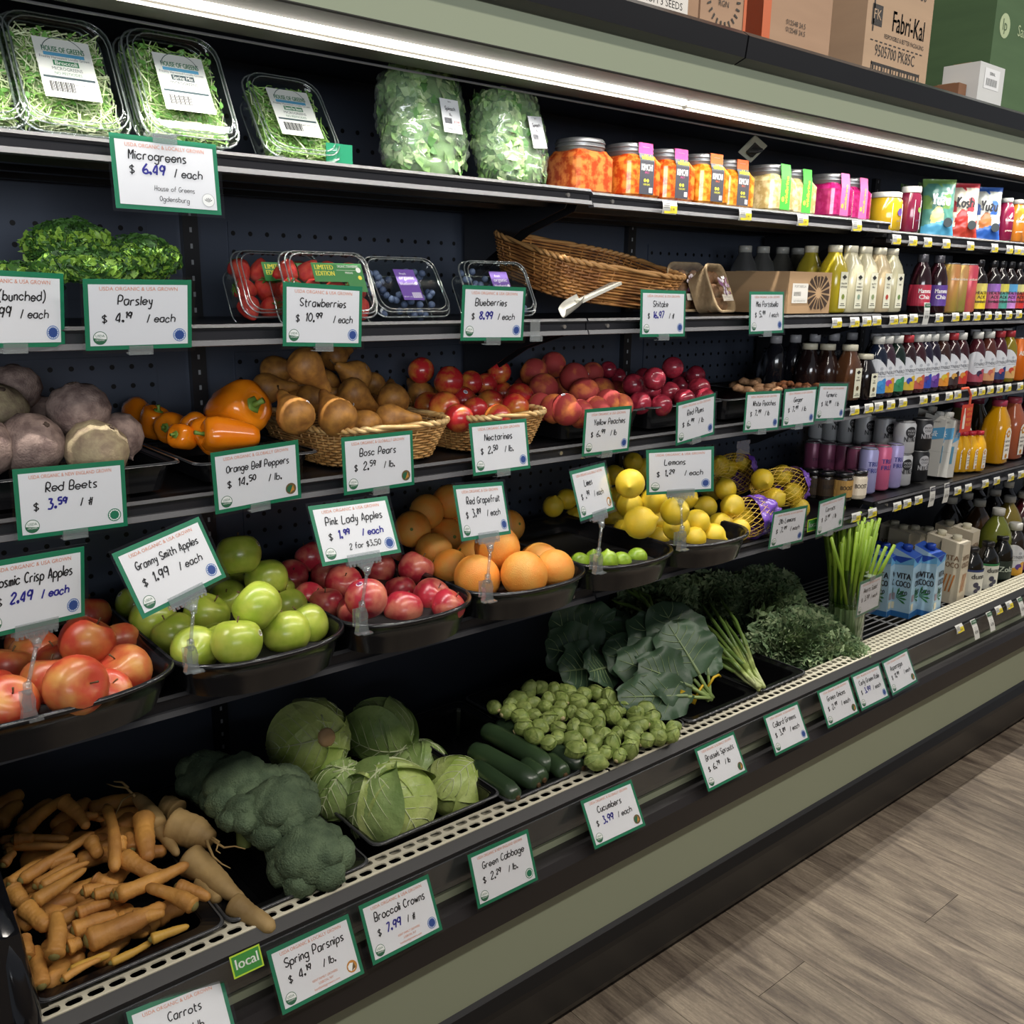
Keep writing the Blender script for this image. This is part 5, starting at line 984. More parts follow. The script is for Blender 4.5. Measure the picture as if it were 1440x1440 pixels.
# scallion-like stalks standing in a clear vase
vb = at(1192, 945, Y=.17); vb.z = .502
VX = xat(1190, .17, .60)
o = empty('clear_vase', (VX, .17, .502), label='tall clear plastic vase holding bright green stalks', cat='vase')
m = M(); m.lathe([(.048, 0), (.052, .006), (.057, .25), (.060, .252), (.0565, .254), (.0545, .24), (.049, .008)], 28, cap=False); m.lathe([(.048, .001), (.0, .001)], 28, cap=False); m.build('vase_wall', clear('vase_plastic', 'dfe8e2', .07, .08), o, True)
m = M(); m.tube([(.0565*math.cos(a*PI/14), .0565*math.sin(a*PI/14), .15) for a in range(29)], .0012, 5, 0, False); m.build('moulded_ring', clear('vase_plastic'), o, True)
LK = mat('stalk_bright', '92b038', .4, col2='7c9c30', scale=10, rand=.06); LW = mat('stalk_pale', 'c9cfa0', .5, col2='aab37c', scale=16)
rd = random.Random(5); hs = []
for i in range(74):
    a = rd.uniform(0, 2*PI); r = .043*math.sqrt(rd.random()); o = empty('green_stalk', (VX+r*math.cos(a), .17+r*math.sin(a), .506)); H = rd.uniform(.33, .42); k = rd.uniform(1.1, 2.9); x, y = r*math.cos(a), r*math.sin(a)
    if i == 0: H, k, x, y = .36, 1, -.12, .0
    hk = (x*(k-1), y*(k-1)) if i else (-.11, .02)
    m = M(); m.tube([(0, 0, 0), (0, 0, .06), (hk[0]*.12, hk[1]*.12, .13)], [.006, .0055, .005], 7, 0); m.build('pale_base', LW, o, True)
    m = M(); m.tube([(hk[0]*.12, hk[1]*.12, .13), (hk[0]*.45, hk[1]*.45, H*.66), (hk[0], hk[1], H)], [.005, .0055, .0048], 7); m.build('green_blade', LK, o, True); hs.append(o)
series(hs, 'bright green stalk', 'the clear vase', 'stalks in the vase', 'greens')
m = M(); rd = random.Random(9)
for i in range(60): a = rd.uniform(0, 2*PI); r = rd.uniform(.01, .045); m.tube([(VX+r*math.cos(a), .17+r*math.sin(a), .512), (VX+r*1.1*math.cos(a+.5), .17+r*math.sin(a+.5), .53), (VX+r*math.cos(a+1), .17+r*math.sin(a+1), .515)], .0012, 4)
tag(m.build('roots_in_vase', LW), 'tangle of pale fine roots at the bottom of the vase', 'roots', kind='stuff')
# ------------------------------------------------------------------ packaged goods, near and middle bays
def rr(w, h, z, r=.02, n=5, wob=0):
    P = []
    for cx, cy, a0 in ((w/2-r, h/2-r, 0), (-w/2+r, h/2-r, 1), (-w/2+r, -h/2+r, 2), (w/2-r, -h/2+r, 3)):
        for q in range(n): a = (a0+q/(n-1))*PI/2; P.append((cx+r*math.cos(a), cy+r*math.sin(a), z))
    return P
PET = clear('pet_plastic', 'f4f8f6', .035, .05); PETR = clear('pet_rim', 'dfe6e6', .22, .12, .12, 'e8eeee')
def face_rot(yaw, tilt, roll=0): return (Matrix.Rotation(yaw, 3, 'Z') @ Matrix.Rotation(-tilt, 3, 'X') @ UPR.to_3x3() @ Matrix.Rotation(roll, 3, 'Z')).to_euler()
def clamshell(name, loc, rot, w, h, d, label, cat, r=.03, group=None, lab=None, ribs=0):
    """hinged clear box, lid facing +z, tub behind"""
    o = empty(name, loc, rot, label, cat, group)
    m = M(); m.loft([rr(w*.84, h*.84, -d, r), rr(w*.86, h*.86, -d+.004, r), rr(w*.96, h*.96, -.004, r), rr(w, h, -.002, r), rr(w, h, 0, r)], cap=False); m.add(rr(w*.84, h*.84, -d, r), [tuple(range(20))]); m.build('tub', PET, o, True)
    m = M(); m.loft([rr(w, h, .001, r), rr(w*.95, h*.95, .002, r), rr(w*.93, h*.93, .012, r), rr(w*.86, h*.86, .0125, r), rr(w*.84, h*.84, .008, r)], cap=False); m.add(rr(w*.84, h*.84, .008, r), [tuple(range(20))]); m.build('lid', PET, o, True)
    m = M()
    for s, z, rad in ((1.0, 0, .0018), (.94, .011, .0013), (.86, .0125, .0011), (.88, -d+.002, .0012)): P = rr(w*s, h*s, z, r); m.tube(P+[P[0]], rad, 5, 0, False)
    m.build('rim', PETR, o, True)
    if ribs:
        m = M()
        for i in range(7): m.box((-w*.36+i*w*.12, h*.46, .004), (.004, .002, .010))
        m.build('vent_slot', mat('vent_dark', '1c1f20', .5), o)
    if lab: lab(o)
    return o
def green_label(word, c):
    def f(o):
        m = M(); W, H = .075, .095; rect(m, -W/2, -H/2, W/2, H/2, 0, 0)
        put_text(m, 'HOUSE OF GREENS', 0, .026, .0085, 1, maxw=.056, bold=.05); rect(m, -.027, .019, .027, .0245, 2, 0); disc(m, 0, .022, .029, 3, 20, 0, .25, PI-.25, .028)
        put_text(m, 'Freshly Harvested Locally Grown', 0, .0145, .0042, 3, maxw=.066)
        rect(m, -.017, .004, .017, .0125, c, 0); put_text(m, word, 0, .0055, .0062, 0, maxw=.030, bold=.06); put_text(m, 'MICROGREENS', 0, -.0035, .0052, 3, maxw=.040); put_text(m, 'NO PESTICIDES', 0, -.0105, .0042, 1, maxw=.036)
        rect(m, -.034, -.017, .034, -.0135, 3, 0)
        for i in range(15): rect(m, -.028+i*.0022, -.038, -.028+i*.0022+(.0012 if i % 3 else .0018), -.022, 4, 0)
        put_text(m, 'NET WT 2 OZ', .018, -.026, .003, 4); put_text(m, '6.99', .020, -.037, .005, 5); put_text(m, 'Ogdensburg, NY', 0, -.0445, .0032, 4, maxw=.05)
        n = {}
        m.v = [(x, y, .0140+.0002*i/len(m.v)+ (0 if i < 4 else .0003)) for i, (x, y, z) in enumerate(m.v)]
        m.build('paper_label', [flat('cfd2cc'), flat('1f6b45'), flat('4f95b8'), flat('31464a'), flat('1d1d20'), flat('9a9aa6')], o)
    return f
# micro greens
MG = [mat('shoot_green', '96bb62', .5), mat('shoot_leaf', '6fa34c', .5), mat('shoot_pale', 'e2e6bc', .5)]
def shoots(o, w, h, d, seed, pale=.5, leaf=300):
    rd = random.Random(seed); m = M()
    for i in range(520):
        x, y, z = rd.uniform(-.42, .42)*w, rd.uniform(-.42, .42)*h, rd.uniform(-d*.75, -.001); a = rd.uniform(0, 2*PI); l = rd.uniform(.02, .045); b = rd.uniform(-1, 1)
        P = [(max(-.44*w, min(.44*w, x+l*t*math.cos(a+b*t))), max(-.44*h, min(.44*h, y+l*t*math.sin(a+b*t))), min(.004, z+.004*math.sin(3*t+i))) for t in (-1, -.4, .3, 1)]
        m.tube(P, rd.uniform(.0006, .0011), 3, 2 if rd.random() < pale else 0)
    for i in range(leaf):
        c = Vector((rd.uniform(-.43, .43)*w, rd.uniform(-.43, .43)*h, rd.uniform(-d*.6, .003))); s = rd.uniform(.003, .0075); q = Euler((rd.uniform(-.9, .9), rd.uniform(-.9, .9), rd.uniform(0, 6))).to_matrix()
        m.add([c+q @ Vector(p)*s for p in ((-1, 0, 0), (-.3, .5, .15), (.5, .45, 0), (1, 0, -.2), (.5, -.45, 0), (-.3, -.5, .15))], [(0, 1, 2, 3, 4, 5)], 1)
    m.box((0, 0, -d*.55), (w*.80, h*.80, d*.55), 3)
    return m.build('shoots', MG+[mat('shoot_core', '6a8a4c', .8, col2='a5b87a', scale=60)], o, False)
def micro(px, Y, tilt, label, seed, word='Broccoli', c=1, pale=.5, w=.150, h=.188, yaw=0., lab=True, z0=1.741):
    X = xat(px, Y, z0+.01); cz = z0+h/2*math.cos(tilt)+.0; cy = Y+h/2*math.sin(tilt)
    o = clamshell('microgreens_box', (X, cy, cz), face_rot(yaw, tilt), w, h, .045, label, 'food box', .032, 'microgreens boxes', green_label(word, c) if lab else None)
    shoots(o, w*.92, h*.92, .040, seed, pale); return o
micro(112, .235, .50, 'clear box of pale broccoli shoots with white label', 1, 'Broccoli', 1, .75)
micro(276, .215, .50, 'clear box of spring mix shoots with bright glare, before its twin', 2, 'Spring Mix', 3, .35, w=.146)
micro(262, .262, .50, 'unlabelled clear microgreens box tucked behind the spring mix box', 3, pale=.2, lab=False, w=.146)
micro(432, .255, .62, 'clear box of leafy sweet pea shoots beyond the spring mix', 4, 'Sweet Pea Shoots', 1, .12, w=.140, h=.170)
micro(-42, .24, .50, 'clear box of pale shoots cut by the frame edge', 5, 'Broccoli', 1, .75)
micro(98, .275, .50, 'unlabelled clear box behind the broccoli shoots box', 6, lab=False, pale=.6)
p = at(482, 210, Y=.25); m = M(); m.box((p.x, .262, 1.756), (.05, .0015, .035)); tag(m.build('green_card', mat('card_green', '1f7a58')), 'small blank green card standing beside the sweet pea box', 'card')
# spinach in bags
SPL = [mat('spinach_leaf', '6a9650', .45, col2='92b474', scale=20), mat('spinach_light', '9dbb7c', .5, col2='bccf9c', scale=30), mat('spinach_dark', '527f44', .5)]
FILM = clear('bag_film', 'f4f9f4', .10, .14, .10, 'eef4ec')
def spinach(px, Y, w, h, d, label, seed, yaw=0, text='Spinach'):
    X = xat(px, Y, 1.745); o = empty('spinach_bag', (X, Y, 1.738), (-.16, .06 if seed == 1 else -.02, yaw), label, 'bagged greens', 'bags of spinach'); rd = random.Random(seed)
    def shell(e, amp):
        def f(u, v):
            a = u*2*PI; b = v; zz = h*b; s = math.sin(PI*min(.985, max(.015, b)))**.13; c, sn = math.cos(a), math.sin(a)
            x = math.copysign(abs(c)**.5, c)*w/2*s; y = math.copysign(abs(sn)**.75, sn)*d/2*s; n_ = nz((x*1.0+seed, y, zz), 22)*amp+nz((x+seed, y*2, zz*1.7), 60)*amp*.5+nz((x*2.2+seed, y, zz*.7), 110)*amp*.3; k = 1+e
            return (x*k+c*n_, y*k+sn*n_, zz)
        return f
    m = M(); m.grid(shell(-.10, .004), 48, 30); m.build('leaf_mass', SPL[0], o, True)
    m = M()
    for i in range(850):
        u, v = rd.random(), rd.uniform(.04, .96); p = Vector(shell(-.06, .003)(u, v)); s = rd.uniform(.007, .017); q = Euler((rd.uniform(-.5, .5), rd.uniform(-.5, .5), rd.uniform(0, 6))).to_matrix(); n = Vector((p.x, p.y*2, 0)).normalized().to_track_quat('Z', 'Y').to_matrix()
        k = 0 if rd.random() < .5 else (1 if rd.random() < .6 else 2)
        m.add([p+n @ (q @ Vector(t)*s) for t in ((-1.1, 0, 0), (-.5, .5, .2), (.3, .6, .1), (1, 0, -.2), (.3, -.6, .15), (-.5, -.5, .1), (0, 0, .22))], [(0, 1, 6), (1, 2, 6), (2, 3, 6), (3, 4, 6), (4, 5, 6), (5, 0, 6)], k)
    m.build('spinach_leaves', SPL, o)
    m = M(); m.grid(shell(.02, .010), 72, 44); m.build('film', FILM, o, True)
    m = M(); W, H = .048, .060; rect(m, -W/2, -H/2, W/2, H/2, 0); put_text(m, 'farm', 0, .024, .003, 1, maxw=.02); hand(m, text, -.014, .010, .0065, 1, th=.08); hand(m, '1lb.', -.005, .0, .005, 1)
    for i in range(12): rect(m, -.019+i*.0016, -.014, -.019+i*.0016+.0009, -.004, 1)
    rect(m, .005, -.015, .020, -.0145, 2); put_text(m, '$ 5.99', .012, -.012, .004, 2); put_text(m, 'PERISHABLE KEEP COLD', 0, -.024, .003, 1, maxw=.036)
    mx = Matrix.Translation((w*.10, -d/2*1.13, h*.52)) @ Matrix.Rotation(-.05, 4, 'X') @ Matrix.Rotation(-.08, 4, 'Y') @ UPR
    m.v = [tuple(mx @ Vector((x, y, 0 if i < 4 else .0006))) for i, (x, y, z) in enumerate(m.v)]; m.build('price_sticker', [flat('eef0f2'), flat('3a3a44'), flat('c05050')], o)
    return o
spinach(600, .30, .180, .192, .10, 'taller plump bag of spinach next to the green card', 1, .15)
spinach(724, .285, .172, .172, .10, 'squarer bag of spinach beside the kimchi jars', 2, .25)
# berry boxes
def straw_lab(o):
    m = M(); rect(m, -.035, .000, .065, .034, 0); put_text(m, 'LIMITED', -.012, .022, .0085, 1, maxw=.036, bold=.07); put_text(m, 'EDITION', -.012, .011, .0085, 1, maxw=.036, bold=.07); put_text(m, 'ORGANIC STRAWBERRIES', .036, .026, .0045, 2, maxw=.042); rect(m, .012, .021, .05, .0214, 2); put_text(m, 'FRESAS', .036, .015, .0035, 2, maxw=.02)
    disc(m, .056, .022, .005, 2, 14); disc(m, .056, .008, .004, 1, 12); rect(m, .03, -.018, .065, .0, 0)
    m.v = [(x, y, .0145+(0 if i < 4 else .0004)) for i, (x, y, z) in enumerate(m.v)]; m.build('printed_label', [flat('2f7d3c'), flat('e9e04a'), flat('eef4ea')], o)
def blue_lab(o):
    m = M(); rect(m, -.022, -.036, .022, .030, 0); put_text(m, 'organic', 0, .008, .008, 1, maxw=.034); put_text(m, 'blueberries', 0, -.004, .007, 1, maxw=.036); put_text(m, 'fresh', -.005, .018, .005, 1)
    for i in range(8): rect(m, .0+i*.0025, -.032, .0013+i*.0025, -.020, 1)
    put_text(m, 'NET WT 11 OZ', -.011, -.031, .003, 1, maxw=.018); disc(m, .017, .0, .003, 1, 10)
    m.v = [(x, y, .0145+(0 if i < 4 else .0004)) for i, (x, y, z) in enumerate(m.v)]; m.build('printed_label', [flat('6b4aa0'), flat('efeaf4')], o)
STRM = mat('strawberry_skin', 'c5242a', .35, col2='d8503a', scale=5, bump=.5, bscale=90, rand=.1); LEAFM = mat('berry_leaf', '4f8034', .6); BLUEM = mat('blueberry_skin', '3a4768', .6, col2='6a7898', scale=30)
SP = []
def berrybox(px, Y, tilt, w, h, d, label, kind, yaw=0., seed=1, z0=1.486):
    X = xat(px, Y, z0+.01); loc = Vector((X, Y+h/2*math.sin(tilt), z0+h/2*math.cos(tilt)+.002)); rot = face_rot(yaw, tilt); rd = random.Random(seed)
    clamshell('strawberry_box' if kind == 's' else 'blueberry_box', loc, rot, w, h, d, label, 'food box', .022, 'clear berry boxes', straw_lab if kind == 's' else blue_lab, 1); R = rot.to_matrix(); out = []
    if kind == 's':
        for i in range(4):
            for j in range(3):
                q = loc+R @ Vector((-w*.36+i*w*.24, -h*.30+j*h*.29, -.022+.004*rd.random()))
                if not SP:
                    a = empty('strawberry'); m = M(); m.lathe([(.004, -.6), (.16, -.5), (.34, -.25), (.45, .02), (.46, .2), (.36, .36), (.12, .42), (.004, .40)], 14, 0, lambda a, z: 1+.03*math.cos(3*a)); m.build('flesh', STRM, a, True)
                    m = M()
                    for k in range(7): t = k*2*PI/7; m.add([(0, 0, .43), (.2*math.cos(t-.3), .2*math.sin(t-.3), .45), (.38*math.cos(t), .38*math.sin(t), .40), (.2*math.cos(t+.3), .2*math.sin(t+.3), .45)], [(0, 1, 2, 3)])
                    m.build('leafy_cap', LEAFM, a); SP.append(a); b = a
                else: b = copy(SP[0])
                b.location = q; b.scale = (.042,)*3; b.rotation_euler = (rd.uniform(0, 6), rd.uniform(0, 6), rd.uniform(0, 6)); out.append(b)
    else:
        m = M()
        for i in range(46):
            q = R @ Vector((rd.uniform(-.4, .4)*w, rd.uniform(-.4, .4)*h, rd.uniform(-.030, -.008))); m.lathe([(.001, -.007), (.005, -.005), (.0072, 0), (.005, .005), (.002, .0062)], 8, mx=Matrix.Translation(loc+q) @ Euler((rd.uniform(0, 6), rd.uniform(0, 6), 0)).to_matrix().to_4x4())
        tag(m.build('blueberries', BLUEM, smooth=True), 'blueberries lying in the clear box '+('behind the glare card' if seed == 9 else 'with the strong light reflection'), 'fruit', kind='stuff')
    return out
A = berrybox(474, .225, .42, .172, .118, .062, 'front strawberry box with green and yellow label', 's', .05, 1)
B = berrybox(405, .30, .42, .165, .118, .062, 'plain strawberry box behind and beside the labelled one', 's', .05, 2)
series(A, 'red strawberry', 'the inside of the front strawberry box', 'strawberries in the front box', 'fruit'); series(B, 'red strawberry', 'the inside of the rear strawberry box', 'strawberries in the rear box', 'fruit')
berrybox(585, .235, .62, .165, .125, .045, 'clear blueberry box with purple label beside the strawberries', 'b', .0, 3)
berrybox(712, .235, .50, .165, .115, .045, 'clear blueberry box standing behind the wrinkled card', 'b', .0, 9)
m = M(); p = at(754, 460, Y=.185); m.box((p.x, .188, 1.462), (.024, .0015, .040)); m.box((p.x, .184, 1.445), (.026, .008, .010)); tag(m.build('sign_holder', CLIP), 'empty clear sign holder on the rail beside the blueberries card', 'sign holder')
# dark basket with a scoop
basket('wicker_basket', (1.545, .385, 1.532), .36, .25, .085, .18, 'large empty brown wicker basket with scoop on the second shelf', mat('wicker_brown', 'c88f50', .5, col2='8e5c32', scale=25), mat('wicker_rim_brown', 'b98a54', .5), rot=(.24, .085, .0), rows=13)
A = at(797, 439, Y=.212); Bq = at(868, 404, Y=.225); o = empty('plastic_scoop', A, label='grey plastic scoop resting against the wicker basket', cat='scoop'); v = Bq-A; SCM = mat('scoop_grey', 'b9b7ac', .35)
m = M(); n = v.normalized(); s = n.cross(Vector((0, 0, 1))).normalized(); t = s.cross(n)
m.grid(lambda u, w_: tuple(n*(-.012+.062*u)+s*((w_-.5)*.042*math.sin(PI*min(.93, .12+u*.75))**.7)+t*(.016*(w_-.5)**2*4-.006+.012*u)), 12, 10); m.grid(lambda u, w_: tuple(n*(-.012+.062*u)+s*((w_-.5)*.040*math.sin(PI*min(.93, .12+u*.75))**.7)+t*(.016*(w_-.5)**2*4-.0085+.012*u)), 12, 10); m.build('bowl', SCM, o, True)
m = M(); L_ = v.length; m.loft([[tuple(n*a+s*b*wd+t*(c+.006)) for b, c in ((-1, 0), (1, 0), (1, .006), (-1, .006))] for a, wd in ((.040, .011), (.07, .010), (L_*.9, .013), (L_, .014))]); m.build('handle', SCM, o)
o = empty('shiitake_mushroom', at(885, 408, Y=.36), label='tan mushroom peeping over the basket rim', cat='mushroom'); m = M(); m.lathe([(.008, -.02), (.009, 0), (.028, .002), (.026, .014), (.012, .022), (.001, .023)], 14); m.build('cap', mat('mushroom_tan', 'b98a60', .6, col2='96683f', scale=40), o, True); m = M(); m.lathe([(.007, -.035), (.008, 0)], 8); m.build('stem', mat('mushroom_stem', 'cdb592', .6), o)
# mushroom tills
PULP = mat('paper_pulp', 'b29a78', .85, col2='a08866', scale=60, bump=.4, bscale=120); MUSH = mat('mushroom_brown', '9c7452', .6, col2='7c573a', scale=14)
MP = []
def till(px, Y, tilt, yaw, label, seed, z0=1.486):
    X = xat(px, Y, z0+.01); w, h, d = .136, .122, .055; loc = Vector((X, Y+h/2*math.sin(tilt), z0+h/2*math.cos(tilt)+.003)); rot = face_rot(yaw, tilt)
    o = empty('mushroom_till', loc, rot, label, 'food box', 'paper tills of mushrooms'); m = M()
    m.loft([rr(w*.7, h*.7, -d, .02), rr(w*.95, h*.95, -.004, .025), rr(w, h, 0, .028), rr(w*1.0, h*1.0, .003, .028), rr(w*.90, h*.90, .003, .025), rr(w*.86, h*.86, -.006, .025), rr(w*.66, h*.66, -d+.004, .02)], cap=False); m.add(rr(w*.7, h*.7, -d, .02), [tuple(range(20))]); m.add(rr(w*.66, h*.66, -d+.004, .02), [tuple(range(20))]); m.build('tray', PULP, o, True)
    m = M(); m.add(rr(w*.93, h*.93, .006, .02), [tuple(range(20))]); m.build('film', clear('film_clear', 'f4f4f2', .10, .08), o)
    m = M(); rd = random.Random(seed)
    for i in range(46): disc(m, rd.uniform(-.012, .045), rd.uniform(-.018, .026), rd.uniform(.002, .006), rd.choice((1, 1, 2)), 8)
    m.quad((-.020, -.034, 0), (.050, -.034, 0), (.050, -.018, 0), (-.020, -.018, 0), 0); put_text(m, 'BABY BELLA', .012, -.027, .0055, 3, maxw=.05); put_text(m, 'MUSHROOMS', .012, -.0325, .003, 3, maxw=.03)
    m.v = [(x, y, .007+.0004*(i > 4)) for i, (x, y, z) in enumerate(m.v)]; m.build('printed_label', [flat('e6dccb'), flat('e9dfe4'), flat('8f5c86'), flat('4c3428')], o)
    R = rot.to_matrix()
    for i in range(3):
        for j in range(3):
            q = loc+R @ Vector((-.036+.036*i, -.034+.034*j, -.024+.003*rd.random()))
            if not MP:
                a = empty('brown_mushroom'); b = M(); b.lathe([(.2, -.15), (.46, -.12), (.5, .03), (.42, .25), (.22, .40), (.004, .44)], 14); b.build('cap', MUSH, a, True); b = M(); b.lathe([(.14, -.5), (.15, -.3), (.17, -.12)], 9); b.build('stem', mat('mushroom_stem', 'cdb592'), a, True); MP.append(a); c = a
            else: c = copy(MP[0])
            c.location = q; c.scale = (.038,)*3; c.rotation_euler = (rd.uniform(.8, 2.2), rd.uniform(-.4, .4), rd.uniform(-.6, .6)); MS.append(c)
MS = []
till(1021, .225, .38, .32, 'front paper till of brown mushrooms under film with floral label', 1)
till(975, .285, .30, -.05, 'rear paper till of mushrooms leaning behind the front one', 2)
series(MS, 'brown mushroom', 'the two paper tills', 'brown mushrooms in tills', 'mushroom')
# box with a sunburst cutout
x0, x1 = xat(1107, .215, 1.50), xat(1166, .215, 1.50)
def prs(m, W, D, h):
    cx, cy = W*.20, h*.50
    for i in range(16):
        a = 2*PI*i/16+.1; r1 = min(W*.26/max(.2, abs(math.cos(a))), h*.40/max(.2, abs(math.sin(a)))); r1 = min(r1, .052)
        P = [(cx+r*math.cos(a+e), cy+r*math.sin(a+e), 0) for r, e in ((.014, -.06), (r1, -.14), (r1, .14), (.014, .06))]; m.quad(*P, 0)
    rect(m, -W*.42, h*.25, -W*.06, h*.72, 1); put_text(m, 'PORTABELLA', -W*.24, h*.62, .006, 2, maxw=W*.3)
    for i in range(12): rect(m, -W*.38+i*.0026, h*.42, -W*.38+i*.0026+.0014, h*.52, 2)
    rect(m, -W*.4, h*.34, -W*.1, h*.345, 2); put_text(m, 'KEEP REFRIGERATED', -W*.24, h*.28, .004, 2, maxw=W*.3)
    return [mat('cutout_dark', '3c2a1e', .8), flat('ece8de'), flat('4a4440')]
carton('cardboard_box', x0, x1, .215, .50, 1.485, .105, 'open cardboard produce box with sunburst cutout on the second shelf', ('bd9b74', 'ad8b66'), prints=prs)
# lemon bags: loose lemons in net, purple printed band
NET = mat('net_yellow', 'f0c850', .4); PURP = mat('purple_film', '5d2f9a', .25, col2='7a52b8', scale=12, coat=.5)
LN = lambda i: make_citrus('bagged_lemon', LEM, lem, False)(i)
def netbag(pts, ctr, R, purple, label, seed, where):
    fruit('bagged_lemon', LN, pts, 'lemon inside '+where, 'that bag', 'lemons in '+where, 'fruit', seed, 1.5)
    o = empty('lemon_bag', ctr, label=label, cat='bag', group='net bags of lemons')
    def S(u, v):
        a, b = u*2*PI, v*PI; return Vector((R[0]*math.cos(b), R[1]*math.sin(b)*math.cos(a), R[2]*math.sin(b)*math.sin(a)))*(1+.06*math.sin(3*a+2*b))
    m = M()
    for i in range(22):
        for sg in (-1, 1): m.tube([S(i/22+sg*t*.38, .02+.96*t) for t in [k/16 for k in range(17)]], .00055, 3, 0, False)
    q = m.build('net', NET, o); q['kind'] = 'stuff'
    m = M(); u0, u1, a0 = purple
    def F(u, v): p = S(v, u0+(u1-u0)*u); r = 1.06+.16*nz((u*2, v*5, seed), 2.1)+.12*nz((u*6, v*16, seed), 1.3); return tuple(p*r)
    m.grid(F, 26, 64); m.build('purple_band', PURP, o, True)
    m = M()
    for i in range(3): put_text(m, ('SWEET', 'LEMONS', '2 LB')[i], 0, .012-.013*i, .010, 0, maxw=.05)
    mx = Matrix.Translation(S(.72, (u0+u1)/2)*1.14) @ Matrix.Rotation(.2, 4, 'Y') @ UPR; m.v = [tuple(mx @ Vector(p)) for p in m.v]; m.build('print', flat('e9e4f2'), o)
netbag([(at(1072, 675, Y=.27), .062), (at(1100, 668, Y=.32), .060), (at(1088, 702, Y=.24), .062), (at(1116, 694, Y=.27), .062), (at(1125, 715, Y=.24), .055)], at(1096, 686, Y=.275), (.115, .058, .055), (.02, .34, 0), 'upper net bag of lemons with purple end, topmost of the pile', 31, 'the upper net bag')
netbag([(at(1030, 712, Y=.20), .062), (at(1038, 745, Y=.17), .060), (at(1045, 728, Y=.22), .058)], at(1052, 728, Y=.195), (.100, .050, .052), (.02, .52, 0), 'front net bag of lemons with purple band resting on the shelf edge', 32, 'the front net bag')
netbag([(at(1020, 688, Y=.33), .060), (at(1012, 655, Y=.42), .060), (at(1022, 660, Y=.44), .058), (at(1043, 648, Y=.42), .060)], at(1030, 668, Y=.40), (.085, .050, .06), (.05, .35, 0), 'rear net bag of lemons with dark purple film in the shade', 33, 'the rear net bag')
m = M(); p = at(1045, 634, Y=.40)
m.grid(lambda u, v: (p.x-.03+.06*u+.01*nz((u*3, v*3, 1), 2), p.y+.02*nz((u*4, v*4, 5), 2), p.z-.03+.06*v), 8, 8); tag(m.build('bag_tail', clear('bag_tail_film', 'f0f0f4', .15, .2, .35, 'c9c4d4'), smooth=True), 'crumpled clear tail of plastic standing up from the rear lemon bag', 'plastic')
# ------------------------------------------------------------------ jars, bottles, cans and cartons
GC = {}
def bag_of(key, fn):
    """first call builds the thing, later calls copy it with its parts"""
    if key in GC: return copy(GC[key])
    GC[key] = fn(); return GC[key]
def wrap(m, R, k0=0, off=0, z=0): m.v = [((R+p[2])*math.cos(-PI/2+off+p[0]/R), (R+p[2])*math.sin(-PI/2+off+p[0]/R), p[1]+z) if i >= k0 else p for i, p in enumerate(m.v)]
def discw(m, x, y, r, k=0, z=0, n=20):
    m.grid(lambda u, v: (x+r*u*math.cos(2*PI*v), y+r*u*math.sin(2*PI*v), z), 4, n, k)
def fband(m, R, z0, z1, k=0, n=28): m.loft([[(R*math.cos(2*PI*i/n), R*math.sin(2*PI*i/n), z) for i in range(n)] for z in (z0, z1)], k, False)
def place(o, px, Y, Z, label, cat, group, rot=0):
    o.location = (xat(px, Y, Z+.03), Y, Z); o.rotation_euler = (0, 0, rot); tag(o, label, cat, group); return o
def sq(w, z, c=.16, n=4): return rr(w, w, z, w*c, n)
def pane(o, name, draw, mx, mats):
    m = M(); draw(m); m.v = [tuple(mx @ Vector(p)) for p in m.v]; return m.build(name, mats, o)
TIN = mat('tin_lid', '8f9092', .35, .6); WCAP = mat('white_cap', 'cfcfc9', .4); CCAP = mat('cream_cap', 'd9d4bd', .4); RCAP = mat('red_cap', 'a8323a', .4); GLASSY = dict(rough=.08, coat=.6)
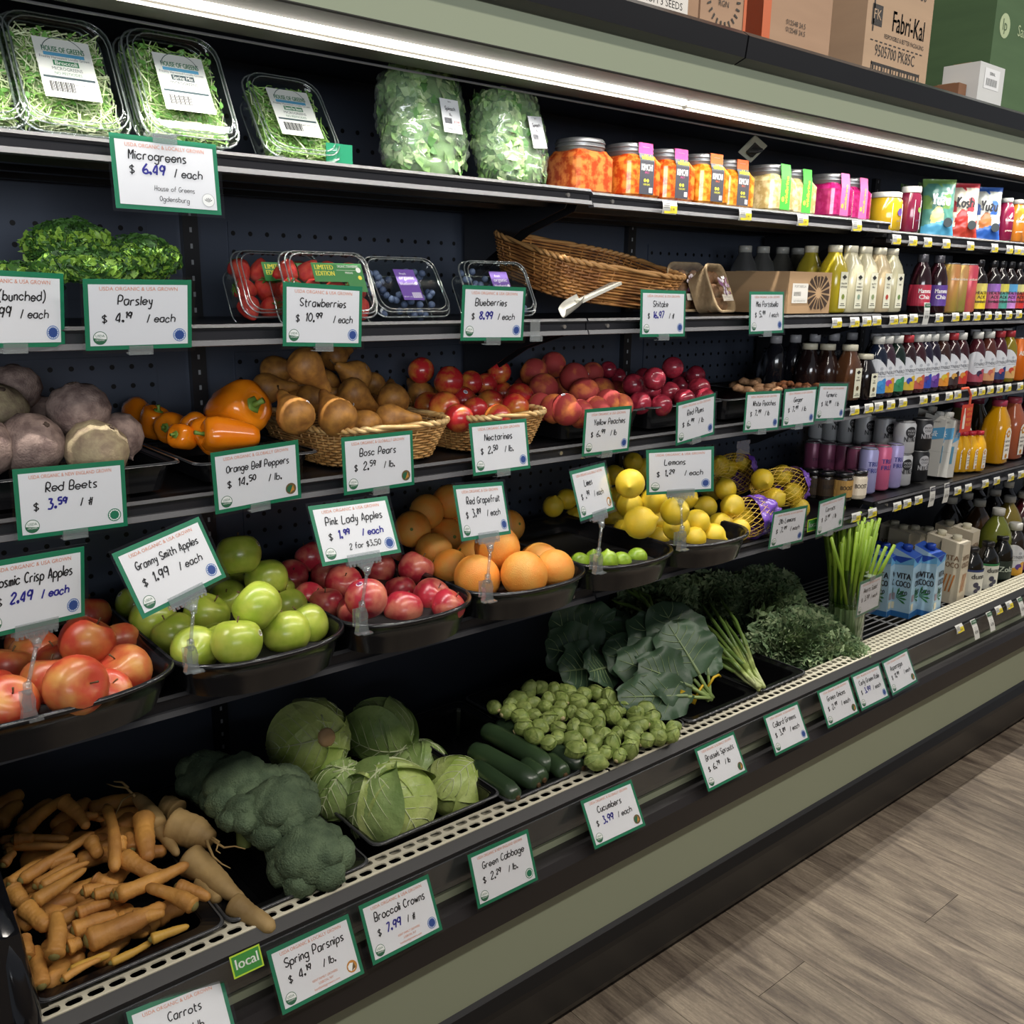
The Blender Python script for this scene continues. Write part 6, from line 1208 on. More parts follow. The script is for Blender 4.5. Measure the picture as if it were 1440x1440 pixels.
# square kimchi jars with a strap label running over the lid
def kimchi(col, col2, strap, word, c1, c2):
    def f():
        o = empty('square_jar'); w, h = .108, .082
        m = M(); m.loft([sq(w*.92, 0), sq(w, .006), sq(w, h*.86), sq(w*.84, h), sq(w*.80, h+.004)], 0); m.build('glass_body', mat('ferment_'+col, col, .12, col2=col2, scale=55, detail=6, coat=.7, lo=.42, hi=.58), o)
        m = M(); m.loft([sq(w*.82, h+.002, .4, 7), sq(w*.87, h+.004, .4, 7), sq(w*.87, h+.024, .4, 7), sq(w*.82, h+.027, .4, 7)]); m.tube([p for p in sq(w*.885, h+.011, .4, 7)]+[sq(w*.885, h+.011, .4, 7)[0]], .0016, 5); m.tube([p for p in sq(w*.885, h+.019, .4, 7)]+[sq(w*.885, h+.019, .4, 7)[0]], .0016, 5); m.build('lid', TIN, o, True)
        if word:
            m = M(); s = .022; y = -w/2-.001
            m.add([(-s, y, .006), (s, y, .006), (s, y, h*.9), (-s, y, h*.9), (s, -w*.46, h+.006), (-s, -w*.46, h+.006), (s, -w*.45, h+.0275), (-s, -w*.45, h+.0275), (s, 0, h+.0278), (-s, 0, h+.0278)], [(0, 1, 2, 3), (3, 2, 4, 5)], 0); m.add([(-s, -w*.46, h+.006), (s, -w*.46, h+.006), (s, -w*.45, h+.0275), (-s, -w*.45, h+.0275), (s, 0, h+.0278), (-s, 0, h+.0278)], [(0, 1, 2, 3), (3, 2, 4, 5)], 1)
            mx = Matrix.Translation((0, y-.0005, 0)) @ UPR; q = M()
            put_text(q, 'wildbrine', 0, h+.000-.006, .010, 2, maxw=.038, bold=.08); put_text(q, word, -.001, .054, .013, 3, maxw=.034, bold=.06); put_text(q, 'SPICY', 0, .048, .004, 1, maxw=.02); disc(q, -.006, .034, .0035, 4, 10); disc(q, .003, .034, .0035, 4, 10); put_text(q, 'NON GMO', 0, .024, .004, 4, maxw=.02); rect(q, .008, .010, .018, .020, 3)
            m.add([tuple(mx @ Vector(p)) for p in q.v], q.f); m.k = m.k[:-len(q.f)]+q.k
            m.build('strap_label', [flat(strap), flat(c1), flat(c2), flat('f0eee8'), flat('d8d83a')], o)
        return o
    return f
def strapjar(col, col2, strap, ink):
    def f():
        o = kimchi(col, col2, strap, None, strap, ink)(); w, h = .108, .082; s = .020; y = -w/2-.001
        m = M(); m.add([(-s, y, .004), (s, y, .004), (s, y, h*.9), (-s, y, h*.9), (s, -w*.46, h+.028), (-s, -w*.46, h+.028)], [(0, 1, 2, 3), (3, 2, 4, 5)]); mx = Matrix.Translation((-.004, y-.0006, .008)) @ UPR @ Matrix.Rotation(PI/2, 4, 'Z'); q = M(); put_text(q, 'wildbrine', .042, -.013, .012, 0, maxw=.075, bold=.06); disc(q, .02, .006, .006, 1, 12)
        m.add([tuple(mx @ Vector(p)) for p in q.v], q.f); m.k = m.k[:-len(q.f)]+[1]*len(q.f); m.build('strap_label', [flat(strap), flat(ink)], o); return o
    return f
ZB, YJ = 1.732, .272
def rx(px): return xat(px, YJ-.054, ZB+.04)-.054
for px, key, fn, lab, yy in ((866, 'k0', kimchi('9c3c1c', 'cc7438', '3c3c44', None, '', ''), 'unlabelled square jar of orange kimchi at the near end of the row', .02),
        (933, 'k1', kimchi('b03c14', 'dc8030', '3d3d45', 'KIMCHI', 'c94a8c', 'c8d83a'), 'first labelled jar of orange kimchi with pink topped grey strap', 0), (981, 'k1', None, 'second jar of orange kimchi with pink topped grey strap', .006),
        (1029, 'k2', kimchi('b85c14', 'e49a38', '3d3d45', 'KIMCHI', 'd8602c', 'c8d83a'), 'first jar of yellow orange kimchi with orange topped strap', 0), (1064, 'k2', None, 'second jar of yellow orange kimchi with orange topped strap', .02),
        (1122, 'k3', strapjar('a89560', 'd4c698', '44b83c', 'e8f04a'), 'first jar of pale sauerkraut with bright green strap', 0), (1151, 'k3', None, 'second jar of pale sauerkraut with bright green strap', .02),
        (1203, 'k4', strapjar('8f1450', 'a82a68', 'd85a92', 'f0b04a'), 'first jar of magenta beet kraut with pink strap', 0), (1228, 'k4', None, 'second jar of magenta beet kraut with pink strap', .02)):
    o = bag_of(key, fn); o.location = (xat(px, YJ-.054+yy, ZB+.04)-.054, YJ+yy, ZB); tag(o, lab, 'jar', 'square jars of fermented vegetables')
# round jars and snack pouches of the far bay, top shelf
def rjar(col, r, h, lidc, labc):
    def f():
        o = empty('round_jar'); m = M(); m.lathe([(r*.9, 0), (r, .006), (r, h*.8), (r*.86, h*.88), (r*.86, h*.9)], 20); m.build('glass_body', mat('jar_'+col, col, .08, col2=col, coat=.7), o, True)
        m = M(); m.lathe([(r*.92, h*.88), (r*.93, h*.90), (r*.93, h), (r*.88, h+.002), (.001, h+.002)], 20); m.build('lid', WCAP, o, True)
        m = M(); s = r*.62; n = len(m.v); rect(m, -s, h*.08, s, h*.72, 0, .001); disc(m, 0, h*.5, s*.4, 1, 8, .0016); put_text(m, 'pickles', 0, h*.25, .006, 2, maxw=s*1.5, fn=lambda x, y: (x, y, .0016)); wrap(m, r); m.build('paper_label', [flat('ece8ec'), flat(labc), flat('4a4a66')], o); return o
    return f
ZC = 1.710
place(rjar('b8961c', .046, .105, '', '5a3f8a')(), 1243, .27, ZC, 'wide jar of yellow pickles with white lid and small label', 'jar', None)
place(rjar('6a1c34', .030, .125, '', '6f9a3c')(), 1277, .24, ZC, 'slim jar of dark red preserve with white lid', 'jar', None)
def pouch(cols, word, shape, c=1):
    def f():
        o = empty('snack_pouch'); W, H = .105, .165
        def F(u, v): t = v; wd = W/2*(1-.10*math.sin(PI*t)+.02*t); d = .030*math.sin(PI*min(.97, .12+t*.88))**.7*(math.cos((u-.5)*PI)**.6 if abs(u-.5) < .5 else 0); return (-wd+2*wd*u, -d+.003*nz((u*3, v*4, 1), 2.3), H*t)
        m = M(); m.grid(F, 36, 48)
        for i in range(len(m.f)):
            a = i//48; b = i % 48; u, v = a/36, b/48; m.k[i] = 0 if v > .90 else (0 if nz((u*1.5+.3*len(word), v*1.6, 3), 2.0) > .1 and v > .45 else (2 if v < .16+.15*u else (3 if (u-.35)**2+(v-.30)**2 < .035 else 1)))
        q = len(m.f); m.grid(lambda u, v: tuple(Vector(F(u, v))*1 if False else Vector((F(u, v)[0], -F(u, v)[1]*.8, F(u, v)[2]))), 16, 20); m.build('film', [mat('pouch_'+x, x, .28, coat=.4) for x in cols], o, True)
        m = M(); s = M(); hand(s, word, 0, 0, .030, 0, th=.10, maxw=.057); mx = Matrix.Translation((-.036, -.0345, .088)) @ UPR; m.add([tuple(mx @ Vector(p)) for p in s.v], s.f); mx = Matrix.Translation((.018, -.031, .035)) @ UPR; s = M(); disc(s, 0, 0, .014, 0, 16); m.add([tuple(mx @ Vector(p)) for p in s.v], s.f, 1); m.build('lettering', [flat('f4f2ee') if c else flat('2a2a2e'), flat('2c3438')], o)
        m = M(); m.box((0, 0, H-.004), (W*1.0, .002, .010)); m.build('top_seal', mat('pouch_'+cols[0], cols[0]), o); return o
    return f
for px, cols, w_, lab, c in ((1318, ('6f9450', '4f8478', '4f9cc0', 'd8cf8a'), 'Yuzu', 'green and blue snack pouch with white script', 1), (1352, ('c8404a', 'd8d0bc', 'b03a2c', 'b8302a'), 'Kosh', 'white and red snack pouch with black script', 0), (1385, ('3a66b4', 'cfd4cc', '2c5cae', 'b8703c'), 'Yuzu', 'white and blue snack pouch with orange dot', 0)):
    o = place(pouch(cols, w_, 0, c)(), px, .25, ZC, lab, 'pouch', 'snack pouches on the top shelf', .25); o.rotation_euler = (-.10, 0, -.62)
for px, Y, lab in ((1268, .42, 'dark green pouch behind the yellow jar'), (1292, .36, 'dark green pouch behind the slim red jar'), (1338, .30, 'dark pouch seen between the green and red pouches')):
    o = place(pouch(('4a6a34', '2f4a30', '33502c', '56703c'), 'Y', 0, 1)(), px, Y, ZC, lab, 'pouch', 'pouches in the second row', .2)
# generic round bottle
def bottle(name, prof, body, capm, cap, lab=None, n=20, cover=None, square=0):
    def f():
        o = empty(name); m = M()
        if square: m.loft([sq(r*2, z, square, 4) for r, z in prof])
        else: m.lathe(prof, n)
        m.build('body', body, o, True); r, z0, z1 = cap
        m = M(); m.lathe([(r, z0), (r, z1-.001), (r*.93, z1), (.001, z1)], 16, 0, lambda a, z: 1+.02*math.cos(16*a)); m.build('cap', capm, o, True)
        if lab: lab(o)
        return o
    return f
for px, c, lab in ((1411, '7a1c3c', 'dark red drink bottle after the pouches on the top shelf'), (1426, 'c87828', 'first orange drink bottle on the top shelf'), (1438, 'c88038', 'second orange drink bottle at the frame edge')):
    def lb(o, c=c):
        m = M(); put_text(m, 'Bolthouse', 0, .062, .008, 0, maxw=.030, fn=lambda x, y: (x, y, .001), bold=.06); put_text(m, 'protein', 0, .030, .006, 0, maxw=.026, fn=lambda x, y: (x, y, .001)); m.add([(-.006, .076, .001), (0, .070, .001), (.007, .078, .001), (.004, .090, .001)], [(0, 1, 2, 3)]); wrap(m, .026, 0, -.5); m.build('print', flat('f0e4d8'), o)
    place(bottle('drink_bottle', [(.023, 0), (.026, .004), (.026, .095), (.021, .112), (.016, .120), (.016, .126)], mat('juice_'+c, c, .15, coat=.5), WCAP, (.0175, .122, .136), lb)(), px, .235, ZC, lab, 'bottle', 'small drink bottles on the top shelf')
# square milk and juice bottles, middle bay
def sidelabel(w, z0, z1, texts, pic='4a6a3a', col='e6e4cc'):
    def g(o):
        def d(m):
            h = z1-z0; rect(m, -w*.26, z0, w*.26, z1, 0); a = z1-h*.14
            m.quad((-w*.16, a, .0006), (0, a-h*.07, .0006), (w*.16, a, .0006), (0, a+h*.07, .0006), 1); q = M()
            for i, t in enumerate(texts): put_text(m, t, 0, z1-h*(.34+.09*i), h*.05, 1, maxw=w*.44, fn=lambda x, y: (x, y, .0006), bold=.05)
            disc(m, 0, z0+h*.32, w*.11, 2, 7, .0006); rect(m, -w*.18, z0+h*.07, w*.18, z0+h*.09, 1, .0006); rect(m, -w*.12, z0+h*.12, w*.12, z0+h*.14, 1, .0006)
        pane(o, 'paper_label', d, Matrix.Translation((0, -w/2-.0012, 0)) @ UPR, [flat(col), flat('2c2c2a'), flat(pic)])
    return g
MP_ = [(.030, 0), (.0345, .004), (.0345, .105), (.028, .130), (.017, .152), (.0155, .160), (.0155, .168)]
def milk(col, texts, pic): return bottle('milk_bottle', MP_, mat('milk_'+col, col, .15, coat=.5), CCAP, (.0185, .160, .178), sidelabel(.069, .012, .108, texts, pic), square=.30)
Z2 = 1.485
for px, Y, col, tx, pic, lab in ((1168, .25, 'b8a62a', ('YELLOW', 'LEMONADE'), '7a8a3a', 'tall yellow square bottle behind the cardboard box'), (1190, .235, 'd2cbaa', ('OAT', 'VANILLA', 'UNSWEET'), '8aa08a', 'first cream square bottle next to the yellow one'), (1210, .235, 'd2cbaa', ('NUTTY', 'MILK'), '8a9a6a', 'second cream square bottle in the row'),
                                 (1230, .24, 'd8c49c', ('CHAI', 'SPICE'), 'b04030', 'peach tinted square bottle with red pepper on its label'), (1247, .24, 'd6d0ac', ('OAT',), '6a8a4a', 'last cream square bottle at the bay joint')):
    place(milk(col, tx, pic)(), px, Y, Z2, lab, 'bottle', 'square glass milk bottles')
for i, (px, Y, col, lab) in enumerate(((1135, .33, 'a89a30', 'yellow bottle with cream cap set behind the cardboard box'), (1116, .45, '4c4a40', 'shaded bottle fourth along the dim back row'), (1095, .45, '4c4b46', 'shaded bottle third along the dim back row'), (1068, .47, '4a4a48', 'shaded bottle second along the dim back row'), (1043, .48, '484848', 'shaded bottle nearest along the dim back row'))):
    place(bottle('milk_bottle', MP_, mat('milk_'+col, col, .15, coat=.5), CCAP if i == 0 else mat('dim_cap', '9a9a94', .4), (.0185, .160, .178), square=.30)(), px, Y, Z2, lab, 'bottle', 'bottles at the back of the second shelf')  # back row: shade is put into the grey body and cap colours
# far bay, second shelf
Z2C = 1.480
def band(R, z0, z1, cols, texts, ink='f2f0ee', th=.008, diag=False, ty=None):
    def g(o):
        m = M(); n = len(cols)
        for i, c in enumerate(cols): fband(m, R+.0008, z0+(z1-z0)*i/n, z0+(z1-z0)*(i+1)/n, i)
        k0 = len(m.v)
        for off in (-.55,):
            s = M(); 
            for j, t in enumerate(texts): put_text(s, t, 0, (ty or (z0+z1)/2)-j*th*1.35, th, n, maxw=R*1.25, fn=lambda x, y: (x, y, .0016), bold=.06)
            wrap(s, R, 0, off); m.add(s.v, s.f, n)
        m.build('wrap_label', [flat(c) for c in cols]+[flat(ink)], o)
    return g
CH = [(.028, 0), (.0315, .004), (.0315, .085), (.030, .105), (.022, .135), (.0135, .15), (.013, .168)]
for i, (px, c, lab) in enumerate(((1291, 'b83048', 'dark bottle with crimson chia drink label'), (1314, '5a3c90', 'dark bottle with violet chia drink label'))):
    place(bottle('drink_bottle', CH, mat('dark_bottle', '2b1218', .08, coat=.7), mat('smoky_cap', '55545a', .2), (.0155, .150, .172), band(.0315, .022, .084, (c,), ('Mamma', 'Chia'), th=.013, ty=.060))(), px, .235, Z2C, lab, 'bottle', 'chia drink bottles')
CANP = lambda r, h: [(r*.8, 0), (r, .006), (r, h-.010), (r*.86, h-.002), (r*.86, h)]
def can(name, r, h, col, texts, ink, col2=None, th=.012, ty=None, top=TIN, rough=.3):
    def f():
        o = empty(name); m = M(); m.lathe(CANP(r, h), 20); m.build('can_body', mat('can_'+col+(col2 or ''), col, rough, .15, col2=col2, scale=14, stretch=(1, 1, .4)), o, True)
        m = M(); m.lathe([(r*.86, h-.003), (r*.88, h+.001), (r*.82, h+.0015), (r*.80, h-.002), (.001, h-.002)], 20); m.build('rim', top, o, True)
        m = M(); m.box((0, -.004, h-.0008), (.010, .016, .0012)); m.build('ring_pull', TIN, o)
        m = M()
        for off in (-.45,):
            s = M()
            for j, t in enumerate(texts): put_text(s, t, 0, (ty or h*.55)-j*th*1.4, th, 0, maxw=r*1.2, fn=lambda x, y: (x, y, .0008), bold=.06)
            wrap(s, r, 0, off); m.add(s.v, s.f)
        m.build('print', flat(ink), o); return o
    return f
for px, c, c2, lab in ((1332, 'd8905c', 'b8a84a', 'tall peach coloured can in the middle bay run'), (1344, 'd8a06a', '9aa84a', 'tall peach and lime can behind the first'), (1357, 'd84c68', 'e07a5c', 'tall pink can with orange streaks')):
    place(can('drink_can', .0285, .150, c, ('seltzer',), 'f4ead8', c2, .008, .10)(), px, .235 if px != 1344 else .25, Z2C, lab, 'can', 'tall fruit drink cans')
HP = [(.027, 0), (.030, .004), (.030, .100), (.024, .120), (.0125, .138), (.012, .160)]
for i, (px, c1, c2, c3, lab) in enumerate(((1371, 'd8cc6a', 'e0c52c', 'e0c52c', 'yellow labelled kombucha bottle, nearest of the black necked row'), (1390, '9a6ac0', 'c05a80', 'b04a70', 'purple and pink labelled kombucha bottle'), (1402, 'd8cf5a', '5aa89a', '4a988a', 'yellow and teal labelled kombucha bottle'),
        (1414, '5aa4d8', 'b86ac0', 'c88ad0', 'sky blue and mauve labelled kombucha bottle'), (1426, 'd8d08a', 'b8402c', 'c8302c', 'cream and red labelled kombucha bottle'), (1440, 'e0902c', '9a5ac0', '8a4ab0', 'orange and purple labelled kombucha bottle at the frame edge'))):
    place(bottle('kombucha_bottle', HP, mat('amber_glass', '1e1414', .08, coat=.7), mat('black_cap', '1c1c20', .3), (.0145, .146, .166), band(.030, .012, .092, (c3, c2, c1), ('HEALTH', 'ADE', 'kombucha'), '2a1c20', .010, ty=.058))(), px, .235, Z2C, lab, 'bottle', 'black necked kombucha bottles')
# third shelf: kombucha with white sloping labels
Z3 = 1.238
SY = [(.026, 0), (.0305, .004), (.0305, .100), (.0285, .122), (.0200, .145), (.0150, .152), (.0150, .162)]
def synergy(c1, c2, glass, capm, word='SYNERGY'):
    def lab(o):
        m = M(); R = .0305; n = 32; z0, z1 = .014, .100
        def zt(a): return z1+.014*math.sin(a*2+.6)
        P = [[], [], [], []]
        for i in range(n+1):
            a = 2*PI*i/n
            for k, z in enumerate((z0, z0+.034+.010*math.sin(a*3), zt(a)-.0, 0)): P[k].append(((R+.0008)*math.cos(a), (R+.0008)*math.sin(a), z))
        m.loft([P[0], P[1]], 1, False, False); m.loft([P[1], P[2]], 0, False, False)
        for off in (-.5, 1.6):
            s = M(); put_text(s, word, 0, .068, .010, 3, maxw=R*1.3, fn=lambda x, y: (x, y, .0014)); put_text(s, 'organic kombucha', 0, .062, .003, 3, maxw=R*1.1, fn=lambda x, y: (x, y, .0014)); disc(s, 0, .042, .010, 2, 10, .0014); disc(s, .006, .034, .007, 1, 8, .0018); disc(s, 0, .086, .005, 4, 8, .0014)
            wrap(s, R, 0, off); b = len(m.f); m.add(s.v, s.f); m.k[b:] = s.k
        m.build('wrap_label', [flat('dcdfe4'), flat(c1), flat(c2), flat('3a3c46'), flat('b4b8c0')], o)
    return bottle('kombucha_bottle', SY, mat('kombucha_glass_'+glass, glass, .06, coat=.8), capm, (.0170, .156, .178), lab)
SYC = [(1229, '3c8ad0', '4aa0e0', '141c30', 'w', 'sky blue'), (1241, 'd8a02c', 'b0489a', '3a2430', 'w', 'yellow and magenta'), (1255, '2f8a5c', '38a070', '10241c', 'w', 'green'), (1270, 'd8b83a', '2f4ab0', '2c1418', 'r', 'yellow striped'), (1284, 'c05a4a', 'd8a03a', '3a141c', 'w', 'coral'), (1294, '2c48b0', '5a3c90', '201a30', 'w', 'royal blue'),
       (1305, '5c3690', '8a5ab8', '1c1024', 'w', 'violet'), (1319, 'e0902c', 'd8c03a', '3a2018', 'w', 'orange'), (1333, '3a2a2c', 'd0a04a', '301418', 'r', 'black and gold'), (1345, 'c83a2c', 'd8903a', '3a1418', 'w', 'red and orange'), (1368, 'b04a5c', '3a2c4a', '4a1c24', 'w', 'rose red'), (1384, 'd89a6a', 'c86a5a', '5a2c24', 'w', 'apricot'),
       (1399, '2c3a70', 'c8505c', '501c28', 'r', 'navy and rose'), (1413, 'd8a868', 'c84a2c', '8a7a1c', 'r', 'peach')]
for i, (px, c1, c2, g, cp, nm) in enumerate(SYC):
    place(synergy(c1, c2, g, WCAP if cp == 'w' else RCAP)(), px, .235, Z3, f'kombucha bottle with {nm} base to its white label', 'bottle', 'kombucha bottles on the third shelf')
    o = place(bag_of('syb', bottle('kombucha_bottle', SY, mat('kombucha_back', '1a1a20', .1, coat=.6), mat('dim_cap2', '9c9ca0', .4), (.0170, .156, .178))), px-4, .33, Z3, f'dark kombucha bottle in the second row behind the {nm} one', 'bottle', 'kombucha bottles in the second row')  # second row: cap colour greyed to stand for shade
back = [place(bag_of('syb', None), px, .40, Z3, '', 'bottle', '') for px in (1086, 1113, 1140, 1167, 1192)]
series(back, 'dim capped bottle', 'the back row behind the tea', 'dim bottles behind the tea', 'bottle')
for px, c, w_, lab in ((1428, 'e0701c', 'A', 'orange boxed drink bottle near the frame edge'), (1440, 'a0c03a', 'A', 'lime green boxed drink bottle at the frame edge')):
    place(can('drink_bottle', .030, .150, c, ('ALOE',), 'f4f0e0', None, .016, .09)(), px, .235, Z3, lab, 'bottle', 'aloe drinks')
# tea bottles with paper strips
TP = [(.030, 0), (.034, .004), (.034, .085), (.030, .105), (.019, .132), (.017, .140), (.017, .148)]
for px, Y, g, h, lb, lab in ((1190, .25, '5a3a26', 1, 1, 'brown tea bottle with cream cap and paper strip label'), (1159, .30, '2c1c18', 1, 0, 'dark tea bottle behind the turmeric card'), (1134, .34, '261a1a', 1, 0, 'dark tea bottle behind the ginger card'), (1213, .235, '1a1414', .82, 1, 'short dark bottle with cream cap next to the sky blue kombucha')):
    P = [(r*(.9 if h < 1 else 1), z*h) for r, z in TP]
    place(bottle('tea_bottle', P, mat('tea_'+g, g, .07, coat=.8), CCAP, (.0215, .140*h, .157*h), sidelabel(.066, .008, .092*h, ('TEA', 'HERBAL'), '6a5a3a') if lb else None, square=.34)(), px, Y, Z3, lab, 'bottle', 'tea bottles')
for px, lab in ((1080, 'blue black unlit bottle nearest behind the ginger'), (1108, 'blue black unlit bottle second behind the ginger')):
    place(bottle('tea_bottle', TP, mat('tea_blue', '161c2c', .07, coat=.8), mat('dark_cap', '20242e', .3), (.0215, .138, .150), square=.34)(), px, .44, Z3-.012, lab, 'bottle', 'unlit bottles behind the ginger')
# fourth shelf: cans, cold brew packs, cartons, orange juice
Z4 = 0.947
def nitro(lbl, c, ink, px, Y, dz):
    o = can('cold_brew_can', .0335, .100, c, ('NITRO',), ink, None, .016, .040, rough=.35)()
    m = M()
    for off in (-.45,): s = M(); discw(s, 0, .070, .0175, 0, .0010); put_text(s, 'MODE', 0, .071, .007, 1, maxw=.024, fn=lambda x, y: (x, y, .0018)); put_text(s, 'COLD', 0, .062, .006, 1, maxw=.022, fn=lambda x, y: (x, y, .0018)); wrap(s, .0335, 0, off); b = len(m.f); m.add(s.v, s.f); m.k[b:] = s.k
    m.build('round_emblem', [flat(ink), flat(c)], o); GC[lbl] = o; return o
first = True
def put_n(kind, px, Y, lev, lab):
    c, ink = ('c4c6c8', '26262a') if kind == 'n1' else ('232326', 'b4b4b8')
    o = copy(GC[kind]) if kind in GC else nitro(kind, c, ink, px, Y, 0); o.location = (xat(px, Y, Z4+.05), Y, Z4+lev*.102); o.rotation_euler = (0, 0, 0); tag(o, lab, 'can', 'stacked cold brew cans'); return o
for lev, nm in ((0, 'lower'), (1, 'upper')):
    put_n('n1', 1266, .235, lev, f'front {nm} silver cold brew can with black round emblem'); put_n('n2', 1290, .235, lev, f'front {nm} black cold brew can with pale emblem')
L_ = [put_n('n1', px, Y, lev, '') for lev in (0, 1) for px, Y in ((1239, .31), (1212, .385), (1189, .45), (1167, .51), (1148, .56))]
for i, o in enumerate(L_): tag(o, f'shaded silver cold brew can, {nth(i % 5)} going back in the {"lower" if i < 5 else "upper"} layer')
for px, Y, c, lab in ((1218, .235, 'a9a8d8', 'lilac slim can nearest the camera in the front row'), (1237, .235, 'd86a90', 'bright pink slim can in the front row'), (1254, .23, 'b0a8dc', 'second lilac slim can beside the silver cans')):
    place(can('slim_can', .0275, .137, c, ('TRU', 'FRU'), '3a3f8a', None, .014, .085)(), px, Y, Z4, lab, 'can', 'slim cans in the front row')
pk = [place(bag_of('pinkcan', can('slim_can', .026, .128, '8a4a68', ('TRU',), '5a2a48', None, .010)), px, Y, Z4+.001, '', 'can', '') for px, Y in ((1200, .29), (1184, .34), (1161, .385), (1140, .43), (1217, .31), (1225, .36))]
series(pk, 'dusky plum slim can', 'the rows behind the lilac cans', 'plum slim cans', 'can')
def spread_lab(c): 
    return band(.029, .012, .062, (c,), ('BOOST',), '2c2420', .012, ty=.034)
for px, Y, c, lc, lab in ((1204, .215, 'd8cdb8', 'e4d8c4', 'small cream jar with black lid at the shelf edge'), (1184, .225, '2a2018', 'b08a4a', 'small dark jar with gold design and black lid'), (1160, .265, '1e1814', '3a2c1c', 'black small jar second from the lemon bags'), (1142, .30, '1e1814', '3a2c1c', 'black small jar nearest the lemon bags')):
    place(bottle('small_jar', [(.027, 0), (.029, .004), (.029, .064), (.026, .070)], mat('spread_'+c, c, .12, coat=.6), mat('black_lid', '17171a', .2, coat=.5), (.0285, .070, .084), spread_lab(lc))(), px, Y, Z4, lab, 'jar', 'small black lidded jars')
def tallcarton(name, w, h, base, top, art, capm, slant=.03, mats=None):
    def f():
        o = empty(name); m = M(); s = w/2
        B = [(-s, -s, 0), (s, -s, 0), (s, s, 0), (-s, s, 0)]; T = [(-s, -s, h-slant), (s, -s, h-slant), (s, s, h), (-s, s, h)]
        m.add(B+T, [(3, 2, 1, 0), (0, 1, 5, 4), (1, 2, 6, 5), (2, 3, 7, 6), (3, 0, 4, 7)]); m.add(T, [(0, 1, 2, 3)], 1); m.build('carton_body', [mat('carton_'+base, base, .35), mat('carton_'+top, top, .35)], o)
        m = M(); m.lathe([(.015, h-slant*.35-.004), (.0155, h-slant*.4+.014), (.013, h-slant*.4+.016), (.001, h-slant*.4+.016)], 14); m.build('screw_cap', capm, o, True)
        m = M(); mt = art(m, w, h); m2 = M()
        for R in (Matrix.Identity(4), Matrix.Rotation(-PI/2, 4, 'Z')):
            b = len(m2.f); mx = R @ Matrix.Translation((0, -s-.0006, 0)) @ UPR; m2.add([tuple(mx @ Vector(p)) for p in m.v], m.f); m2.k[b:] = list(m.k)
        m2.build('printing', mt, o); return o
    return f
def coco_art(m, w, h):
    s = w/2; rect(m, -s, 0, s, h*.08, 2, .0003); m.quad((-s, h*.74, .0003), (s, h*.78, .0003), (s, h-.03, .0003), (-s, h-.03, .0003), 4)
    m.quad((-s, h-.03, .0006), (s*.9, h-.03, .0006), (-s*.1, h*.78, .0006), (-s*.4, h*.80, .0006), 1)
    for i, t in enumerate(('VITA', 'COCO')): put_text(m, t, s*.25, h*.56-i*h*.115, h*.085, 0, maxw=w*.62, bold=.08, fn=lambda x, y: (x, y, .0009))
    hand(m, 'coco', -s*.1, h*.33, .022, 0, th=.05, z=.0009, maxw=.03)
    for i in range(5): a = -.5+i*.45; m.quad((-s*.25, h*.28, .0009), (-s*.25+.028*math.cos(a-.12), h*.28+.028*math.sin(a-.12), .0009), (-s*.25+.036*math.cos(a), h*.28+.036*math.sin(a), .0009), (-s*.25+.028*math.cos(a+.12), h*.28+.028*math.sin(a+.12), .0009), 3)
    rect(m, -s*.85, h*.24, -s*.35, h*.34, 5, .0009); rect(m, -s*.85, h*.11, -s*.35, h*.21, 6, .0009)
    return [flat('2a2a33'), flat('2447a8'), flat('2f6fae'), flat('2f7a48'), flat('6aaede'), flat('9a8f9c'), flat('e8e2c8')]
for px, Y, dk, lab in ((1301, .175, 0, 'front light blue coconut water carton with blue cap'), (1269, .215, 0, 'second light blue coconut water carton in the row'), (1238, .27, 0, 'third coconut water carton, shaded, behind the hanging card')):
    o = place(bag_of('coco', tallcarton('coconut_water_carton', .075, .235, 'a9cbe2', '2f55b0', coco_art, mat('blue_cap', '2447a8', .35), .03)), px, Y, .5, lab, 'carton', 'coconut water cartons'); o.rotation_euler = (-.02, 0, .12)
def oat_art(m, w, h):
    s = w/2
    for i, t in enumerate(('VITA', 'COCO')): put_text(m, t, 0, h*.68-i*h*.11, h*.08, 0, maxw=w*.8, bold=.07, fn=lambda x, y: (x, y, .0006))
    for i in range(3): m.quad((-s*.6+i*s*.35, h*.18, .0006), (-s*.45+i*s*.35, h*.18, .0006), (-s*.1+i*s*.35, h*.46, .0006), (-s*.25+i*s*.35, h*.46, .0006), 1)
    return [flat('8a6a4c'), flat('c07a3c')]
for px, Y, lab in ((1336, .185, 'cream coconut milk carton with brown lettering at the front'), (1315, .25, 'cream carton behind the front coconut water cartons'), (1297, .30, 'cream carton with pale cap farther back'), (1278, .34, 'cream carton in the shaded middle of the block'), (1262, .37, 'cream carton behind the second blue carton'), (1250, .42, 'cream carton at the back of the block'), (1326, .30, 'cream carton just behind the front cream one'), (1350, .24, 'cream carton touching the dark juice bottle')):
    o = place(bag_of('oat', tallcarton('coconut_milk_carton', .072, .225, 'd8cdb6', 'ddd4c0', oat_art, CCAP, .012)), px, Y, .5, lab, 'carton', 'cream coconut milk cartons'); o.rotation_euler = (0, 0, .1)
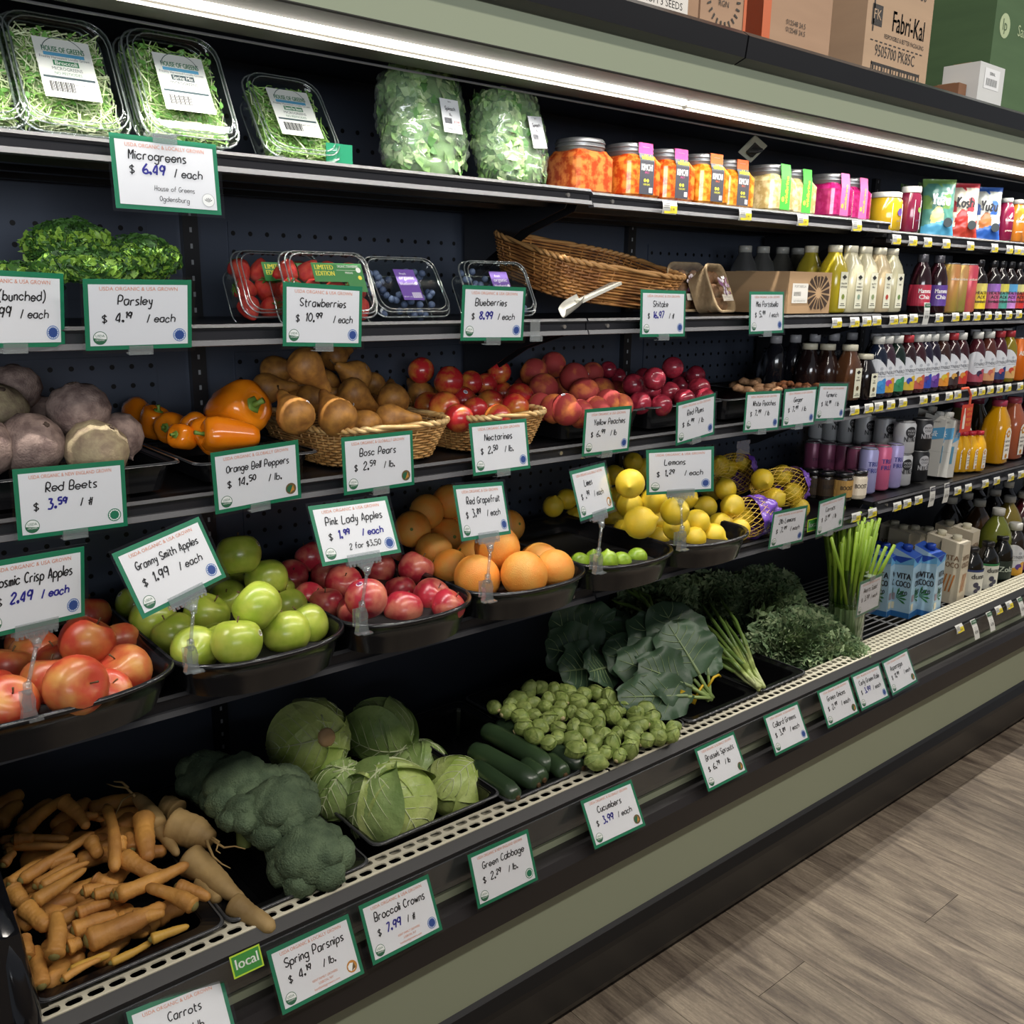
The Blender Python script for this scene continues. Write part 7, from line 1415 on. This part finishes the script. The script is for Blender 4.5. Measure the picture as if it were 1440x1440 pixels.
def malk_art(m, w, h):
    s = w/2; m.quad((-s, h*.55, .0004), (s, h*.62, .0004), (s, h*.80, .0004), (-s*.2, h*.76, .0004), 0); rect(m, -s, h*.22, -s*.2, h*.5, 1, .0004)
    rect(m, -s*.9, h*.40, s*.9, h*.402, 2, .0006); hand(m, 'milk', -s*.4, h*.64, .018, 3, z=.0008, maxw=.03); put_text(m, 'ORGANIC', 0, h*.86, .006, 2, maxw=w*.6, fn=lambda x, y: (x, y, .0006)); return [flat('5aa0cc'), flat('4a8aa8'), flat('6a6a6c'), flat('eef2f4')]
for i, (px, Y, lab, tl) in enumerate(((1322, .225, 'front tall white milk carton with blue patch leaning beside small juices', .20), (1309, .25, 'white milk carton leaning just behind the front one', .22), (1300, .33, 'greyer milk carton behind, wrapped in film', .16))):
    o = place(bag_of('malk', tallcarton('milk_carton', .068, .205, 'c9c7c0', 'c4c2bc', malk_art, WCAP, .018)), px, Y, Z4, lab, 'carton', 'tall white milk cartons'); o.rotation_euler = (0, tl*.6, .15)
OJ = lambda w, h: [(w*.46, 0), (w*.5, h*.02), (w*.5, h*.56), (w*.44, h*.72), (w*.26, h*.90), (w*.24, h*.96), (w*.24, h)]
def oj(name, w, h, col, capc, pic='c88a2c'):
    def lab(o):
        def d(m):
            disc(m, 0, h*.50, w*.26, 0, 20, 0, 0, PI); rect(m, -w*.26, h*.08, w*.26, h*.501, 0); disc(m, 0, h*.50, w*.15, 1, 14, .0006); disc(m, 0, h*.50, w*.07, 0, 10, .0010)
            for i in range(3): put_text(m, ('NATALIE', 'ORANGE', 'JUICE')[i], 0, h*(.36-.07*i), h*.035, 2, maxw=w*.4, fn=lambda x, y: (x, y, .0006))
            disc(m, 0, h*.13, w*.10, 1, 12, .0006)
        pane(o, 'paper_label', d, Matrix.Translation((0, -w/2-.001, 0)) @ UPR, [flat('ece6da'), flat(pic), flat('3c3c3c')])
    return bottle(name, OJ(w, h), mat('juice_'+col, col, .12, coat=.6), mat('cap_'+capc, capc, .35), (w*.27+.001, h*.945, h*1.05), lab, square=.32)
for i, (px, lab) in enumerate(((1341, 'first small orange juice bottle with red cap'), (1350, 'second small orange juice bottle with red cap'), (1361, 'third small orange juice bottle with red cap'), (1372, 'last small orange juice bottle with red cap before the large one'))):
    place(bag_of('ojs', oj('juice_bottle', .052, .130, 'e0a81c', 'b82c3c')), px, .205+.012*(3-i), Z4, lab, 'bottle', 'small orange juice bottles')
for px, Y, c, cp, lab in ((1396, .24, 'e0a010', 'b0405a', 'large orange juice bottle with raspberry cap'), (1417, .25, 'a85a3c', 'b04858', 'large rust coloured juice bottle beside the orange one'), (1440, .25, '4a1c30', 'a84058', 'large dark purple juice bottle at the frame edge')):
    place(oj('juice_bottle', .088, .215, c, cp)(), px, Y, Z4, lab, 'bottle', 'large juice bottles')
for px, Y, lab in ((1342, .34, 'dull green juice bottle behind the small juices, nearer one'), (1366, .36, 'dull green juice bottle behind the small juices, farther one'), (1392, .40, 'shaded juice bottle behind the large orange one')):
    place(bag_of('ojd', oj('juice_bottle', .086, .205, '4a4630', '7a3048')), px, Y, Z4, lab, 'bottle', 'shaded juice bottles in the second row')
# bottom deck, far end: large bottles
BG = [(.050, 0), (.056, .006), (.056, .150), (.052, .180), (.034, .215), (.018, .238), (.0175, .250)]
def bigb(g): return bottle('large_drink_bottle', BG, mat('big_'+g, g, .06, coat=.8), WCAP, (.0215, .243, .268))
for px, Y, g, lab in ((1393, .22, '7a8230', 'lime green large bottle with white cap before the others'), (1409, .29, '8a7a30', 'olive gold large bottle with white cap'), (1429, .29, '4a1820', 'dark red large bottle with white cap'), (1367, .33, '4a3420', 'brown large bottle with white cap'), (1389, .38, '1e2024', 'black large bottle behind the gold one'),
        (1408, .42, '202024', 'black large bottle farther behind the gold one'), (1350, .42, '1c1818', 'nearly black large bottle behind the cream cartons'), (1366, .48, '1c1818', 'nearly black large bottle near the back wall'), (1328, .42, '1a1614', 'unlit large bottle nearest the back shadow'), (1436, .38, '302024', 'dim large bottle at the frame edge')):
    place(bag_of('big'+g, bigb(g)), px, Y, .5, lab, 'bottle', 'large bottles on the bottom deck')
JB = [(.038, 0), (.043, .006), (.043, .10), (.038, .125), (.022, .150), (.019, .155), (.019, .166)]
def juicelab(c):
    def g(o):
        m = M(); fband(m, .0438, .010, .100, 0); fband(m, .0440, .096, .104, 1)
        for off in (-.45,): s = M(); put_text(s, 'dunn', 0, .072, .018, 2, maxw=.055, fn=lambda x, y: (x, y, .0014), bold=.06); disc(s, -.006, .050, .010, 3, 9, .0014); disc(s, .006, .038, .009, 3, 9, .0014); disc(s, -.004, .028, .008, 3, 9, .0014); wrap(s, .0438, 0, off); b = len(m.f); m.add(s.v, s.f); m.k[b:] = s.k
        m.build('wrap_label', [flat('dcdcd2'), flat(c), flat('2c2c30'), flat('3c3c50')], o)
    return g
for px, c, lab in ((1361, '2c3c70', 'dark juice bottle with blue banded white label'), (1383, '2c7a48', 'dark juice bottle with green banded white label')):
    place(bottle('juice_bottle', JB, mat('grape_glass', '14140f', .06, coat=.8), mat('black_cap', '1c1c20', .3), (.0205, .160, .176), juicelab(c))(), px, .175, .5, lab, 'bottle', 'white labelled dark juice bottles')
place(bottle('juice_bottle', JB, mat('grape_glass', '14140f'), mat('black_cap', '1c1c20'), (.0205, .160, .176), band(.043, .02, .09, ('22302a',), ('Zola',), 'c4d0c4', .02, ty=.05))(), 1403, .18, .5, 'black juice bottle with dark green label next to the tall kombucha', 'bottle', 'white labelled dark juice bottles')
BSY = [(r*1.35, z*1.25) for r, z in SY]
for px, c1, c2, lab in ((1420, 'd8a02c', '5a3c8a', 'tall kombucha bottle with gold base label on the bottom deck'), (1438, '8a4a90', 'd87a2c', 'tall kombucha bottle with violet and orange label on the bottom deck')):
    o = place(synergy(c1, c2, '2a2420', WCAP)(), px, .18, .5, lab, 'bottle', 'tall kombucha bottles on the bottom deck'); o.scale = (1.35, 1.35, 1.18)
# ------------------------------------------------------------------ price tags on the rails
YEL = flat('e0cc3a')
def tagp(tall=False, dark=False):
    o = empty('price_tag'); w, h = (.034, .064) if tall else (.046, .027)
    m = M(); N = 6
    m.grid(lambda u, v: (-w/2+w*u, -.003*math.sin(PI*v)-.002, -h/2+h*v), 1, N); m.build('ticket', mat('ticket_white', 'd6d6d0', .5), o)
    m = M()
    if tall:
        rect(m, -w/2+.001, h/2-.014, w/2-.001, h/2-.002, 0); put_text(m, 'NATURAL', 0, h/2-.010, .005, 2, maxw=.022, fn=lambda x, y: (x, y, .0008)); put_text(m, '8.99', 0, -.014, .009, 1, maxw=.022)
        for i in range(3): rect(m, -.010, .006-.005*i, .010, .0068-.005*i, 3)
    else:
        rect(m, .000, -h/2+.002, w/2-.001, h/2-.010, 4); rect(m, -w/2+.004, -h/2+.001, 0, -h/2+.006, 4)
        for i in range(3): rect(m, -w/2+.002, h/2-.007-.004*i, -.002, h/2-.005-.004*i, 3)
        put_text(m, '5.99', .007, -.007, .006, 1, maxw=.012, fn=lambda x, y: (x, y, .0008))
    mx = Matrix.Translation((0, -.0058, 0)) @ UPR; m.v = [tuple(mx @ Vector(p)) for p in m.v]; m.build('print', [flat('3a6a4a' if not dark else '4a4a56'), flat('2a2a2e'), flat('eef0ee'), flat('8a8a86'), YEL], o); return o
def tags(s, Y, where, tilt=0, tall=False, dark=False):
    p = None; out = []
    for q in s.split():
        x, y = (float(v) for v in q.split(',')); o = bag_of(('tag', tall, dark), lambda: tagp(tall, dark)); o.location = at(x, y, Y=Y); o.rotation_euler = (-tilt, 0, 0); out.append(o)
    series(out, ('tall white' if tall else 'white and yellow')+' price tag', where, ('tall ' if tall else '')+'price tags on '+where, 'price tag')
tags('940,292 1046,302 1127,310 1203,318 1259,337 1282,339 1303,341 1329,343 1363,346 1397,349 1418,351 1429,352 1438,353', .193, 'the top shelf rail')
tags('1175,454 1200,453 1217,452 1231,451 1255,450 1268,449 1283,448 1319,447 1342,446 1357,445 1372,445 1388,444 1402,444 1417,443 1431,442', .193, 'the second shelf rail')
tags('1200,577 1220,574 1234,572 1251,569 1268,566 1297,562 1313,560 1333,557 1345,555 1367,552 1379,550 1391,548 1404,547 1416,545 1433,543', .193, 'the third shelf rail')
tags('1202,727 1225,721 1260,712 1274,708 1290,703 1345,690 1360,686 1384,680 1400,676 1420,671 1434,667', .143, 'the fourth shelf rail')
tags('1348,884 1403,858 1418,851', .012, 'the bottom ticket channel', .4)
tags('1301,441', .186, 'the second shelf rail under the violet chia bottle', 0, True)
tags('1309,698 1329,693', .136, 'the fourth shelf rail before the milk cartons', 0, True, True)
tags('1370,885 1392,874 1435,853', .004, 'the bottom ticket channel', .4, True)
# green local tags
def localtag(p, tilt, label, s=1.):
    o = empty('local_tag', p, face_rot(0, tilt), label, 'price tag'); o.scale = (s, s, s); m = M(); m.box((0, 0, 0), (.062, .042, .0008)); m.build('card', flat('b4d43a'), o)
    m = M(); rect(m, -.028, -.018, .028, .018, 0, .0006); m.build('green_panel', flat('3c8a3a'), o); m = M(); put_text(m, 'local', 0, -.007, .019, 0, maxw=.046, bold=.05); m.v = [(x, y, .001) for x, y, z in m.v]; m.build('print', flat('f2f6ee'), o)
localtag(at(347, 1352, Y=.004), .5, 'green local tag with white word beside the parsnips card', .8); localtag(at(1143, 738, Y=.132), 0, 'small green local tag between the lemon and carrot cards', .8)
# red hanging tag with strap
p = at(1359, 588, Y=.175); o = empty('hanging_tag', p, label='orange red hang tag with a bottle picture hanging from the third shelf', cat='tag')
m = M(); m.box((0, 0, 0), (.075, .0012, .090)); m.build('card', flat('c8402c'), o)
def d(m):
    m.add([(-.026, -.034, 0), (-.010, -.034, 0), (-.010, .006, 0), (-.015, .018, 0), (-.015, .034, 0), (-.021, .034, 0), (-.021, .018, 0), (-.026, .006, 0)], [tuple(range(8))], 0)
    for i, t in enumerate(('MADE', 'WITH', 'FRESH', 'FRUIT')): put_text(m, t, .014, .024-.017*i, .010, 1, maxw=.034)
pane(o, 'print', d, Matrix.Translation((0, -.0012, 0)) @ UPR, [flat('e8dccc'), flat('e8a04a')])
m = M(); m.tube([(.01, 0, .044), (.006, -.002, .075), (-.02, -.002, .100), (-.05, .004, .098)], .004, 5); m.build('strap', flat('d85a3c'), o)
